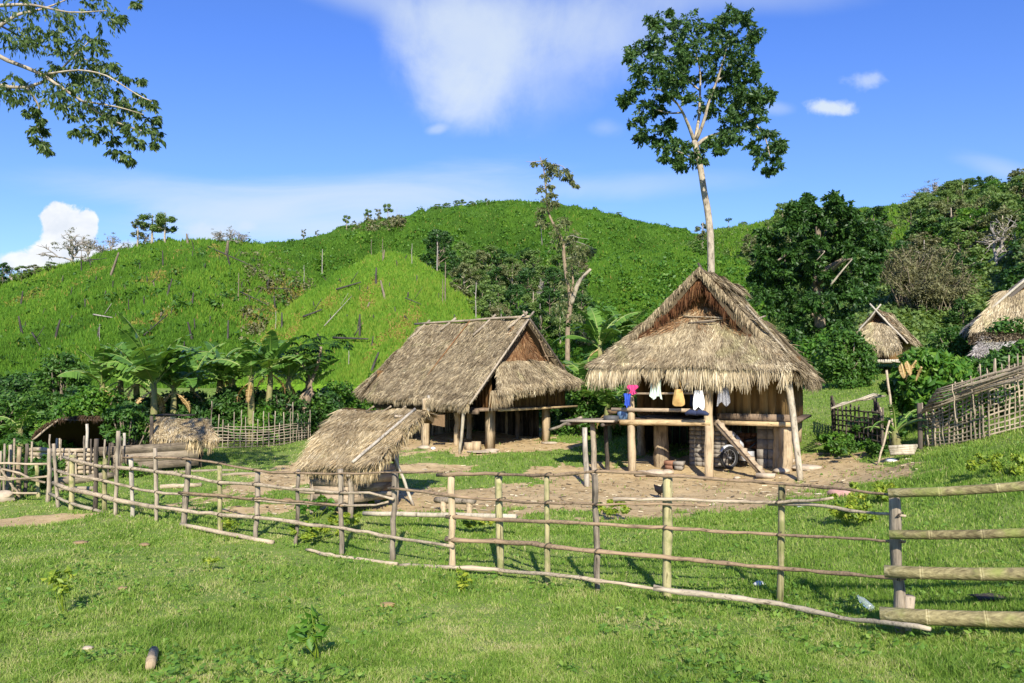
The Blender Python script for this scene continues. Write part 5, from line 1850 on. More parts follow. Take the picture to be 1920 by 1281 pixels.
def leafcloud(mb, C, R, per, size, rng, flat=.75, width=.5, up=.5, outw=.7, droop=.0, shell=.45, tlo=0.0, thi=1.0, fold=True):
    """Leaves (folded rhombs) scattered through clumps: centres C (n,3), radii R (n,)."""
    C, R = np.asarray(C, float).reshape(-1, 3), np.broadcast_to(np.asarray(R, float), (len(C),))
    cnt = np.maximum(2, (per * (R / R.mean()) ** 2 * rng.uniform(.7, 1.3, len(C)))).astype(int)
    idx = np.repeat(np.arange(len(C)), cnt)
    n = len(idx)
    d = rand_unit(n, rng)
    rad = R[idx] * (shell + (1 - shell) * rng.uniform(0, 1, n) ** .6) * rng.uniform(.75, 1.12, n)
    off = d * rad[:, None]
    off[:, 2] *= flat
    p = C[idx] + off
    N = unit(d * outw + UP * up + rand_unit(n, rng) * .75)
    A = unit(np.cross(N, rand_unit(n, rng)))
    A = unit(A + d * .4 - UP * droop)
    B = unit(np.cross(N, A))
    s = size * rng.uniform(.6, 1.4, n)
    a, w = A * (s / 2)[:, None], B * (s * width / 2)[:, None]
    N2 = np.cross(A, B) * (s * .12)[:, None]
    V = np.stack([p - a, p + w - N2 * (1 if fold else 0), p + a, p - w - N2 * (1 if fold else 0)], 1).reshape(-1, 3)
    ct = rng.uniform(.25, .75, len(C))
    T = np.clip(ct[idx] * .5 + rng.uniform(0, 1, n) * .5, 0, 1)
    T = tlo + (thi - tlo) * T
    i = np.arange(n)[:, None] * 4
    F = np.concatenate([i + np.array([[0, 1, 2]]), i + np.array([[0, 2, 3]])])
    mb.add(V, F, np.repeat(T, 4))


def sprays(mb, C, R, per, size, rng, width=.35, droop=.6, bias=(0, 0, 0), twigs=7, sag=.5, tlo=0., thi=1.):
    """Leaves strung along drooping twigs that radiate from each centre."""
    C, R = np.asarray(C, float).reshape(-1, 3), np.asarray(R, float)
    n = len(C)
    ti = np.repeat(np.arange(n), twigs)
    d = unit(rand_unit(len(ti), rng) * (1, 1, .6) + np.asarray(bias))
    L = R[ti] * rng.uniform(.7, 1.45, len(ti))
    k = np.repeat(np.arange(len(ti)), max(1, per // twigs))
    t = rng.uniform(.08, 1, len(k)) ** .8
    p = C[ti[k]] + d[k] * (L[k] * t)[:, None] - UP * (sag * R[ti[k]] * t * t)[:, None] + rand_unit(len(k), rng) * (.10 * R[ti[k]])[:, None]
    A = unit(d[k] * .55 + rand_unit(len(k), rng) * .6 - UP * (droop + .3 * t)[:, None])
    N = unit(np.cross(A, rand_unit(len(k), rng)) + UP * .25)
    Bv = unit(np.cross(N, A))
    s = size * rng.uniform(.6, 1.35, len(k))
    a, w = A * s[:, None], Bv * (s * width / 2)[:, None]
    N2 = np.cross(A, Bv) * (s * .06)[:, None]
    m_ = p + a * .45 - N2
    V = np.stack([p, m_ + w, p + a, m_ - w], 1).reshape(-1, 3)
    ct = rng.uniform(.2, .8, len(ti))
    T = tlo + (thi - tlo) * np.clip(ct[k] * .5 + rng.uniform(0, .5, len(k)), 0, 1)
    i = np.arange(len(k))[:, None] * 4
    mb.add(V, i + np.array([[0, 1, 2, 3]]), np.repeat(T, 4))


def limb(mb, pts, r0, r1, n=7, seed=0, sub=3, rough=.05, t=.5):
    """A smooth tapered limb through the points."""
    pts = np.asarray(pts, float)
    s = np.arange(len(pts))
    q = np.linspace(0, len(pts) - 1, (len(pts) - 1) * sub + 1)
    W_ = np.stack([np.interp(q, s, pts[:, i]) for i in range(3)], 1)
    if len(W_) > 4:
        sm = W_.copy()
        sm[1:-1] = (W_[:-2] + 2 * W_[1:-1] + W_[2:]) / 4
        W_ = sm
    mb.tube(W_, np.linspace(r0, r1, len(W_)), n, t, True, rough, seed)


def plant_obj(name, base, label, cat, parts, group=None):
    t = thing(name, base, label, cat, group)
    for nm, mb, m in parts:
        mb.build(nm, M[m], t)
    return t


def tall_tree():
    rng = np.random.default_rng(101)
    Y = 44.0
    sc = 400 / 985
    q = lambda x, y, dy=0: P(1120 + x * sc, y * sc, Y + dy)
    base = P(1337, 560, Y)
    base[2] = float(gz(base[0], base[1])) - .2
    t = thing('tall_tree', base, 'tall bare stemmed tree with high dark crown standing behind the front hut', 'tree')
    k = MB()
    limb(k, [base, q(525, 1250), q(522, 1080), q(508, 960), q(495, 900), q(483, 820), q(470, 740), q(455, 690), q(447, 650)], .205, .15, 10, 1, 3, .03)
    br = [[(447, 650, 0), (425, 590, -.3), (412, 560, -.6), (395, 520, -.8), (370, 480, -1.2), (345, 450, -1.5), (300, 400, -2)],
          [(450, 655, 0), (462, 590, .4), (470, 540, .6), (475, 420, 1), (476, 320, .8), (440, 200, .5)],
          [(455, 650, 0), (490, 570, -.5), (520, 450, -.8), (555, 370, -1), (590, 250, -1.2), (610, 160, -1)],
          [(460, 670, 0), (495, 640, .4), (560, 615, 1), (640, 600, 1.4), (720, 560, 1.8), (760, 470, 2)],
          [(555, 370, -1), (620, 330, .2), (690, 300, 1)], [(395, 520, -.8), (330, 525, 0), (250, 500, 1)], [(370, 480, -1), (290, 410, .2), (240, 415, 1.4)],
          [(470, 740, 0), (420, 720, -.6), (350, 690, -1)], [(720, 560, 1.8), (780, 640, 1.6), (800, 740, 1.4)], [(475, 420, 1), (380, 340, 2), (300, 250, 2.4)]]
    for i, bb in enumerate(br):
        limb(k, [q(*z) for z in bb], .11 if i < 4 else .06, .025, 7, 20 + i)
    k.build('trunk', M['bark'], t)
    cl = [(300, 110, 55), (262, 90, 30), (380, 110, 45), (440, 120, 50), (520, 110, 45), (600, 85, 50), (640, 62, 28), (690, 140, 48), (200, 230, 58), (160, 255, 32), (270, 190, 55), (350, 190, 55), (450, 200, 55), (540, 190, 50), (640, 200, 55), (690, 220, 48), (200, 310, 45), (270, 290, 58), (350, 270, 55), (430, 280, 45), (500, 270, 42), (610, 290, 58), (680, 300, 55), (730, 330, 36), (140, 460, 32), (180, 430, 38), (230, 390, 48), (300, 370, 48), (380, 335, 45), (240, 470, 48), (190, 540, 33), (280, 505, 45), (320, 440, 36), (630, 380, 55), (690, 400, 52), (750, 440, 42), (795, 450, 24), (630, 460, 52), (685, 490, 52), (740, 520, 42), (545, 440, 36), (510, 500, 42), (610, 540, 48), (670, 570, 46), (740, 580, 42), (300, 592, 42), (335, 570, 28), (240, 630, 38), (200, 632, 24), (285, 670, 38), (360, 650, 36), (340, 690, 40), (310, 725, 27), (378, 762, 27), (420, 735, 38), (450, 690, 30), (545, 660, 42), (590, 620, 36), (565, 690, 22), (640, 640, 30), (780, 630, 40), (840, 665, 32), (715, 690, 30), (760, 720, 38), (830, 742, 30), (800, 782, 26), (480, 738, 14), (120, 465, 18), (850, 690, 20), (660, 90, 18), (330, 60, 14), (715, 170, 26), (380, 400, 44), (430, 350, 44), (560, 330, 46), (500, 345, 44), (410, 450, 36), (300, 330, 48), (560, 250, 46), (660, 340, 44), (400, 230, 46), (350, 430, 36), (250, 250, 46), (580, 420, 40), (650, 510, 44), (710, 460, 40)]
    k = MB()
    C, R = [], []
    for x, y, r in cl:
        rr = r * sc * Y / FPX
        for j in range(3):
            C.append(q(x + rng.normal(0, .42) * r, y + rng.normal(0, .36) * r, rng.normal(0, 1.5)))
            R.append(rr * rng.uniform(.7, 1.1))
    sprays(k, C, np.array(R) * .92, 190, .21, rng, .42, .35, (0, 0, .15), 9, .35)
    k.build('crown', M['leaf_tall'], t)


tall_tree()


def dark_tree():
    rng = np.random.default_rng(102)
    Y = 52.0
    sc = 1 / 2.341
    q = lambda x, y, dy=0: P(1100 + x * sc, 300 + y * sc, Y + dy)
    base = P(1545, 700, Y)
    base[2] = float(gz(base[0], base[1])) - .2
    t = thing('broad_tree', base, 'broad dense dark green tree standing behind the right side of the village', 'tree')
    k = MB()
    limb(k, [base, q(1030, 800), q(1015, 600), q(1010, 450), q(1018, 320), q(1000, 220)], .45, .1, 9, 1, 3, .05)
    for i, bb in enumerate([[(1012, 450, 0), (900, 400, -2), (840, 440, -3.2)], [(1015, 560, 0), (1120, 440, -3.4), (1165, 435, -3.9)], [(1012, 500, 0), (1150, 420, 1.5), (1230, 400, 2)], [(1020, 700, 0), (900, 600, 1), (820, 560, 0)], [(1015, 420, 0), (1070, 280, 1), (1080, 200, 1)]]):
        limb(k, [q(*z) for z in bb], .16, .05, 7, 30 + i)
    k.build('trunk', M['bark_dark'], t)
    k = MB()
    limb(k, [q(1072, 548, -4.6), q(1118, 490, -4.8), q(1165, 436, -4.8)], .07, .03, 7, 44)
    limb(k, [q(1035, 402, -4.4), q(1048, 400, -4.6), q(1010, 440, -4.5)], .04, .02, 6, 45)
    k.build('dead_branch', M['bark'], t)
    cl = [(975, 172, 30), (1070, 190, 38), (930, 222, 40), (1000, 220, 42), (1140, 232, 42), (880, 270, 50), (960, 280, 55), (1060, 270, 58), (1180, 270, 46), (835, 330, 55), (920, 350, 58), (1020, 350, 58), (1130, 340, 58), (1220, 330, 50), (1262, 372, 38), (795, 410, 50), (880, 420, 58), (980, 430, 58), (1080, 420, 58), (1180, 410, 58), (1265, 440, 42), (765, 490, 42), (850, 500, 58), (950, 510, 58), (1050, 520, 58), (1150, 510, 58), (1235, 510, 46), (800, 580, 55), (900, 590, 58), (1000, 600, 58), (1100, 590, 58), (1190, 600, 48), (830, 660, 55), (930, 680, 58), (1030, 680, 58), (1130, 680, 50), (900, 760, 58), (1000, 760, 58), (1080, 740, 50), (730, 520, 22), (1100, 175, 22), (905, 205, 20), (1240, 300, 26)]
    k = MB()
    C, R = [], []
    for x, y, r in cl:
        rr = r * sc * Y / FPX
        xo = abs(x - 1010) / 270
        for j in range(5):
            C.append(q(x + rng.normal(0, .42) * r, y + rng.normal(0, .38) * r, rng.uniform(-1, 1) * 4.2 * math.sqrt(max(.05, 1 - xo * xo))))
            R.append(rr * rng.uniform(.65, 1.0))
    sprays(k, C, np.array(R) * .85, 360, .25, rng, .45, .3, (0, -.15, .2), 12, .4)
    k.build('crown', M['leaf_dark'], t)


dark_tree()


def near_tree():
    rng = np.random.default_rng(103)
    Y = 13.0
    q = lambda x, y, dy=0: P(x, y, Y + dy)
    bx = -12.2
    base = np.array((bx, 12.2, float(gz(bx, 12.2)) - .2))
    t = thing('overhanging_tree', base, 'near tree reaching in with drooping leafy branches from above the fence', 'tree')
    k = MB()
    top = np.array((bx + .3, 12.4, 8.5))
    limb(k, [base, (bx + .15, 12.2, 3), (bx + .1, 12.3, 6), top, (bx + 1.0, 12.6, 11)], .32, .1, 10, 2)
    st = top + (0, 0, -1.2)
    br = [[(-60, 60, 0), (0, 108, 0), (45, 125, -.1), (80, 140, -.2), (120, 168, -.3), (155, 190, -.3), (190, 215, -.2), (205, 225, -.2), (212, 255, -.1)],
          [(-60, 90, .2), (0, 48, .2), (35, 26, .2), (70, 20, .3), (100, 10, .3), (135, -5, .3)],
          [(-60, 130, .4), (0, 162, .4), (50, 165, .3), (90, 150, .2), (115, 130, 0), (140, 103, 0), (170, 75, .2)],
          [(50, 165, .3), (66, 185, .2), (75, 205, .2), (68, 240, .2), (85, 275, .2)],
          [(-60, 20, -.3), (0, 10, -.3), (60, 8, -.4), (130, 25, -.5), (200, 20, -.5)],
          [(80, 140, -.2), (150, 130, -.6), (200, 140, -.8), (260, 180, -.8), (285, 190, -.8)],
          [(155, 190, -.3), (220, 200, -.5), (270, 215, -.5)], [(205, 225, -.2), (250, 240, -.2), (292, 255, -.2)], [(0, 48, .2), (60, 80, .7), (120, 100, 1), (190, 120, 1.1)]]
    for i, bb in enumerate(br):
        pts = [q(*z) for z in bb]
        if bb[0][0] < -50:
            pts = [st + (0, 0, random.uniform(-1, 1))] + pts
        limb(k, pts, .045 if bb[0][0] < -50 else .018, .007, 7, 60 + i)
    k.build('trunk', M['bark'], t)
    cl = [(20, 10, 28), (60, 10, 28), (100, 15, 28), (150, 15, 26), (190, 20, 26), (212, 38, 16), (223, 30, 10), (255, 5, 7), (20, 60, 18), (50, 50, 23), (90, 50, 23), (130, 45, 20), (30, 85, 20), (60, 80, 23), (100, 75, 23), (140, 85, 23), (168, 75, 20), (182, 85, 11), (110, 110, 23), (150, 110, 23), (172, 115, 20), (192, 125, 16), (20, 150, 20), (50, 160, 23), (10, 175, 16), (30, 185, 13), (90, 140, 20), (120, 145, 23), (150, 140, 20), (180, 150, 20), (208, 135, 18), (232, 140, 13), (262, 150, 7), (100, 175, 20), (130, 170, 20), (160, 165, 20), (190, 170, 18), (218, 170, 16), (243, 180, 14), (268, 187, 12), (286, 192, 7), (110, 200, 18), (140, 205, 16), (175, 195, 14), (205, 205, 16), (233, 200, 14), (258, 205, 12), (283, 220, 12), (290, 245, 10), (268, 235, 12), (238, 230, 12), (213, 225, 14), (188, 235, 12), (160, 245, 12), (140, 245, 8), (180, 255, 8), (210, 262, 10), (240, 255, 10), (263, 265, 8), (288, 270, 6), (215, 280, 10), (233, 293, 8), (243, 302, 5), (65, 205, 8), (75, 225, 8), (60, 240, 8), (65, 260, 8), (80, 272, 8), (88, 280, 5), (45, 208, 5), (85, 245, 6), (-30, 40, 30), (-40, 110, 30), (-30, 170, 24), (-80, 60, 40), (-80, 130, 36), (-130, 90, 45), (-140, 20, 45), (-60, -20, 40), (40, -30, 34), (120, -30, 30), (-190, 120, 40)]
    k = MB()
    C, R = [], []
    for x, y, r in cl:
        rr = r * Y / FPX
        for j in range(3):
            C.append(q(x + rng.normal(0, .45) * r, y + rng.normal(0, .4) * r, rng.normal(0, .5)))
            R.append(rr * rng.uniform(.85, 1.45))
    C = np.array(C)
    sprays(k, C, np.array(R) * .82, 60, .088, rng, .34, .75, (.3, 0, -.05), 6, .45)
    k.build('crown', M['leaf_near'], t)


near_tree()


def dead_tree():
    rng = np.random.default_rng(104)
    Y = 56.0
    q = lambda x, y, dy=0: P(980 + x / 3.556, 280 + y / 3.556, Y + dy)
    base = P(1064, 655, Y)
    base[2] = float(gz(base[0], base[1])) - .3
    t = thing('dying_tree', base, 'tall dying tree with a snapped pale limb and thin ragged leaves', 'tree')
    k = MB()
    limb(k, [base, q(300, 1180), q(312, 1090), q(322, 1020), q(310, 940), q(290, 840), q(275, 720), q(272, 640), q(258, 600), q(225, 540), q(185, 460), q(165, 400), q(158, 300), q(150, 220), q(142, 140), q(125, 80), q(115, 50)], .19, .025, 9, 1, 3, .08)
    limb(k, [q(322, 1020), q(325, 930), q(338, 900), q(332, 820, .3), q(325, 770, .4)], .10, .05, 7, 3)
    k.build('trunk', M['bark_red'], t)
    k = MB()
    limb(k, [q(325, 1030), q(345, 960, -.2), q(372, 890, -.3), q(415, 840, -.4), q(455, 798, -.5)], .19, .10, 8, 5, 3, .1)
    k.build('broken_limb', M['bark'], t)
    k = MB()
    for i, bb in enumerate([[(142, 140, 0), (200, 100, .3), (270, 110, .5), (320, 180, .6), (370, 240, .6)], [(125, 80, 0), (60, 85, -.3), (20, 82, -.4)], [(150, 220, 0), (190, 260, .3), (215, 310, .4)], [(150, 260, 0), (110, 265, -.3)], [(160, 350, 0), (200, 370, .4)], [(272, 640, 0), (340, 610, .6), (430, 640, 1), (490, 670, 1)], [(265, 620, 0), (320, 570, -.6), (370, 590, -1), (440, 600, -1)], [(285, 730, 0), (360, 715, -.4)], [(225, 540, 0), (260, 480, .5)], [(130, 640, .5), (122, 520, .5), (128, 420, .5)]]):
        limb(k, [q(*z) for z in bb], .04, .012, 5, 70 + i)
    k.build('branch', M['twig'], t)
    k = MB()
    cl = [(150, 80, 24), (175, 100, 20), (210, 110, 22), (160, 170, 22), (190, 150, 18), (240, 150, 16), (290, 140, 16), (320, 170, 12), (280, 190, 12), (330, 215, 10), (360, 240, 8), (75, 85, 12), (120, 265, 14), (180, 240, 14), (200, 300, 20), (170, 330, 22), (210, 360, 18), (170, 380, 22), (130, 400, 16), (130, 440, 28), (110, 470, 16), (145, 500, 18), (250, 490, 30), (280, 470, 22), (230, 560, 34), (290, 560, 44), (340, 600, 40), (300, 630, 46), (370, 640, 44), (420, 650, 34), (460, 670, 24), (300, 900, 40), (330, 980, 44), (280, 1000, 44), (350, 1080, 50), (260, 1090, 50), (310, 820, 34), (340, 690, 38), (220, 620, 30), (400, 690, 24), (330, 740, 26)]
    C, R = [], []
    for x, y, r in cl:
        for j in range(3):
            C.append(q(x + rng.normal(0, .5) * r, y + rng.normal(0, .45) * r, rng.normal(0, .6)))
            R.append(r / 3.556 * Y / FPX * rng.uniform(.8, 1.5))
    sprays(k, C, np.array(R) * 1.15, 62, .22, rng, .36, .5, (0, 0, 0), 6, .4)
    k.build('crown', M['leaf_olive'], t)


dead_tree()


# ------------------------------------------------------------------ bananas
def banana_leaf(k, base, az, el, L, Wd, droop, rng, tatter=.3, t=.5, rachis=.18):
    n = 16
    p = np.array(base, float)
    pts, dirs = [p.copy()], []
    e = el
    for i in range(n):
        d = np.array((math.cos(az) * math.cos(e), math.sin(az) * math.cos(e), math.sin(e)))
        dirs.append(d)
        p = p + d * L / n
        pts.append(p.copy())
        e -= droop / n * (.4 + 1.4 * i / n)
    dirs.append(dirs[-1])
    pts, dirs = np.array(pts), np.array(dirs)
    sd = np.array((-math.sin(az), math.cos(az), 0))
    nr = np.cross(dirs, sd)
    nr[nr[:, 2] < 0] *= 1
    s = np.linspace(0, 1, n + 1)
    w = Wd * np.clip(np.sin(math.pi * np.clip((s - rachis) / (1 - rachis), 0, 1) ** .75), 0, None) ** .55 / 2
    roll = rng.normal(0, .25)
    k.tube(pts, np.linspace(.03, .006, n + 1), 5, min(1, t + .45), True)
    for side in (-1, 1):
        fold = rng.uniform(-.1, .5)
        for i in range(n):
            if w[i] + w[i + 1] < .02:
                continue
            torn = rng.random() < tatter
            g = .03 if not torn else .22
            j = rng.normal(0, .28) if torn else rng.normal(0, .05)
            o0 = pts[i] + (sd * side * math.cos(fold + j) + nr[i] * math.sin(-(fold + j) + roll * side)) * w[i]
            o1 = pts[i + 1] + (sd * side * math.cos(fold + j) + nr[i + 1] * math.sin(-(fold + j) + roll * side)) * w[i + 1]
            c = (o0 + o1) / 2
            o0, o1 = o0 + (c - o0) * g * 2, o1 + (c - o1) * g * 2
            tt = np.clip(t + rng.normal(0, .08), 0, .92)
            V = [pts[i], pts[i + 1], o1, o0]
            k.add(V, [(0, 1, 2, 3)] if side > 0 else [(3, 2, 1, 0)], tt)


def banana(px, pb, h, nl, L, label, seed, Wd=.62, lean=(0, 0), Yo=None, dead=3, crown=None):
    rng = np.random.default_rng(seed)
    g0 = gp(px, pb) if Yo is None else np.array((*P(px, pb, Yo)[:2], 0))
    if Yo is not None:
        g0[2] = float(gz(g0[0], g0[1]))
    t = thing('banana_plant', g0, label, 'banana plant', 'banana plants')
    top = g0 + (lean[0], lean[1], h)
    k = MB()
    k.tube(logpts(g0 - (0, 0, .1), top, 6, .03, seed), [.14, .13, .12, .11, .10, .07], 9, .5, True, .05, seed)
    k.build('stem', M['stem'], t)
    for i in range(int(nl * 1.3)):
        az = i * 2.4 + rng.uniform(-.4, .4)
        el = rng.uniform(.55, 1.45)
        k = MB()
        banana_leaf(k, top - (0, 0, rng.uniform(0, .3)), az, el, L * rng.uniform(.75, 1.15), Wd * rng.uniform(.8, 1.15), rng.uniform(.7, 1.9), rng, rng.uniform(.2, .85), rng.uniform(.3, .85))
        k.build('leaf', M['banana'], t)
    for i in range(dead):
        k = MB()
        banana_leaf(k, top - (0, 0, .25), rng.uniform(0, 6.3), -.5, L * .5, .22, 1.2, rng, .7, rng.uniform(.2, .7))
        k.build('dead_leaf', M['deadleaf'], t)
    return t


banana(190, 785, 2.2, 9, 2.0, 'broad banana plant at the left edge of the big clump', 215, Yo=27.2)
banana(360, 785, 2.0, 9, 1.9, 'broad banana plant at the right edge of the big clump', 216, Yo=28.5)
banana(410, 790, 2.6, 9, 1.8, 'upright banana plant between the two clumps', 217, Yo=29.5)
banana(575, 795, 2.0, 8, 1.7, 'banana plant leaning behind the papaya trunk', 218, Yo=30.5)
banana(288, 770, 2.2, 15, 2.4, 'largest banana plant with wide paddle leaves behind the log pen', 201, Wd=.78, Yo=26)
banana(255, 775, 2.4, 8, 1.9, 'banana plant with upright leaves crowding the largest one', 202, Yo=27.5)
banana(325, 780, 2.1, 8, 1.9, 'lower banana plant right of the largest one, above the straw shelter', 203, Yo=27)
banana(225, 770, 2.3, 7, 1.7, 'darker banana plant left of the largest one', 210, Yo=28)
banana(505, 800, 2.7, 10, 1.9, 'slender banana plant with pale splayed stalks above the wattle fence', 204, Yo=28)
banana(470, 800, 2.4, 9, 1.9, 'tattered banana plant left of the slender one', 205, Yo=27.5)
banana(540, 800, 2.3, 9, 1.7, 'banana plant under the papaya crown', 206, Yo=29)
banana(435, 800, 2.2, 8, 1.7, 'low banana plant over the left end of the wattle fence', 207, Yo=29)
banana(1125, 770, 3.2, 11, 2.1, 'banana plant with one steep tall leaf between the two houses', 208, Yo=29, Wd=.48)
banana(1098, 775, 1.9, 8, 1.6, 'lower banana plant beside the gable of the long house', 209, Yo=28.5)
banana(1168, 765, 3.3, 9, 1.9, 'banana plant pressed against the left slope of the front hut', 211, Yo=31)
banana(1140, 770, 1.2, 7, 1.5, 'young banana plant with hanging leaves behind the drying platform', 212, Yo=26.5)
banana(38, 800, 1.0, 6, 1.1, 'small pale banana plant among the bushes by the stick fence', 213, Yo=25, dead=0)
banana(1680, 842, .5, 8, 1.1, 'low fan of long pale green leaves beside the tall bare pole', 214, Wd=.2, dead=0)


# ------------------------------------------------------------------ bushes and small trees
def bush(px, pb, w, h, label, m, seed, leaf=.16, per=70, name='bush', Y=None, ncl=None, droop=.2, grp=None, cat='bush', width=.5, lift=.0):
    rng = np.random.default_rng(seed)
    if Y is None:
        g0 = gp(px, pb)
    else:
        g0 = P(px, pb, Y)
        g0[2] = float(gz(g0[0], g0[1]))
    t = thing(name, g0, label, cat, grp)
    k, s = MB(), MB()
    n = ncl or int(10 + 14 * w * h)
    C, R = [], []
    for i in range(n):
        a = rng.uniform(0, 6.28)
        v = rng.uniform(0, 1) ** .8
        rad = w / 2 * math.sqrt(max(.12, 1 - (2 * abs(v - .42)) ** 2 * .7)) * math.sqrt(rng.uniform(0, 1))
        c = g0 + np.array((math.cos(a) * rad, math.sin(a) * rad * .8, lift + .12 + v * (h - lift - .1)))
        C.append(c)
        R.append(rng.uniform(.14, .30) * min(w, h) * (1.15 - .5 * v))
        if i % 2 == 0:
            sr = .022 * (1 + h / 3) if h > 1 else .004 + .006 * h
            s.tube(logpts(g0 + (rng.normal(0, .04) * w, rng.normal(0, .04) * w, -.05), c, 4, .04 * min(1, h), seed + i), np.linspace(sr, sr * .4, 4), 5, .5)
    leafcloud(k, C, R, per, leaf, rng, flat=.8, width=width, droop=droop, shell=.2)
    s.build('stem', M['bark_dark'] if h > 1 else M['weed'], t)
    k.build('foliage', M[m], t)
    return t


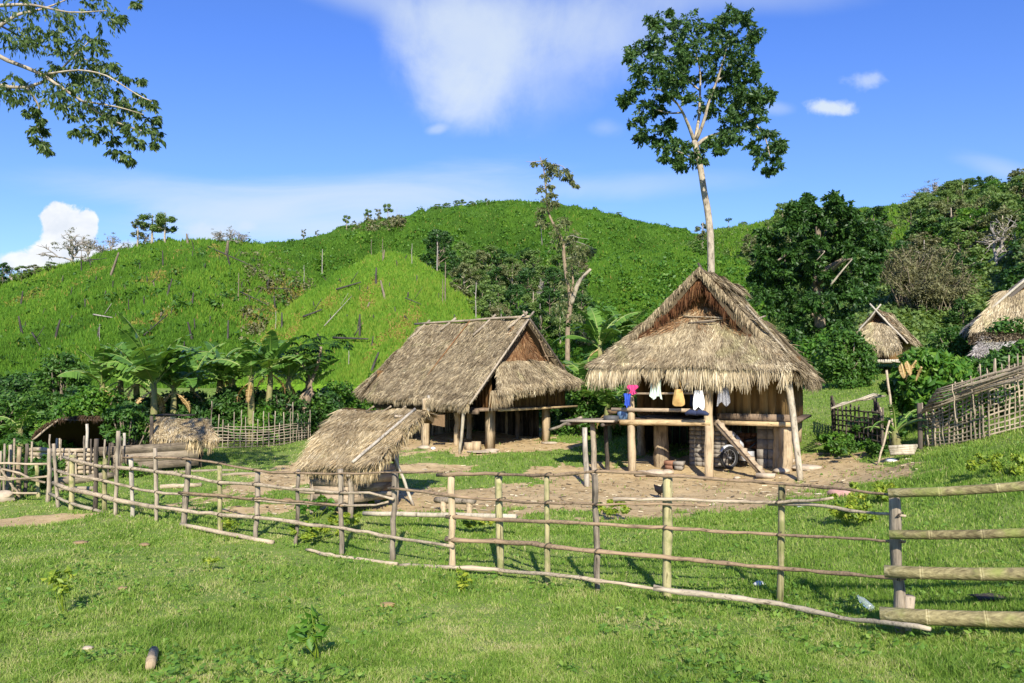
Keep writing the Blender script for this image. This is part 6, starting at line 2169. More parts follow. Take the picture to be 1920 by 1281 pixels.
B = [
    (150, 800, 2.4, 1.9, 'dark shrub mass left of the big banana clump', 'leaf_dark', 401, dict(Y=28)),
    (205, 805, 2.4, 1.7, 'dark shrub under the left banana leaves', 'leaf_dark', 402, dict(Y=27)),
    (265, 805, 2.2, 1.6, 'shaded bush at the foot of the largest banana plant', 'leaf_dark', 403, dict(Y=27.5)),
    (330, 805, 2.4, 1.7, 'shaded bush right of the largest banana plant', 'leaf_dark', 404, dict(Y=28)),
    (385, 815, 2.0, 1.4, 'shaded bush behind the first sticks of the wattle fence', 'leaf_dark', 405, dict(Y=27.8)),
    (450, 812, 2.4, 1.8, 'shaded bush in the middle of the second banana clump', 'leaf_dark', 406, dict(Y=28.8)),
    (525, 812, 2.2, 1.8, 'shaded bush between the slender banana and the papaya', 'leaf_dark', 407, dict(Y=28.6)),
    (600, 800, 2.2, 1.6, 'shaded bush right of the papaya trunk', 'leaf_dark', 408, dict(Y=30.5)),
    (30, 790, 3.2, 2.0, 'wide dark shrub far behind the stick fence', 'leaf_dark', 409, dict(Y=30)),
    (-60, 790, 3.2, 2.2, 'wide dark shrub beyond the end of the stick fence', 'leaf_dark', 410, dict(Y=29)),
    (90, 800, 2.2, 1.6, 'dark shrub below the thin leafy young tree', 'leaf_dark', 411, dict(Y=28.5)),
    (1060, 775, 2.2, 1.7, 'shaded shrub behind the first stick of the grey fence', 'leaf_dark', 412, dict(Y=30)),
    (1120, 770, 2.6, 2.0, 'shaded shrub among the bananas between the houses', 'leaf_dark', 413, dict(Y=30.5)),
    (1185, 765, 2.4, 1.9, 'shaded shrub under the left roof slope of the front hut', 'leaf_dark', 414, dict(Y=31.5)),
    # px, base py, width, height, label, material, seed, kw
    (112, 770, 1.9, 3.0, 'thin leafy young tree rising in front of the burnt hill', 'leaf_bush', 301, dict(Y=29, leaf=.17, name='young_tree', cat='tree', lift=.4)),
    (175, 790, 2.6, 1.9, 'round bright climbing bush left of the banana leaves', 'leaf_bright', 302, dict(Y=26.5)),
    (60, 800, 2.8, 1.7, 'dark bush behind the stick fence', 'leaf_bush', 303, dict(Y=27)),
    (-10, 800, 3.0, 1.9, 'dense bush at the far end of the stick fence', 'leaf_bush', 304, dict(Y=26)),
    (120, 815, 2.2, 1.2, 'low green bush behind the log pen wall', 'leaf_bright', 305, dict(Y=25)),
    (20, 845, 1.8, 1.0, 'low leafy bush behind the old stick fence posts', 'leaf_bush', 306, dict(Y=22)),
    (240, 790, 1.3, 1.7, 'small shrub hanging its leaves over the sagging shelter', 'leaf_bush', 307, dict(Y=22.6, lift=.7, leaf=.13)),
    (80, 915, .9, .75, 'low leafy shrub growing through the fence corner', 'leaf_bush', 308, dict()),
    (370, 800, 2.4, 1.6, 'dark bush between the two clumps of banana', 'leaf_bush', 309, dict(Y=29)),
    (410, 815, 2.0, 1.3, 'low bush behind the left end of the wattle fence', 'leaf_bush', 310, dict(Y=28)),
    (490, 818, 1.6, 1.3, 'bright bush at the foot of the slender banana plant', 'leaf_bright', 311, dict(Y=28)),
    (560, 800, 2.4, 1.6, 'dark shrub under the papaya tree', 'leaf_bush', 312, dict(Y=30)),
    (640, 780, 2.6, 1.7, 'round bush behind the back corner of the long house', 'leaf_bright', 313, dict(Y=33)),
    (708, 640, 1.1, 2.0, 'leafy shrub peeping above the roof of the long house', 'leaf_bright', 314, dict(Y=36)),
    (1090, 770, 1.8, 1.7, 'dark bush between the long house and the stick fence', 'leaf_bush', 315, dict(Y=28)),
    (1160, 765, 2.0, 1.5, 'yellow green bush behind the porch of the front hut', 'leaf_bright', 316, dict(Y=28)),
    (1235, 750, 2.6, 3.4, 'leafy shrub rising behind the left roof slope of the front hut', 'leaf_bush', 317, dict(Y=36)),
    (1040, 760, 2.4, 1.4, 'shaded bush behind the far gable post of the long house', 'leaf_bush', 318, dict(Y=32)),
    (1583, 718, 2.3, 2.3, 'round leafy bush left of the small granary hut', 'leaf_bush', 319, dict(Y=34, leaf=.17, per=110)),
    (1560, 705, 3.2, 2.2, 'bush below the broad dark tree', 'leaf_bright', 320, dict(Y=38, leaf=.2)),
    (1752, 800, 2.0, 2.05, 'large leaved bright bush with hanging brown leaves', 'leaf_bright', 321, dict(Y=22, leaf=.26, per=60, droop=.8, width=.42, lift=.5)),
    (1705, 790, 1.1, 1.6, 'large leaved bush standing behind the tall bare pole', 'leaf_bush', 322, dict(Y=23, leaf=.24, per=60, droop=.7, width=.42, lift=.3)),
    (1795, 800, 1.7, 1.8, 'leafy bush at the shoulder of the lattice fence', 'leaf_bright', 323, dict(Y=22, leaf=.22, droop=.6, width=.42)),
    (1860, 790, 3.0, 1.5, 'feathery green bush behind the lattice fence', 'leaf_bush', 324, dict(Y=22, leaf=.14)),
    (1935, 740, 2.6, 1.6, 'bush in front of the bleached house', 'leaf_bush', 325, dict(Y=23)),
    (1900, 690, 2.2, 2.2, 'dark bush at the foot of the bleached roof', 'leaf_bush', 326, dict(Y=25.5)),
    (1800, 690, 3.0, 2.0, 'low bush between the small hut and the bleached house', 'leaf_bush', 327, dict(Y=33)),
    (1640, 835, 1.6, .6, 'low weedy bush in front of the stick cage', 'leaf_bush', 328, dict()),
    (1580, 850, 1.4, .5, 'low yellowish bush at the edge of the bare earth', 'leaf_bright', 329, dict()),
    (1610, 862, 1.5, .45, 'low weeds at the foot of the stick cage', 'leaf_bush', 340, dict()),
    (1815, 825, .8, .6, 'small rounded shrub at the foot of the lattice fence', 'leaf_bright', 330, dict(leaf=.12)),
    (1590, 985, .75, .4, 'yellow green weed clump behind the right end of the rails', 'weed', 331, dict(leaf=.08, name='weed')),
    (1640, 948, .8, .35, 'yellowish weed clump beside the pink stone', 'weed', 332, dict(leaf=.08, name='weed')),
    (1880, 895, 1.1, .35, 'pale yellow weed patch above the top bamboo rail', 'weed', 333, dict(leaf=.09, name='weed')),
    (650, 995, .7, .25, 'yellow green weed clump in front of the granary', 'weed', 334, dict(leaf=.09, name='weed')),
    (592, 975, .8, .4, 'leafy weed clump left of the granary legs', 'leaf_bright', 335, dict(leaf=.10, name='weed')),
    (590, 1018, .9, .3, 'low weed clump left of the third dark post', 'weed', 336, dict(leaf=.08, name='weed')),
    (690, 950, .8, .22, 'leafy weeds under the granary', 'leaf_bright', 337, dict(leaf=.10, name='weed')),
    (250, 895, .7, .3, 'grassy tuft before the plank wall of the pen', 'leaf_bright', 338, dict(leaf=.2, name='weed', width=.15, droop=-.6)),
    (1150, 975, .6, .3, 'small leafy weed right of the dark split post', 'weed', 339, dict(leaf=.08, name='weed')),
    (905, 1000, .6, .22, 'small yellow green weed behind the pale split post', 'weed', 341, dict(leaf=.07, name='weed')),
    (870, 1115, .34, .26, 'small broad leaved weed in the grass near the split post', 'weed', 342, dict(leaf=.07, per=8, name='weed')),
    (120, 1150, .45, .42, 'yellow leaved weed standing alone in the lawn', 'weed', 343, dict(leaf=.09, per=7, name='weed', lift=.1)),
    (595, 1240, .34, .36, 'broad leaved weed seedling in the front lawn', 'leaf_bright', 344, dict(leaf=.10, per=6, name='weed', lift=.08)),
    (395, 1070, .25, .14, 'tiny yellow weed in the lawn below the fence', 'weed', 345, dict(leaf=.06, per=8, name='weed')),
    (1835, 1190, .24, .12, 'tiny yellow weed under the lowest bamboo rail', 'weed', 346, dict(leaf=.05, per=8, name='weed')),
    (430, 1003, .3, .3, 'yellowish weed beside the mossy fence post', 'weed', 347, dict(leaf=.06, per=14, name='weed')),
]
for px, pb, w, h, lb, m, sd, kw in B:
    kw = dict(kw)
    if kw.get('name') == 'weed':
        kw['cat'] = 'weed'
    bush(px, pb, w, h, lb, m, sd, **kw)

# hanging brown leaves of the big leaved bush
_t = [o for o in bpy.data.objects if o.get('label', '').startswith('large leaved bright')][0]
k = MB()
_r = np.random.default_rng(77)
for px, py in ((1700, 690), (1718, 688), (1728, 700), (1712, 700), (1690, 695)):
    a = P(px, py - 12, 20.7)
    banana_leaf(k, a, _r.uniform(0, 6), -.9, .42, .2, .6, _r, .1, .6, .02)
k.build('dry_leaf', M['deadleaf'], _t)


def papaya():
    rng = np.random.default_rng(110)
    Y = 29.5
    q = lambda x, y, dy=0: P(x, y, Y + dy)
    base = q(572, 812)
    base[2] = float(gz(base[0], base[1]))
    t = thing('papaya_tree', base, 'leaning forked papaya tree with flat umbrella crowns', 'tree')
    k = MB()
    limb(k, [base, q(570, 770), q(578, 745), q(585, 735)], .16, .12, 8, 1)
    limb(k, [q(548, 770), q(568, 743), q(585, 730)], .12, .1, 8, 4)
    limb(k, [q(585, 735), q(578, 700), q(570, 690), q(560, 672), q(557, 662)], .06, .045, 7, 2)
    limb(k, [q(578, 730), q(590, 700), q(595, 688), q(600, 668), q(602, 650)], .07, .05, 7, 3)
    k.build('trunk', M['bark_red'], t)
    k = MB()
    for cx, cy, n, L in ((557, 660, 16, 1.0), (602, 646, 18, 1.1), (590, 668, 10, .8)):
        c = q(cx, cy, rng.uniform(-.3, .3))
        for i in range(n):
            az, el = i * 2.4 + rng.uniform(-.3, .3), rng.uniform(-.15, .5)
            d = np.array((math.cos(az) * math.cos(el), math.sin(az) * math.cos(el), math.sin(el)))
            e = c + d * L * rng.uniform(.5, 1)
            k.tube([c, (c + e) / 2 + (0, 0, .06), e], .008, 4, .8)
            for j in range(7):
                a2 = az + (j - 3) * .5
                l2 = .32 * rng.uniform(.7, 1.1)
                dd = np.array((math.cos(a2), math.sin(a2), -.55))
                s = np.array((-math.sin(a2), math.cos(a2), 0)) * .055
                m_ = e + dd * l2 * .5 + (0, 0, .05)
                k.add([e, m_ + s, e + dd * l2, m_ - s], [(0, 1, 2, 3)], rng.uniform(0, .6))
    k.build('crown', M['leaf_dark'], t)


papaya()
# ------------------------------------------------------------------ lawn
def lawn():
    rng = np.random.default_rng(501)

    def blades(x, y, hgt, wid, T, name, lean=.75, label='', m='grass'):
        n = len(x)
        z = gz(x, y)
        a = rng.uniform(0, 2 * math.pi, n)
        sd = np.stack([np.cos(a), np.sin(a), np.zeros(n)], 1) * (wid / 2)[:, None]
        b0 = np.stack([x, y, z - .01], 1)
        la = rng.uniform(0, 2 * math.pi, n)
        lm = hgt * np.abs(rng.normal(0, lean, n))
        tip = b0 + np.stack([np.cos(la) * lm, np.sin(la) * lm, hgt], 1)
        mid = b0 + np.stack([np.cos(la) * lm * .3, np.sin(la) * lm * .3, hgt * .62], 1)
        V = np.stack([b0 - sd, b0 + sd, mid + sd * .8, mid - sd * .8, tip], 1).reshape(-1, 3)
        i = np.arange(n)[:, None] * 5
        k = MB()
        k.add(V, i + np.array([[0, 1, 2, 3]]), np.repeat(T, 5))
        k.add(np.zeros((0, 3)), np.zeros((0, 3), int), np.zeros(0))
        k.F3.append(i + np.array([[3, 2, 4]]))
        o = k.build(name, M[m])
        return tag(o, label, 'grass', kind='stuff')

    def field(n, y0, y1, pw, hscale, wscale):
        u = rng.uniform(0, 1, n)
        # density falls with distance
        y = (y0 ** (1 - pw) + u * (y1 ** (1 - pw) - y0 ** (1 - pw))) ** (1 / (1 - pw))
        x = rng.uniform(-1, 1, n) * (.80 * y + 2.2)
        d = dirt(x, y)
        # tufty patches left in the earth
        pat = vnoise(x, y, .55) * .5 + vnoise(x + 3, y + 8, .22) * .5
        keep = rng.uniform(0, 1, n) > np.clip(d * 1.5 - .12 - .25 * (pat > .35), 0, .985)
        x, y, pat = x[keep], y[keep], pat[keep]
        lush = vnoise(x - 4, y + 2, 1.7)
        dry = vnoise(x + 11, y, .8) * .6 + vnoise(x, y + 5, .3) * .4
        # the right slope and the strip behind the fence are lusher
        fl = smoothstep(-1.5, 1.2, (x + y - 10.8) + .2 * lush) * smoothstep(2, 6, x + .3 * y - 1)
        hgt = (.032 + .020 * np.clip(lush + .4, 0, 2) + .035 * np.clip(pat - .2, 0, 1) + .022 * fl) * .85 * rng.uniform(.5, 1.5, len(x)) * hscale
        w = .006 * wscale * np.maximum(1, y / 7) * rng.uniform(.7, 1.4, len(x))
        T = .54 - .08 * lush + rng.normal(0, .17, len(x)) + np.clip(dry, -.6, 1) * .26 * (1 - .6 * fl) - .10 * fl
        T = np.where(rng.random(len(x)) < .05 * (1 - fl * .7), rng.uniform(.85, 1, len(x)), T)
        return x, y, hgt, w, np.clip(T, 0, 1)
    blades(*field(700000, 4.2, 14, 1.9, 1.0, 1.0), 'grass', label='short pasture grass in front of and around the fence')
    blades(*field(290000, 13, 45, 1.9, 1.15, 1.1), 'grass', label='short grass around the houses and on the right slope')


lawn()


def broadleaf_cover():
    """Clover-like low weeds spread among the grass."""
    rng = np.random.default_rng(502)
    n = 11000
    y = (4.5 ** -.8 + rng.uniform(0, 1, n) * (30 ** -.8 - 4.5 ** -.8)) ** (-1 / .8)
    x = rng.uniform(-1, 1, n) * (.8 * y + 2)
    pt = vnoise(x + 20, y, 1.1)
    keep = (pt > .25) & (dirt(x, y) < .35) | ((y > 11) & (y < 17.5) & (x > -5) & (x < 9) & (dirt(x, y) < .5) & (pt > -.3)) | ((x > 7) & (y > 12) & (pt > -.1))
    x, y = x[keep], y[keep]
    C = np.stack([x, y, gz(x, y) + .05], 1)
    k = MB()
    leafcloud(k, C, .07, 3.2, .055, rng, flat=.6, width=.6, up=1.2, shell=.1)
    tag(k.build('ground_cover', M['cover']), 'low broad leaved weeds among the grass', 'weeds', kind='stuff')


broadleaf_cover()


# ------------------------------------------------------------------ hill cover
def _spots(L):
    out = []
    for a, c, r in L:
        p = hit(a, c)
        if p is not None:
            out.append((p[0], p[1], r * p[1] / FPX))
    return out


SPOTS = _spots([(290, 525, 42), (180, 503, 26), (300, 600, 22), (515, 545, 46), (540, 560, 40), (478, 605, 50), (465, 585, 40), (440, 560, 26), (640, 530, 18), (690, 556, 24), (745, 622, 34), (768, 590, 22), (560, 600, 26), (700, 650, 24), (420, 480, 30), (395, 470, 24), (60, 560, 30), (340, 470, 14), (765, 655, 22), (620, 560, 16), (255, 610, 20), (500, 640, 36)])


def hill_cover(key, name, label, m, n, win, size, shape, seed, tone=.5, maxd=400, pxpow=1.0):
    """Tufts standing on a hill: sampled over its picture extent so that near ground gets no fewer than far."""
    rng = np.random.default_rng(seed)
    x0, y0, x1, y1 = win
    px, py = rng.uniform(x0, x1, n), rng.uniform(y0, y1, n)
    pts = []
    tree = HILLS[key]
    o = Vector((0, 0, CAMZ))
    for a, c in zip(px, py):
        h = tree.ray_cast(o, Vector(ray(a, c)).normalized())[0]
        if h is not None:
            pts.append(h)
    p = np.array(pts)
    n = len(p)
    k = MB()
    pat = vnoise(p[:, 0], p[:, 1], 9) * .6 + vnoise(p[:, 0], p[:, 1] + 30, 3) * .4
    if shape == 'blade':
        for j in range(3):
            a = rng.uniform(0, 6.28, n)
            h = size * rng.uniform(.5, 1.3, n) * (1 + .3 * pat)
            w = size * rng.uniform(.14, .30, n)
            b0 = p + np.stack([rng.normal(0, size * .3, n), rng.normal(0, size * .3, n), np.full(n, -.05)], 1)
            sd = np.stack([np.cos(a), np.sin(a) * .4, np.zeros(n)], 1) * w[:, None]
            tip = b0 + np.stack([rng.normal(0, .25, n) * h, rng.normal(0, .25, n) * h, h], 1)
            V = np.stack([b0 - sd, b0 + sd, tip], 1).reshape(-1, 3)
            T = np.clip(tone + .12 * pat + rng.normal(0, .17, n), 0, 1)
            T = np.minimum(T, .84)
            ridge_b = vnoise(p[:, 0] * 1.0, p[:, 1] * .35, 6)
            T = np.clip(T + .10 * ridge_b, 0, .84)
            if key in ('left', 'cone'):
                g = np.zeros(n)
                for sx, sy, sr in SPOTS:
                    dd = np.hypot((p[:, 0] - sx), (p[:, 1] - sy) * .35) / sr + .35 * vnoise(p[:, 0], p[:, 1], 1.6)
                    g = np.maximum(g, 1 - smoothstep(.35, 1.15, dd))
                q = rng.random(n) < g * .9
                T = np.where(q, rng.uniform(.84, 1, n), T)
                tip[:, 2] -= (h * .55 * q)
                V = np.stack([b0 - sd, b0 + sd, tip], 1).reshape(-1, 3)
            T = np.where(rng.random(n) < .012, .93, T)
            k.add(V, np.arange(n)[:, None] * 3 + np.array([[0, 1, 2]]), np.repeat(T, 3))
    else:
        R = size * rng.uniform(.5, 1.4, n) * (1 + .5 * pat)
        leafcloud(k, p + np.stack([np.zeros(n), np.zeros(n), R * .5], 1), np.clip(R, .1, None), 9, size * .7, rng, flat=.8, width=.7, up=.7, shell=.3)
    return tag(k.build(name, M[m]), label, 'plants', kind='stuff')


hill_cover('left', 'hill_crop', 'young upland crop covering the burnt hillside', 'crop', 70000, (-60, 440, 730, 790), .40, 'blade', 511, .42)
hill_cover('cone', 'hill_crop', 'bright young crop covering the rounded mound', 'crop', 42000, (430, 470, 1000, 720), .27, 'blade', 512, .60)
hill_cover('far_left', 'hill_crop', 'pale crop on the low shoulder behind the burnt hill', 'crop', 6000, (-60, 495, 320, 570), .6, 'blade', 515, .6)
hill_cover('ridge', 'hill_scrub', 'low scrub covering the far ridge', 'crop', 70000, (260, 375, 1450, 560), .55, 'blade', 513, .24)
hill_cover('spur', 'hill_scrub', 'lush scrub covering the near spur', 'crop', 46000, (900, 460, 1520, 680), .36, 'blade', 514, .38)
hill_cover('ridge', 'hill_shrubs', 'scattered low shrubs on the far ridge', 'leaf_bright', 2600, (260, 375, 1450, 560), .7, 'clump', 517)
hill_cover('spur', 'hill_shrubs', 'scattered low shrubs on the near spur', 'leaf_bright', 1800, (900, 460, 1520, 680), .5, 'clump', 518)
hill_cover('left', 'hill_shrubs', 'scattered low weeds on the burnt hillside', 'leaf_bush', 500, (-60, 440, 730, 790), .5, 'clump', 519)
hill_cover('wooded', 'undergrowth', 'dense undergrowth covering the wooded slope', 'leaf_forest', 42000, (1230, 335, 2000, 700), .5, 'clump', 516)


hill_cover('left', 'dry_brush', 'brown dry brush in the fold between the burnt hill and the mound', 'drybamboo', 420, (455, 470, 590, 670), .38, 'clump', 525)
hill_cover('ridge', 'dry_brush', 'brown brush below the trees on the rising ridge', 'drybamboo', 200, (650, 408, 755, 436), .8, 'clump', 526)
hill_cover('wooded', 'hill_scrub', 'open green scrub on the upper left of the wooded slope', 'crop', 16000, (1320, 385, 1720, 480), .8, 'blade', 520, .45)


# ------------------------------------------------------------------ trees far off: prototypes and copies
def proto(name, cat, kind, seed):
    """A 10 m high tree at the origin, parts trunk / crown."""
    rng = np.random.default_rng(seed)
    t = bpy.data.objects.new(name, None)
    COL.objects.link(t)
    t['_o'] = [0.0, 0.0, 0.0]
    t['category'] = cat
    k, c = MB(), MB()
    leaf = {'round': 'leaf_forest', 'dense': 'leaf_dark', 'tall': 'leaf_forest', 'olive': 'leaf_olive', 'wisp': 'leaf_olive', 'bright': 'leaf_bright', 'bare': None, 'snag': None, 'pole': None, 'umbrella': 'leaf_dark', 'brown': 'drybamboo'}[kind]
    bark = {'bare': 'twig', 'snag': 'bark_dark', 'pole': 'twig', 'round': 'bark_dark', 'dense': 'bark_dark', 'olive': 'bark', 'brown': 'twig'}.get(kind, 'bark')
    C, R = [], []
    if kind in ('round', 'dense', 'olive', 'bright', 'brown'):
        limb(k, [(0, 0, -.6), (.1, 0, 2), (0, .1, 5), (.1, 0, 8.2)], .28, .07, 7, seed)
        for i in range(7):
            a = i * 2.4
            z = rng.uniform(2, 6)
            limb(k, [(0, 0, z), (math.cos(a) * 1.2, math.sin(a) * 1.2, z + 1), (math.cos(a) * 2.4, math.sin(a) * 2.4, z + 1.7)], .12, .03, 5, seed + i)
        for i in range(60):
            v = rng.uniform(0, 1)
            z = 1.6 + 8.0 * v
            rad = 3.6 * math.sqrt(max(.05, 1 - ((v - .45) / .58) ** 2)) * (.75 + .35 * rng.random())
            a = rng.uniform(0, 6.28)
            q = math.sqrt(rng.uniform(.15, 1))
            C.append((math.cos(a) * rad * q, math.sin(a) * rad * q, z))
            R.append(rng.uniform(.55, 1.15))
        leafcloud(c, C, R, 46 if kind != 'brown' else 26, .52, rng, flat=.7, width=.55, shell=.3)
    elif kind in ('tall', 'wisp'):
        limb(k, [(0, 0, -.5), (.15, 0, 3), (-.1, 0, 6), (.1, 0, 9.5)], .3, .08, 7, seed)
        for i in range(8):
            a, z = i * 2.4, rng.uniform(3.4, 8.5)
            L = rng.uniform(1.0, 2.6)
            limb(k, [(0, 0, z), (math.cos(a) * L * .6, math.sin(a) * L * .6, z + .5), (math.cos(a) * L, math.sin(a) * L, z + .9)], .07, .02, 5, seed + i)
            for j in range(3):
                C.append((math.cos(a) * L * rng.uniform(.5, 1.15), math.sin(a) * L * rng.uniform(.5, 1.15), z + rng.uniform(.2, 1.4)))
                R.append(rng.uniform(.7, 1.25) * (1 if kind == 'tall' else .7))
        leafcloud(c, C, R, 90 if kind == 'tall' else 40, .5, rng, flat=.95, width=.5, shell=.1)
    elif kind == 'umbrella':
        limb(k, [(0, 0, -.5), (.1, 0, 4), (0, 0, 8)], .16, .09, 6, seed)
        for i in range(26):
            a, q = rng.uniform(0, 6.28), math.sqrt(rng.uniform(0, 1)) * 2.1
            C.append((math.cos(a) * q, math.sin(a) * q, 8.2 + rng.uniform(-.8, 1.4) - .12 * q * q))
            R.append(rng.uniform(.4, .8))
        leafcloud(c, C, R, 36, .4, rng, flat=.6, width=.5, shell=.1)
    elif kind == 'bare':
        def rec(p, d, L, r, lv):
            e = p + d * L
            limb(k, [p, (p + e) / 2 + rng.normal(0, .06 * L, 3), e], r, r * .55, 5 if lv < 2 else 4, int(rng.integers(1e6)))
            if lv < 4:
                for _ in range(3 if lv else 5):
                    dd = unit(d + rng.normal(0, .55, 3) + np.array((0, 0, .12)))
                    rec(p + d * L * rng.uniform(.55, 1), dd, L * rng.uniform(.6, .85), r * .68, lv + 1)
        rec(np.array((0, 0, -.4)), np.array((.05, 0, 1.0)), 3.6, .36, 0)
        for i in range(16):
            C.append(rng.normal(0, 1.7, 3) * (1, 1, .8) + (0, 0, 6.4))
            R.append(.8)
        leafcloud(c, C, R, 26, .35, rng, shell=.1)
        leaf = 'drybamboo'
    elif kind in ('snag', 'pole'):
        limb(k, [(0, 0, -.5), (.1, .05, 3), (-.1, 0, 6), (.15, 0, 9), (.1, 0, 10)], .20, .10, 7, seed)
        for i in range(4 if kind == 'snag' else 2):
            a, z = rng.uniform(0, 6.28), rng.uniform(4, 9)
            limb(k, [(0, 0, z), (math.cos(a) * .7, math.sin(a) * .7, z + .6)], .08, .03, 5, seed + i)
    k.build('trunk', M[bark], t)
    if leaf:
        c.build('crown', M[leaf], t)
    return t


PROTO = {}
for i, (kd, nm) in enumerate((('round', 'forest_tree'), ('dense', 'dark_tree'), ('olive', 'olive_tree'), ('bright', 'light_green_tree'), ('tall', 'slender_tree'), ('wisp', 'thin_tree'), ('umbrella', 'umbrella_tree'), ('bare', 'bare_tree'), ('snag', 'burnt_snag'), ('pole', 'dead_trunk'), ('brown', 'brown_tree'))):
    PROTO[kd] = [proto(nm, 'tree', kd, 900 + i), False]
    if kd in ('round', 'dense', 'olive', 'bare', 'tall'):
        PROTO[kd + 'b'] = [proto(nm, 'tree', kd, 950 + i), False]
_trng = np.random.default_rng(77)


def plant(kind, p, h, label, group=None, wide=1.0):
    pr = PROTO[kind]
    o = pr[0] if not pr[1] else copy_tree(pr[0])
    pr[1] = True
    o.location = [float(q) for q in p]
    s = h / 10.0
    o.scale = (s * wide, s * wide, s)
    o.rotation_euler = (0, 0, float(_trng.uniform(0, 6.28)))
    o['label'] = label
    if group:
        o['group'] = group
    elif 'group' in o:
        del o['group']
    return o


def plant_px(kind, px, py, hpx, label, key=None, group=None, wide=1.0, sink=0.0):
    p = None
    for dy in range(0, 40, 2):
        p = hit(px, py + dy, key)
        if p is not None:
            break
    if p is None:
        return None
    p[2] -= sink
    d = p[1]
    return plant(kind, p, (hpx + dy) * d / FPX, label, group, wide)


# skyline of the burnt hill
SK = [('bare', 137, 488, 56, 1.1, 'wide spreading bare tree against the white cloud'), ('bareb', 165, 480, 42, .9, 'smaller bare tree right of the wide spreading one'), ('bare', 208, 472, 38, 1.0, 'bare rounded tree in the middle of the burnt hill crest'), ('bareb', 190, 478, 26, 1.2, 'low bare tree left of the rounded bare one'),
      ('tall', 285, 458, 58, 1.1, 'leafy tree forming the left of the green pair on the hill crest'), ('tallb', 309, 456, 60, .9, 'leafy tree forming the right of the green pair on the hill crest'), ('wisp', 258, 462, 48, 1.0, 'thin leaning tree left of the green pair on the crest'), ('bare', 268, 460, 30, 1.0, 'small bare tree beside the green pair'),
      ('bareb', 412, 456, 30, 1.0, 'left bare tree of the small row on the hill shoulder'), ('bare', 432, 456, 32, 1.0, 'middle bare tree of the small row on the hill shoulder'), ('bareb', 452, 457, 27, 1.0, 'right bare tree of the small row on the hill shoulder'),
      ('round', 40, 528, 30, 1.0, 'small round tree on the low far shoulder'), ('olive', 64, 516, 22, 1.2, 'olive tree on the low far shoulder'), ('bare', 22, 530, 30, 1.0, 'thin bare tree on the low far shoulder'), ('dense', 4, 535, 42, .8, 'dark tree at the outer end of the low far shoulder'), ('round', 95, 507, 18, 1.4, 'small bush tree below the wide bare tree'), ('snag', 240, 468, 22, .8, 'pale snag on the burnt hill crest'), ('snag', 353, 453, 18, .6, 'short black snag on the top of the burnt hill')]
for kd, px, py, h, w, lb in SK:
    plant_px(kd, px, py, h * 1.1, lb, None, None, w * 1.35, .3)
# skyline of the far ridge
SK2 = [('wisp', 569, 452, 22, .8, 'tiny thin tree at the low left end of the far ridge'), ('wisp', 594, 444, 14, .9, 'tiniest thin tree right of the low ridge end'), ('tall', 650, 430, 28, .7, 'lone leafy tree on the rising left ridge'), ('tallb', 690, 414, 24, .8, 'bushy tree on the rising ridge, left of three'), ('wisp', 709, 412, 22, 1.0, 'airy tree on the rising ridge, middle of three'), ('tall', 727, 410, 30, .7, 'tallest tree on the rising ridge, right of three'), ('pole', 744, 408, 20, .6, 'bare thin pole tree after the three ridge trees'),
       ('round', 820, 393, 12, 1.5, 'small bush tree on the upper ridge before the dense clump'), ('roundb', 838, 391, 12, 1.5, 'small bush tree just left of the dense ridge clump'), ('round', 858, 389, 14, 1.3, 'dense little tree in the ridge clump'), ('tall', 868, 388, 16, 1.0, 'tallest tree of the dense ridge clump'), ('roundb', 884, 387, 11, 1.5, 'low tree ending the dense ridge clump'), ('tallb', 913, 385, 16, .7, 'single small tree near the ridge summit'),
       ('umbrella', 1366, 433, 26, .8, 'small round headed tree in the saddle of the hills'), ('round', 1160, 404, 8, 1.5, 'tiny bush on the right flank of the ridge'), ('wisp', 1318, 470, 55, .9, 'airy pale tree right behind the tall bare stem'), ('bright', 1316, 478, 30, 1.0, 'bright small tree at the foot of the tall bare stem'), ('roundb', 1395, 424, 10, 1.5, 'small bush beside the round headed tree')]
for kd, px, py, h, w, lb in SK2:
    plant_px(kd, px, py, h * 1.1, lb, None, None, w * 1.35, .3)
for i, (kd, px, py, h, w, lb) in enumerate([('bare', 1738, 385, 44, 1.3, 'pale bare tree at the left edge of the hilltop wood'), ('round', 1722, 392, 26, 1.2, 'round tree at the left foot of the hilltop wood'), ('bareb', 1762, 376, 36, 1.2, 'greyish bare tree within the hilltop wood'), ('round', 1785, 378, 38, 1.2, 'rounded crown near the middle of the hilltop wood'), ('tall', 1803, 372, 38, 1.2, 'taller leafy tree in the hilltop wood'), ('umbrella', 1819, 366, 32, .8, 'small umbrella shaped tree above the hilltop wood'), ('roundb', 1838, 372, 26, 1.4, 'low crown right of the umbrella shaped tree'), ('dense', 1856, 366, 22, 1.3, 'dark crown on the hilltop skyline'), ('pole', 1862, 362, 22, .6, 'dead pole tree on the hilltop skyline'), ('tallb', 1891, 362, 28, 1.2, 'leafy skyline tree near the picture edge'), ('tall', 1913, 360, 30, 1.2, 'last leafy skyline tree on the hilltop'), ('round', 1760, 400, 40, 1.2, 'big dark crown under the pale bare tree'), ('umbrella', 1672, 394, 10, 1.2, 'tiny umbrella tree on the green skyline'), ('pole', 1640, 410, 20, .8, 'pale dead trunk on the green slope, left of two'), ('pole', 1647, 411, 22, .8, 'pale dead trunk on the green slope, right of two')]):
    plant_px(kd, px, py, h * 1.1, lb, None, None, w * 1.35, .3)

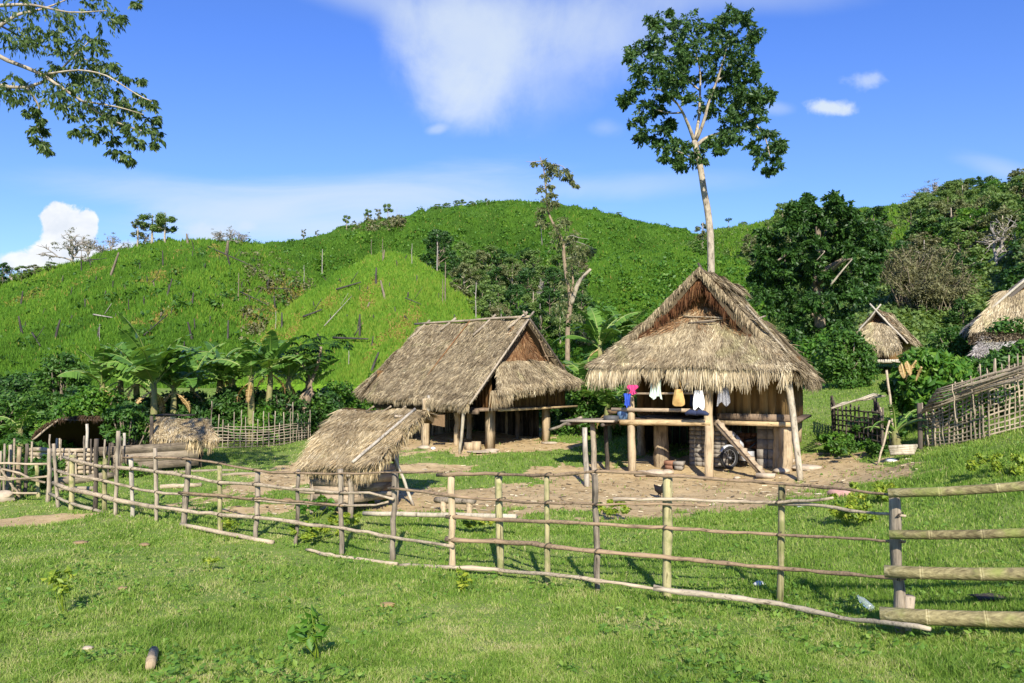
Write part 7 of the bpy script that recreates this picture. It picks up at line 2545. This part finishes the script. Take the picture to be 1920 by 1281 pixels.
# the wooded slope
_r = np.random.default_rng(521)
kinds = ['round', 'roundb', 'dense', 'denseb', 'olive', 'oliveb', 'bright', 'tall', 'brown', 'wisp']
wts = np.array([.2, .18, .13, .1, .11, .08, .08, .05, .04, .03])
LBL = {'round': 'leafy green tree crowding the wooded slope', 'roundb': 'leafy green tree crowding the wooded slope', 'dense': 'dark rounded tree crowding the wooded slope', 'denseb': 'dark rounded tree crowding the wooded slope', 'olive': 'olive toned tree crowding the wooded slope', 'oliveb': 'olive toned tree crowding the wooded slope', 'bright': 'light green tree crowding the wooded slope', 'tall': 'slender leafy tree standing in the wooded slope', 'brown': 'brownish half bare tree in the wooded slope', 'wisp': 'thin sparse tree standing in the wooded slope'}
n = 0
tries = 0
while n < 185 and tries < 3000:
    tries += 1
    px = _r.uniform(1400, 1990)
    py = _r.uniform(365, 690)
    # top-left of the slope is open scrub
    if py < 470 and px < 1700 and _r.random() < .8:
        continue
    if px < 1640 and py > 560:
        continue
    if abs(px - 1866) < 60 and 480 < py < 660 or 1640 < px < 1800 and 520 < py < 690:
        continue
    p = hit(px, py, 'wooded')
    if p is None or p[1] < 48 or p[1] > 142:
        continue
    g = hit(px, py)
    if g is None or abs(g[1] - p[1]) > 3:
        continue
    kd = _r.choice(kinds, p=wts)
    h = _r.uniform(3.0, 6.0) * (1.0 if py > 420 else .9)
    p[2] -= .6
    plant(kd, p, h, LBL[kd], 'trees of the wooded slope: ' + kd.rstrip('b') if False else 'trees of the wooded slope', _r.uniform(.85, 1.25))
    n += 1

# the gully wood between mound and spur
LBG = {k_: v.replace('wooded slope', 'gully wood behind the long house').replace('crowding', 'in') for k_, v in LBL.items()}
gk = ['round', 'dense', 'denseb', 'roundb', 'olive', 'brown', 'tall', 'bright']
n = 0
for (px, py, h) in ([(832, 480, 40), (822, 500, 60), (866, 500, 42), (880, 520, 44), (925, 520, 50), (912, 528, 52), (940, 525, 48), (985, 510, 40), (1000, 520, 44), (870, 545, 50), (895, 560, 50), (930, 560, 50), (960, 555, 52), (990, 560, 50), (1020, 550, 46), (1040, 560, 50), (905, 590, 52), (935, 595, 52), (970, 600, 56), (1000, 600, 50), (1030, 600, 54), (1060, 590, 50), (1085, 560, 40), (1090, 600, 46), (940, 620, 50), (980, 630, 50), (1015, 635, 50), (1050, 640, 46), (1095, 640, 46), (850, 520, 40), (1070, 530, 36), (960, 530, 42), (975, 545, 40), (905, 545, 36), (1070, 500, 44), (1085, 520, 40), (1050, 530, 46), (1078, 575, 46), (1055, 615, 46)]):
    kd = gk[int(_r.choice(8, p=[.18, .22, .16, .12, .14, .08, .05, .05]))]
    if plant_px(kd, px, py + 10, h * 1.5, LBG[kd], None, 'trees of the gully wood', 1.05, .4):
        n += 1
for px, py, h, kd, lb in [(772, 497, 45, 'pole', 'lone tan dead trunk at the right of the mound top'), (820, 510, 75, 'pole', 'pale tall trunk at the edge of the gully wood'), (1013, 620, 55, 'pole', 'thin pale trunk left of the dying tree'), (957, 610, 70, 'pole', 'grey bare trunk in the gully wood, above the house ridge'), (892, 600, 76, 'pole', 'grey bare trunk at the lower edge of the mound'), (935, 605, 40, 'pole', 'short pale trunk low in the gully wood'), (1043, 625, 60, 'pole', 'pale pole trunk in front of the dying tree'), (975, 600, 58, 'pole', 'slim grey trunk in the middle of the gully wood'), (1003, 640, 50, 'pole', 'slim pale trunk close behind the long house ridge end'), (1060, 600, 46, 'bare', 'twiggy grey tree left of the dying tree'), (915, 585, 36, 'bare', 'small twiggy tree at the mound edge of the gully wood'), (1092, 600, 60, 'snag', 'dark snag right of the dying tree'), (1028, 570, 60, 'bare', 'pale forked bare tree in the gully wood'), (835, 565, 80, 'snag', 'tall burnt snag on the right flank of the mound'), (1000, 570, 40, 'brown', 'brownish bare crown in the gully wood')]:
    plant_px(kd, px, py, h, lb, None, None, .8 if kd != 'bare' else 1.0, .2)
plant_px('bare', 1866, 505, 120, 'white barked forked bare tree on the wooded slope', None, None, 1.0, .3)

# brown bamboo thicket
def thicket():
    rng = np.random.default_rng(530)
    for n_, (px, py, w, h, lb) in enumerate(((1710, 585, 5.5, 5.0, 'large brown dry bamboo thicket above the small hut'), (1755, 600, 4.0, 3.4, 'lower brown thicket right of the large one'))):
        p = hit(px, py)
        t = thing('bamboo_thicket', p, lb, 'thicket')
        k, c = MB(), MB()
        C = []
        for i in range(90):
            a = rng.uniform(0, 6.28)
            b0 = p + (rng.normal(0, w * .14), rng.normal(0, w * .14), -.2)
            L = h * rng.uniform(.6, 1.1)
            sp = rng.uniform(.1, .65)
            e = b0 + (math.cos(a) * sp * L, math.sin(a) * sp * L, L * .95)
            m_ = (b0 + e) / 2 + (0, 0, .12 * L)
            k.tube([b0, (b0 + m_) / 2, m_, (m_ + e) / 2 + (0, 0, .03 * L), e], [.03, .03, .025, .02, .012], 5, rng.uniform(0, 1))
            for j in range(4):
                C.append(m_ + (e - m_) * rng.uniform(0, 1) + rng.normal(0, .2, 3))
        leafcloud(c, C, .5, 22, .32, rng, width=.22, droop=.6, shell=.1)
        k.build('stem', M['rail_dim'], t)
        c.build('foliage', M['drybamboo'], t)


thicket()


# ------------------------------------------------------------------ burnt stumps and fallen trunks on the crop hills
def stumps():
    rng = np.random.default_rng(540)
    protos = []
    for j in range(4):
        k = MB()
        h = [1.0, 1.0, 1.0, 1.0][j]
        r = [.16, .12, .2, .10][j]
        limb(k, [(0, 0, -.3), (.02, 0, .3), ([.05, -.06, .02, .12][j], 0, .7), ([.08, -.1, 0, .2][j], 0, h)], r, r * .55, 7, 540 + j, 2, .12)
        if j in (1, 3):
            limb(k, [(.0, 0, .55), (.16, .03, .75)], .05, .025, 5, 550 + j)
        protos.append(k.build('burnt_stump', M['char'] if j != 2 else M['bark_dark'], origin=(0, 0, 0)))
    used = [False] * 4

    def put(px, py, hpx, j, label, group):
        p = hit(px, py)
        if p is None:
            return
        o = protos[j] if not used[j] else protos[j].copy()
        if used[j]:
            COL.objects.link(o)
        used[j] = True
        s = 1.25 * hpx * p[1] / FPX
        o.location = [float(q) for q in p]
        ww = float(np.clip(s, .8, 1.8)) * rng.uniform(.4, .7)
        o.scale = (ww, ww, s)
        o.rotation_euler = (rng.normal(0, .16), rng.normal(0, .22), rng.uniform(0, 6.28))
        tag(o, label, 'stump', group)
    G1 = 'burnt stumps on the left crop hill'
    T1 = 'small blackened stump standing in the green crop of the burnt hillside'
    for px, py, h in [(42, 630, 30), (104, 640, 34), (45, 620, 14), (132, 560, 18), (170, 500, 14), (155, 510, 22), (208, 520, 40), (210, 548, 18), (182, 530, 10), (262, 508, 12), (305, 500, 24), (340, 463, 8), (353, 458, 16), (366, 470, 16), (362, 485, 12), (313, 563, 34), (348, 495, 8), (384, 506, 10), (413, 490, 10), (430, 500, 24), (424, 478, 22), (447, 483, 10), (358, 578, 24), (373, 552, 12), (416, 585, 12), (428, 643, 34), (360, 640, 30), (365, 620, 18), (345, 655, 12), (243, 585, 20), (270, 575, 16), (158, 582, 18), (40, 573, 22), (276, 530, 10), (112, 533, 14), (530, 620, 28), (518, 580, 20), (500, 545, 18), (480, 520, 14), (455, 545, 14), (395, 530, 12), (290, 540, 9), (330, 520, 10), (235, 545, 9), (195, 560, 12), (300, 600, 12), (250, 630, 14), (130, 605, 12), (80, 590, 10), (60, 560, 8), (180, 640, 22), (390, 610, 14), (455, 600, 10), (470, 570, 12), (405, 560, 9), (320, 590, 9), (215, 600, 10), (280, 620, 9)]:
        put(px + rng.normal(0, 1.5), py, h, int(rng.choice(4, p=[.35, .3, .1, .25])), T1, G1)
    G2 = 'burnt stumps on the rounded mound'
    T2 = 'small blackened stump standing in the bright crop of the rounded mound'
    for px, py, h in [(640, 532, 8), (614, 528, 10), (676, 545, 8), (687, 547, 9), (722, 562, 30), (707, 535, 28), (785, 528, 10), (718, 488, 16), (590, 578, 10), (677, 632, 34), (672, 620, 20), (745, 500, 10), (760, 485, 6), (800, 500, 8), (764, 560, 10), (764, 600, 8), (785, 610, 10), (650, 600, 8), (620, 600, 8), (700, 600, 8), (690, 575, 7), (730, 540, 8), (640, 560, 7), (742, 585, 8), (850, 600, 9), (820, 560, 8), (600, 640, 12), (695, 700, 34), (698, 648, 14), (840, 640, 10)]:
        put(px + rng.normal(0, 1.5), py, h, int(rng.choice(4, p=[.35, .3, .1, .25])), T2, G2)
    # thin standing snags
    for px, py, h, lb in [(447, 565, 56, 'tall leaning charred snag on the right of the burnt hillside'), (152, 505, 40, 'leaning charred snag near the left crest of the burnt hill'), (570, 535, 40, 'slim grey snag in the hollow left of the mound'), (604, 518, 52, 'tall slim grey snag left of the mound top'), (696, 482, 36, 'thin dark snag behind the top of the mound'), (717, 490, 44, 'thin burnt snag standing on the mound top'), (830, 570, 50, 'short burnt snag on the mound flank beside the taller one'), (654, 690, 44, 'grey snag low on the mound above the papaya tree'), (517, 620, 40, 'pale standing stick in the hollow left of the mound'), (186, 645, 40, 'pale leaning stick above the banana plants')]:
        plant_px('pole' if 'pale' in lb or 'grey' in lb else 'snag', px, py, h, lb, None, None, .85, .1)
    # fallen trunks
    for i, (a, c, w, lb) in enumerate((((630, 554), (677, 540), 5, 'black fallen trunk lying across the upper mound'), ((568, 606), (604, 592), 5, 'black fallen trunk on the left side of the mound'), ((175, 600), (210, 606), 4, 'fallen grey branch on the burnt hillside'), ((625, 646), (690, 649), 6, 'dark fallen trunk lying low on the mound'), ((390, 470), (475, 508), 3, 'long dark fallen trunk below the hill shoulder'), ((500, 548), (555, 550), 3, 'dark fallen branch in the hollow left of the mound'), ((285, 538), (295, 528), 3, 'short dark fallen branch high on the burnt hillside'), ((270, 640), (315, 600), 4, 'dark slanting fallen trunk above the largest banana plant'), ((760, 570), (790, 582), 3, 'thin dark fallen branch right on the mound'), ((608, 622), (660, 565), 2.5, 'long thin pale fallen stick on the mound'), ((450, 556), (500, 580), 3, 'dark fallen trunk by the leaning snag'), ((60, 635), (75, 660), 4, 'dark fallen trunk behind the thin young tree'), ((165, 495), (200, 492), 3, 'dark fallen log near the left crest'))):
        p, q = hit(*a), hit(*c)
        if p is None or q is None:
            continue
        pts = [hit(a[0] + (c[0] - a[0]) * t, a[1] + (c[1] - a[1]) * t) for t in np.linspace(0, 1, 6)]
        if any(z is None for z in pts):
            pts = [p, q]
        r = .8 * w * p[1] / FPX / 2
        k = MB()
        k.tube(np.array(pts) + (0, 0, .35 + r), np.linspace(r, r * .5, len(pts)), 7, .5, True, .12, i)
        k.tube([np.array(pts[len(pts) // 2]) + (0, 0, .6), np.array(pts[len(pts) // 2]) + (.5, 0, 1.4)], [r * .5, r * .25], 5)
        tag(k.build('fallen_trunk', M['char' if 'pale' not in lb and 'grey' not in lb else 'twig'], origin=p), lb, 'trunk')


stumps()


def litter():
    rng = np.random.default_rng(560)
    n = 4500
    y = rng.uniform(13, 28, n)
    x = rng.uniform(-8, 10, n)
    kp = dirt(x, y) > .35
    x, y = x[kp], y[kp]
    n = len(x)
    a = rng.uniform(0, 6.28, n)
    L = rng.uniform(.015, .08, n)
    c = np.stack([x, y, gz(x, y) + .012], 1)
    d = np.stack([np.cos(a), np.sin(a), rng.normal(0, .1, n)], 1)
    s_ = np.stack([-np.sin(a), np.cos(a), np.zeros(n)], 1) * (.006 + .016 * (rng.random(n) < .3))[:, None]
    d = d * L[:, None]
    V = np.stack([c - d - s_, c + d - s_, c + d + s_ + (0, 0, .012), c - d + s_ + (0, 0, .012)], 1).reshape(-1, 3)
    k = MB()
    k.add(V, np.arange(n)[:, None] * 4 + np.array([[0, 1, 2, 3]]), np.repeat(rng.uniform(0, 1, n), 4))
    tag(k.build('straw_litter', M['thatch']), 'bits of straw and chips strewn over the bare yard', 'litter', kind='stuff')


litter()


# ------------------------------------------------------------------ little things on the ground
def hen():
    g0 = gp(1236, 934)
    t = thing('hen', g0, 'small black hen walking on the bare earth by the tall pale post', 'hen')
    k = MB()
    o = g0
    u = np.array((.5, -.85, 0))
    s = lambda a, z: o + u * a + (0, 0, z)
    k.tube([s(-.17, .27), s(-.12, .24), s(-.06, .19), s(.02, .17), s(.08, .19), s(.11, .25), s(.13, .30), s(.155, .325), s(.175, .325), s(.20, .315)], [.012, .035, .07, .085, .07, .042, .03, .034, .026, .004], 10, .5, True, 0)
    for sd in (-1, 1):
        p = np.array((u[1], -u[0], 0)) * .03 * sd
        k.tube([s(.02, .12) + p, s(.0, .06) + p, s(.02, .005) + p, s(.06, .002) + p], [.022, .008, .006, .004], 5)
    k.build('body', M['feather'], t, smooth=True)
    k = MB()
    k.tube([s(.145, .36), s(.165, .368), s(.185, .35)], [.01, .014, .006], 5, .5, True, 0, 0, .4)
    k.build('comb', M['comb'], t)


hen()
rocks('stone', 1578, 931, .48, .2, 'pinkstone', 'pinkish stone lying beside the last earth patch', seed=3)
rocks('stone', 1858, 1124, .33, .06, 'stone_dark', 'flat dark round stone lying in grass behind the bamboo rails', seed=4)
rocks('plastic_scrap', 1424, 1099, .14, .07, 'rag', 'crumpled white plastic scrap in the grass left of the round mossy post', 'litter', seed=6)
rocks('plastic_scrap', 1502, 953, .16, .06, 'rag', 'small white scrap at the grass edge below the earth yard', 'litter', seed=7)
rocks('stone', 1670, 866, .3, .1, 'rag', 'pale stone chip on the right slope', seed=8)
rocks('dry_grass', 726, 1137, .20, .05, 'deadleaf', 'heap of dry tan grass in the lawn', cat='dry grass', seed=9)
rocks('clod', 150, 1020, .24, .06, 'clod', 'small tan clod in the left of the lawn', cat='clod', seed=10)
rocks('clod', 270, 1024, .18, .06, 'clod', 'small tan clod right of the other clod', cat='clod', seed=11)
rocks('clod', 230, 1105, .12, .04, 'clod', 'small reddish clod in the left lawn', cat='clod', seed=12)
rocks('stone', 165, 1218, .09, .035, 'stone', 'pale grey stone near the lower left of the lawn', seed=13)
rocks('clod', 538, 943, .3, .12, 'clod', 'reddish brown clod in the grass behind the fence', cat='clod', seed=14)
rocks('stone', 8, 940, .5, .3, 'stone', 'pale broken stone lying by the stick fence', seed=15)
rocks('clod', 1000, 1020, .2, .05, 'clod', 'small clod behind the mossy post', cat='clod', seed=16)
g1, g2 = gp(281, 1262), gp(288, 1232)
k = MB()
r = .05
q1, q2 = g1 + (0, 0, r), g2 + (0, 0, r)
k.tube([q1, q1 + (q2 - q1) * .3, q1 + (q2 - q1) * .34, q1 + (q2 - q1) * .38, q2], [.036, .04, .045, .04, .038], 10, .6, True, .03)
tag(k.build('bamboo_piece', M['post_tan'], origin=g1), 'short brown piece of bamboo lying in the front lawn', 'bamboo piece')
g1 = gp(1636, 1150)
k = MB()
k.tube([g1 + (0, 0, .04), g1 + (-.03, .05, .07), g1 + (-.06, .1, .1), g1 + (-.075, .13, .12), g1 + (-.085, .15, .13)], [.035, .036, .036, .015, .014], 10, .5)
tag(k.build('bottle', M['bottle'], origin=g1, smooth=True), 'clear plastic bottle lying in the grass left of the grey end post', 'bottle')
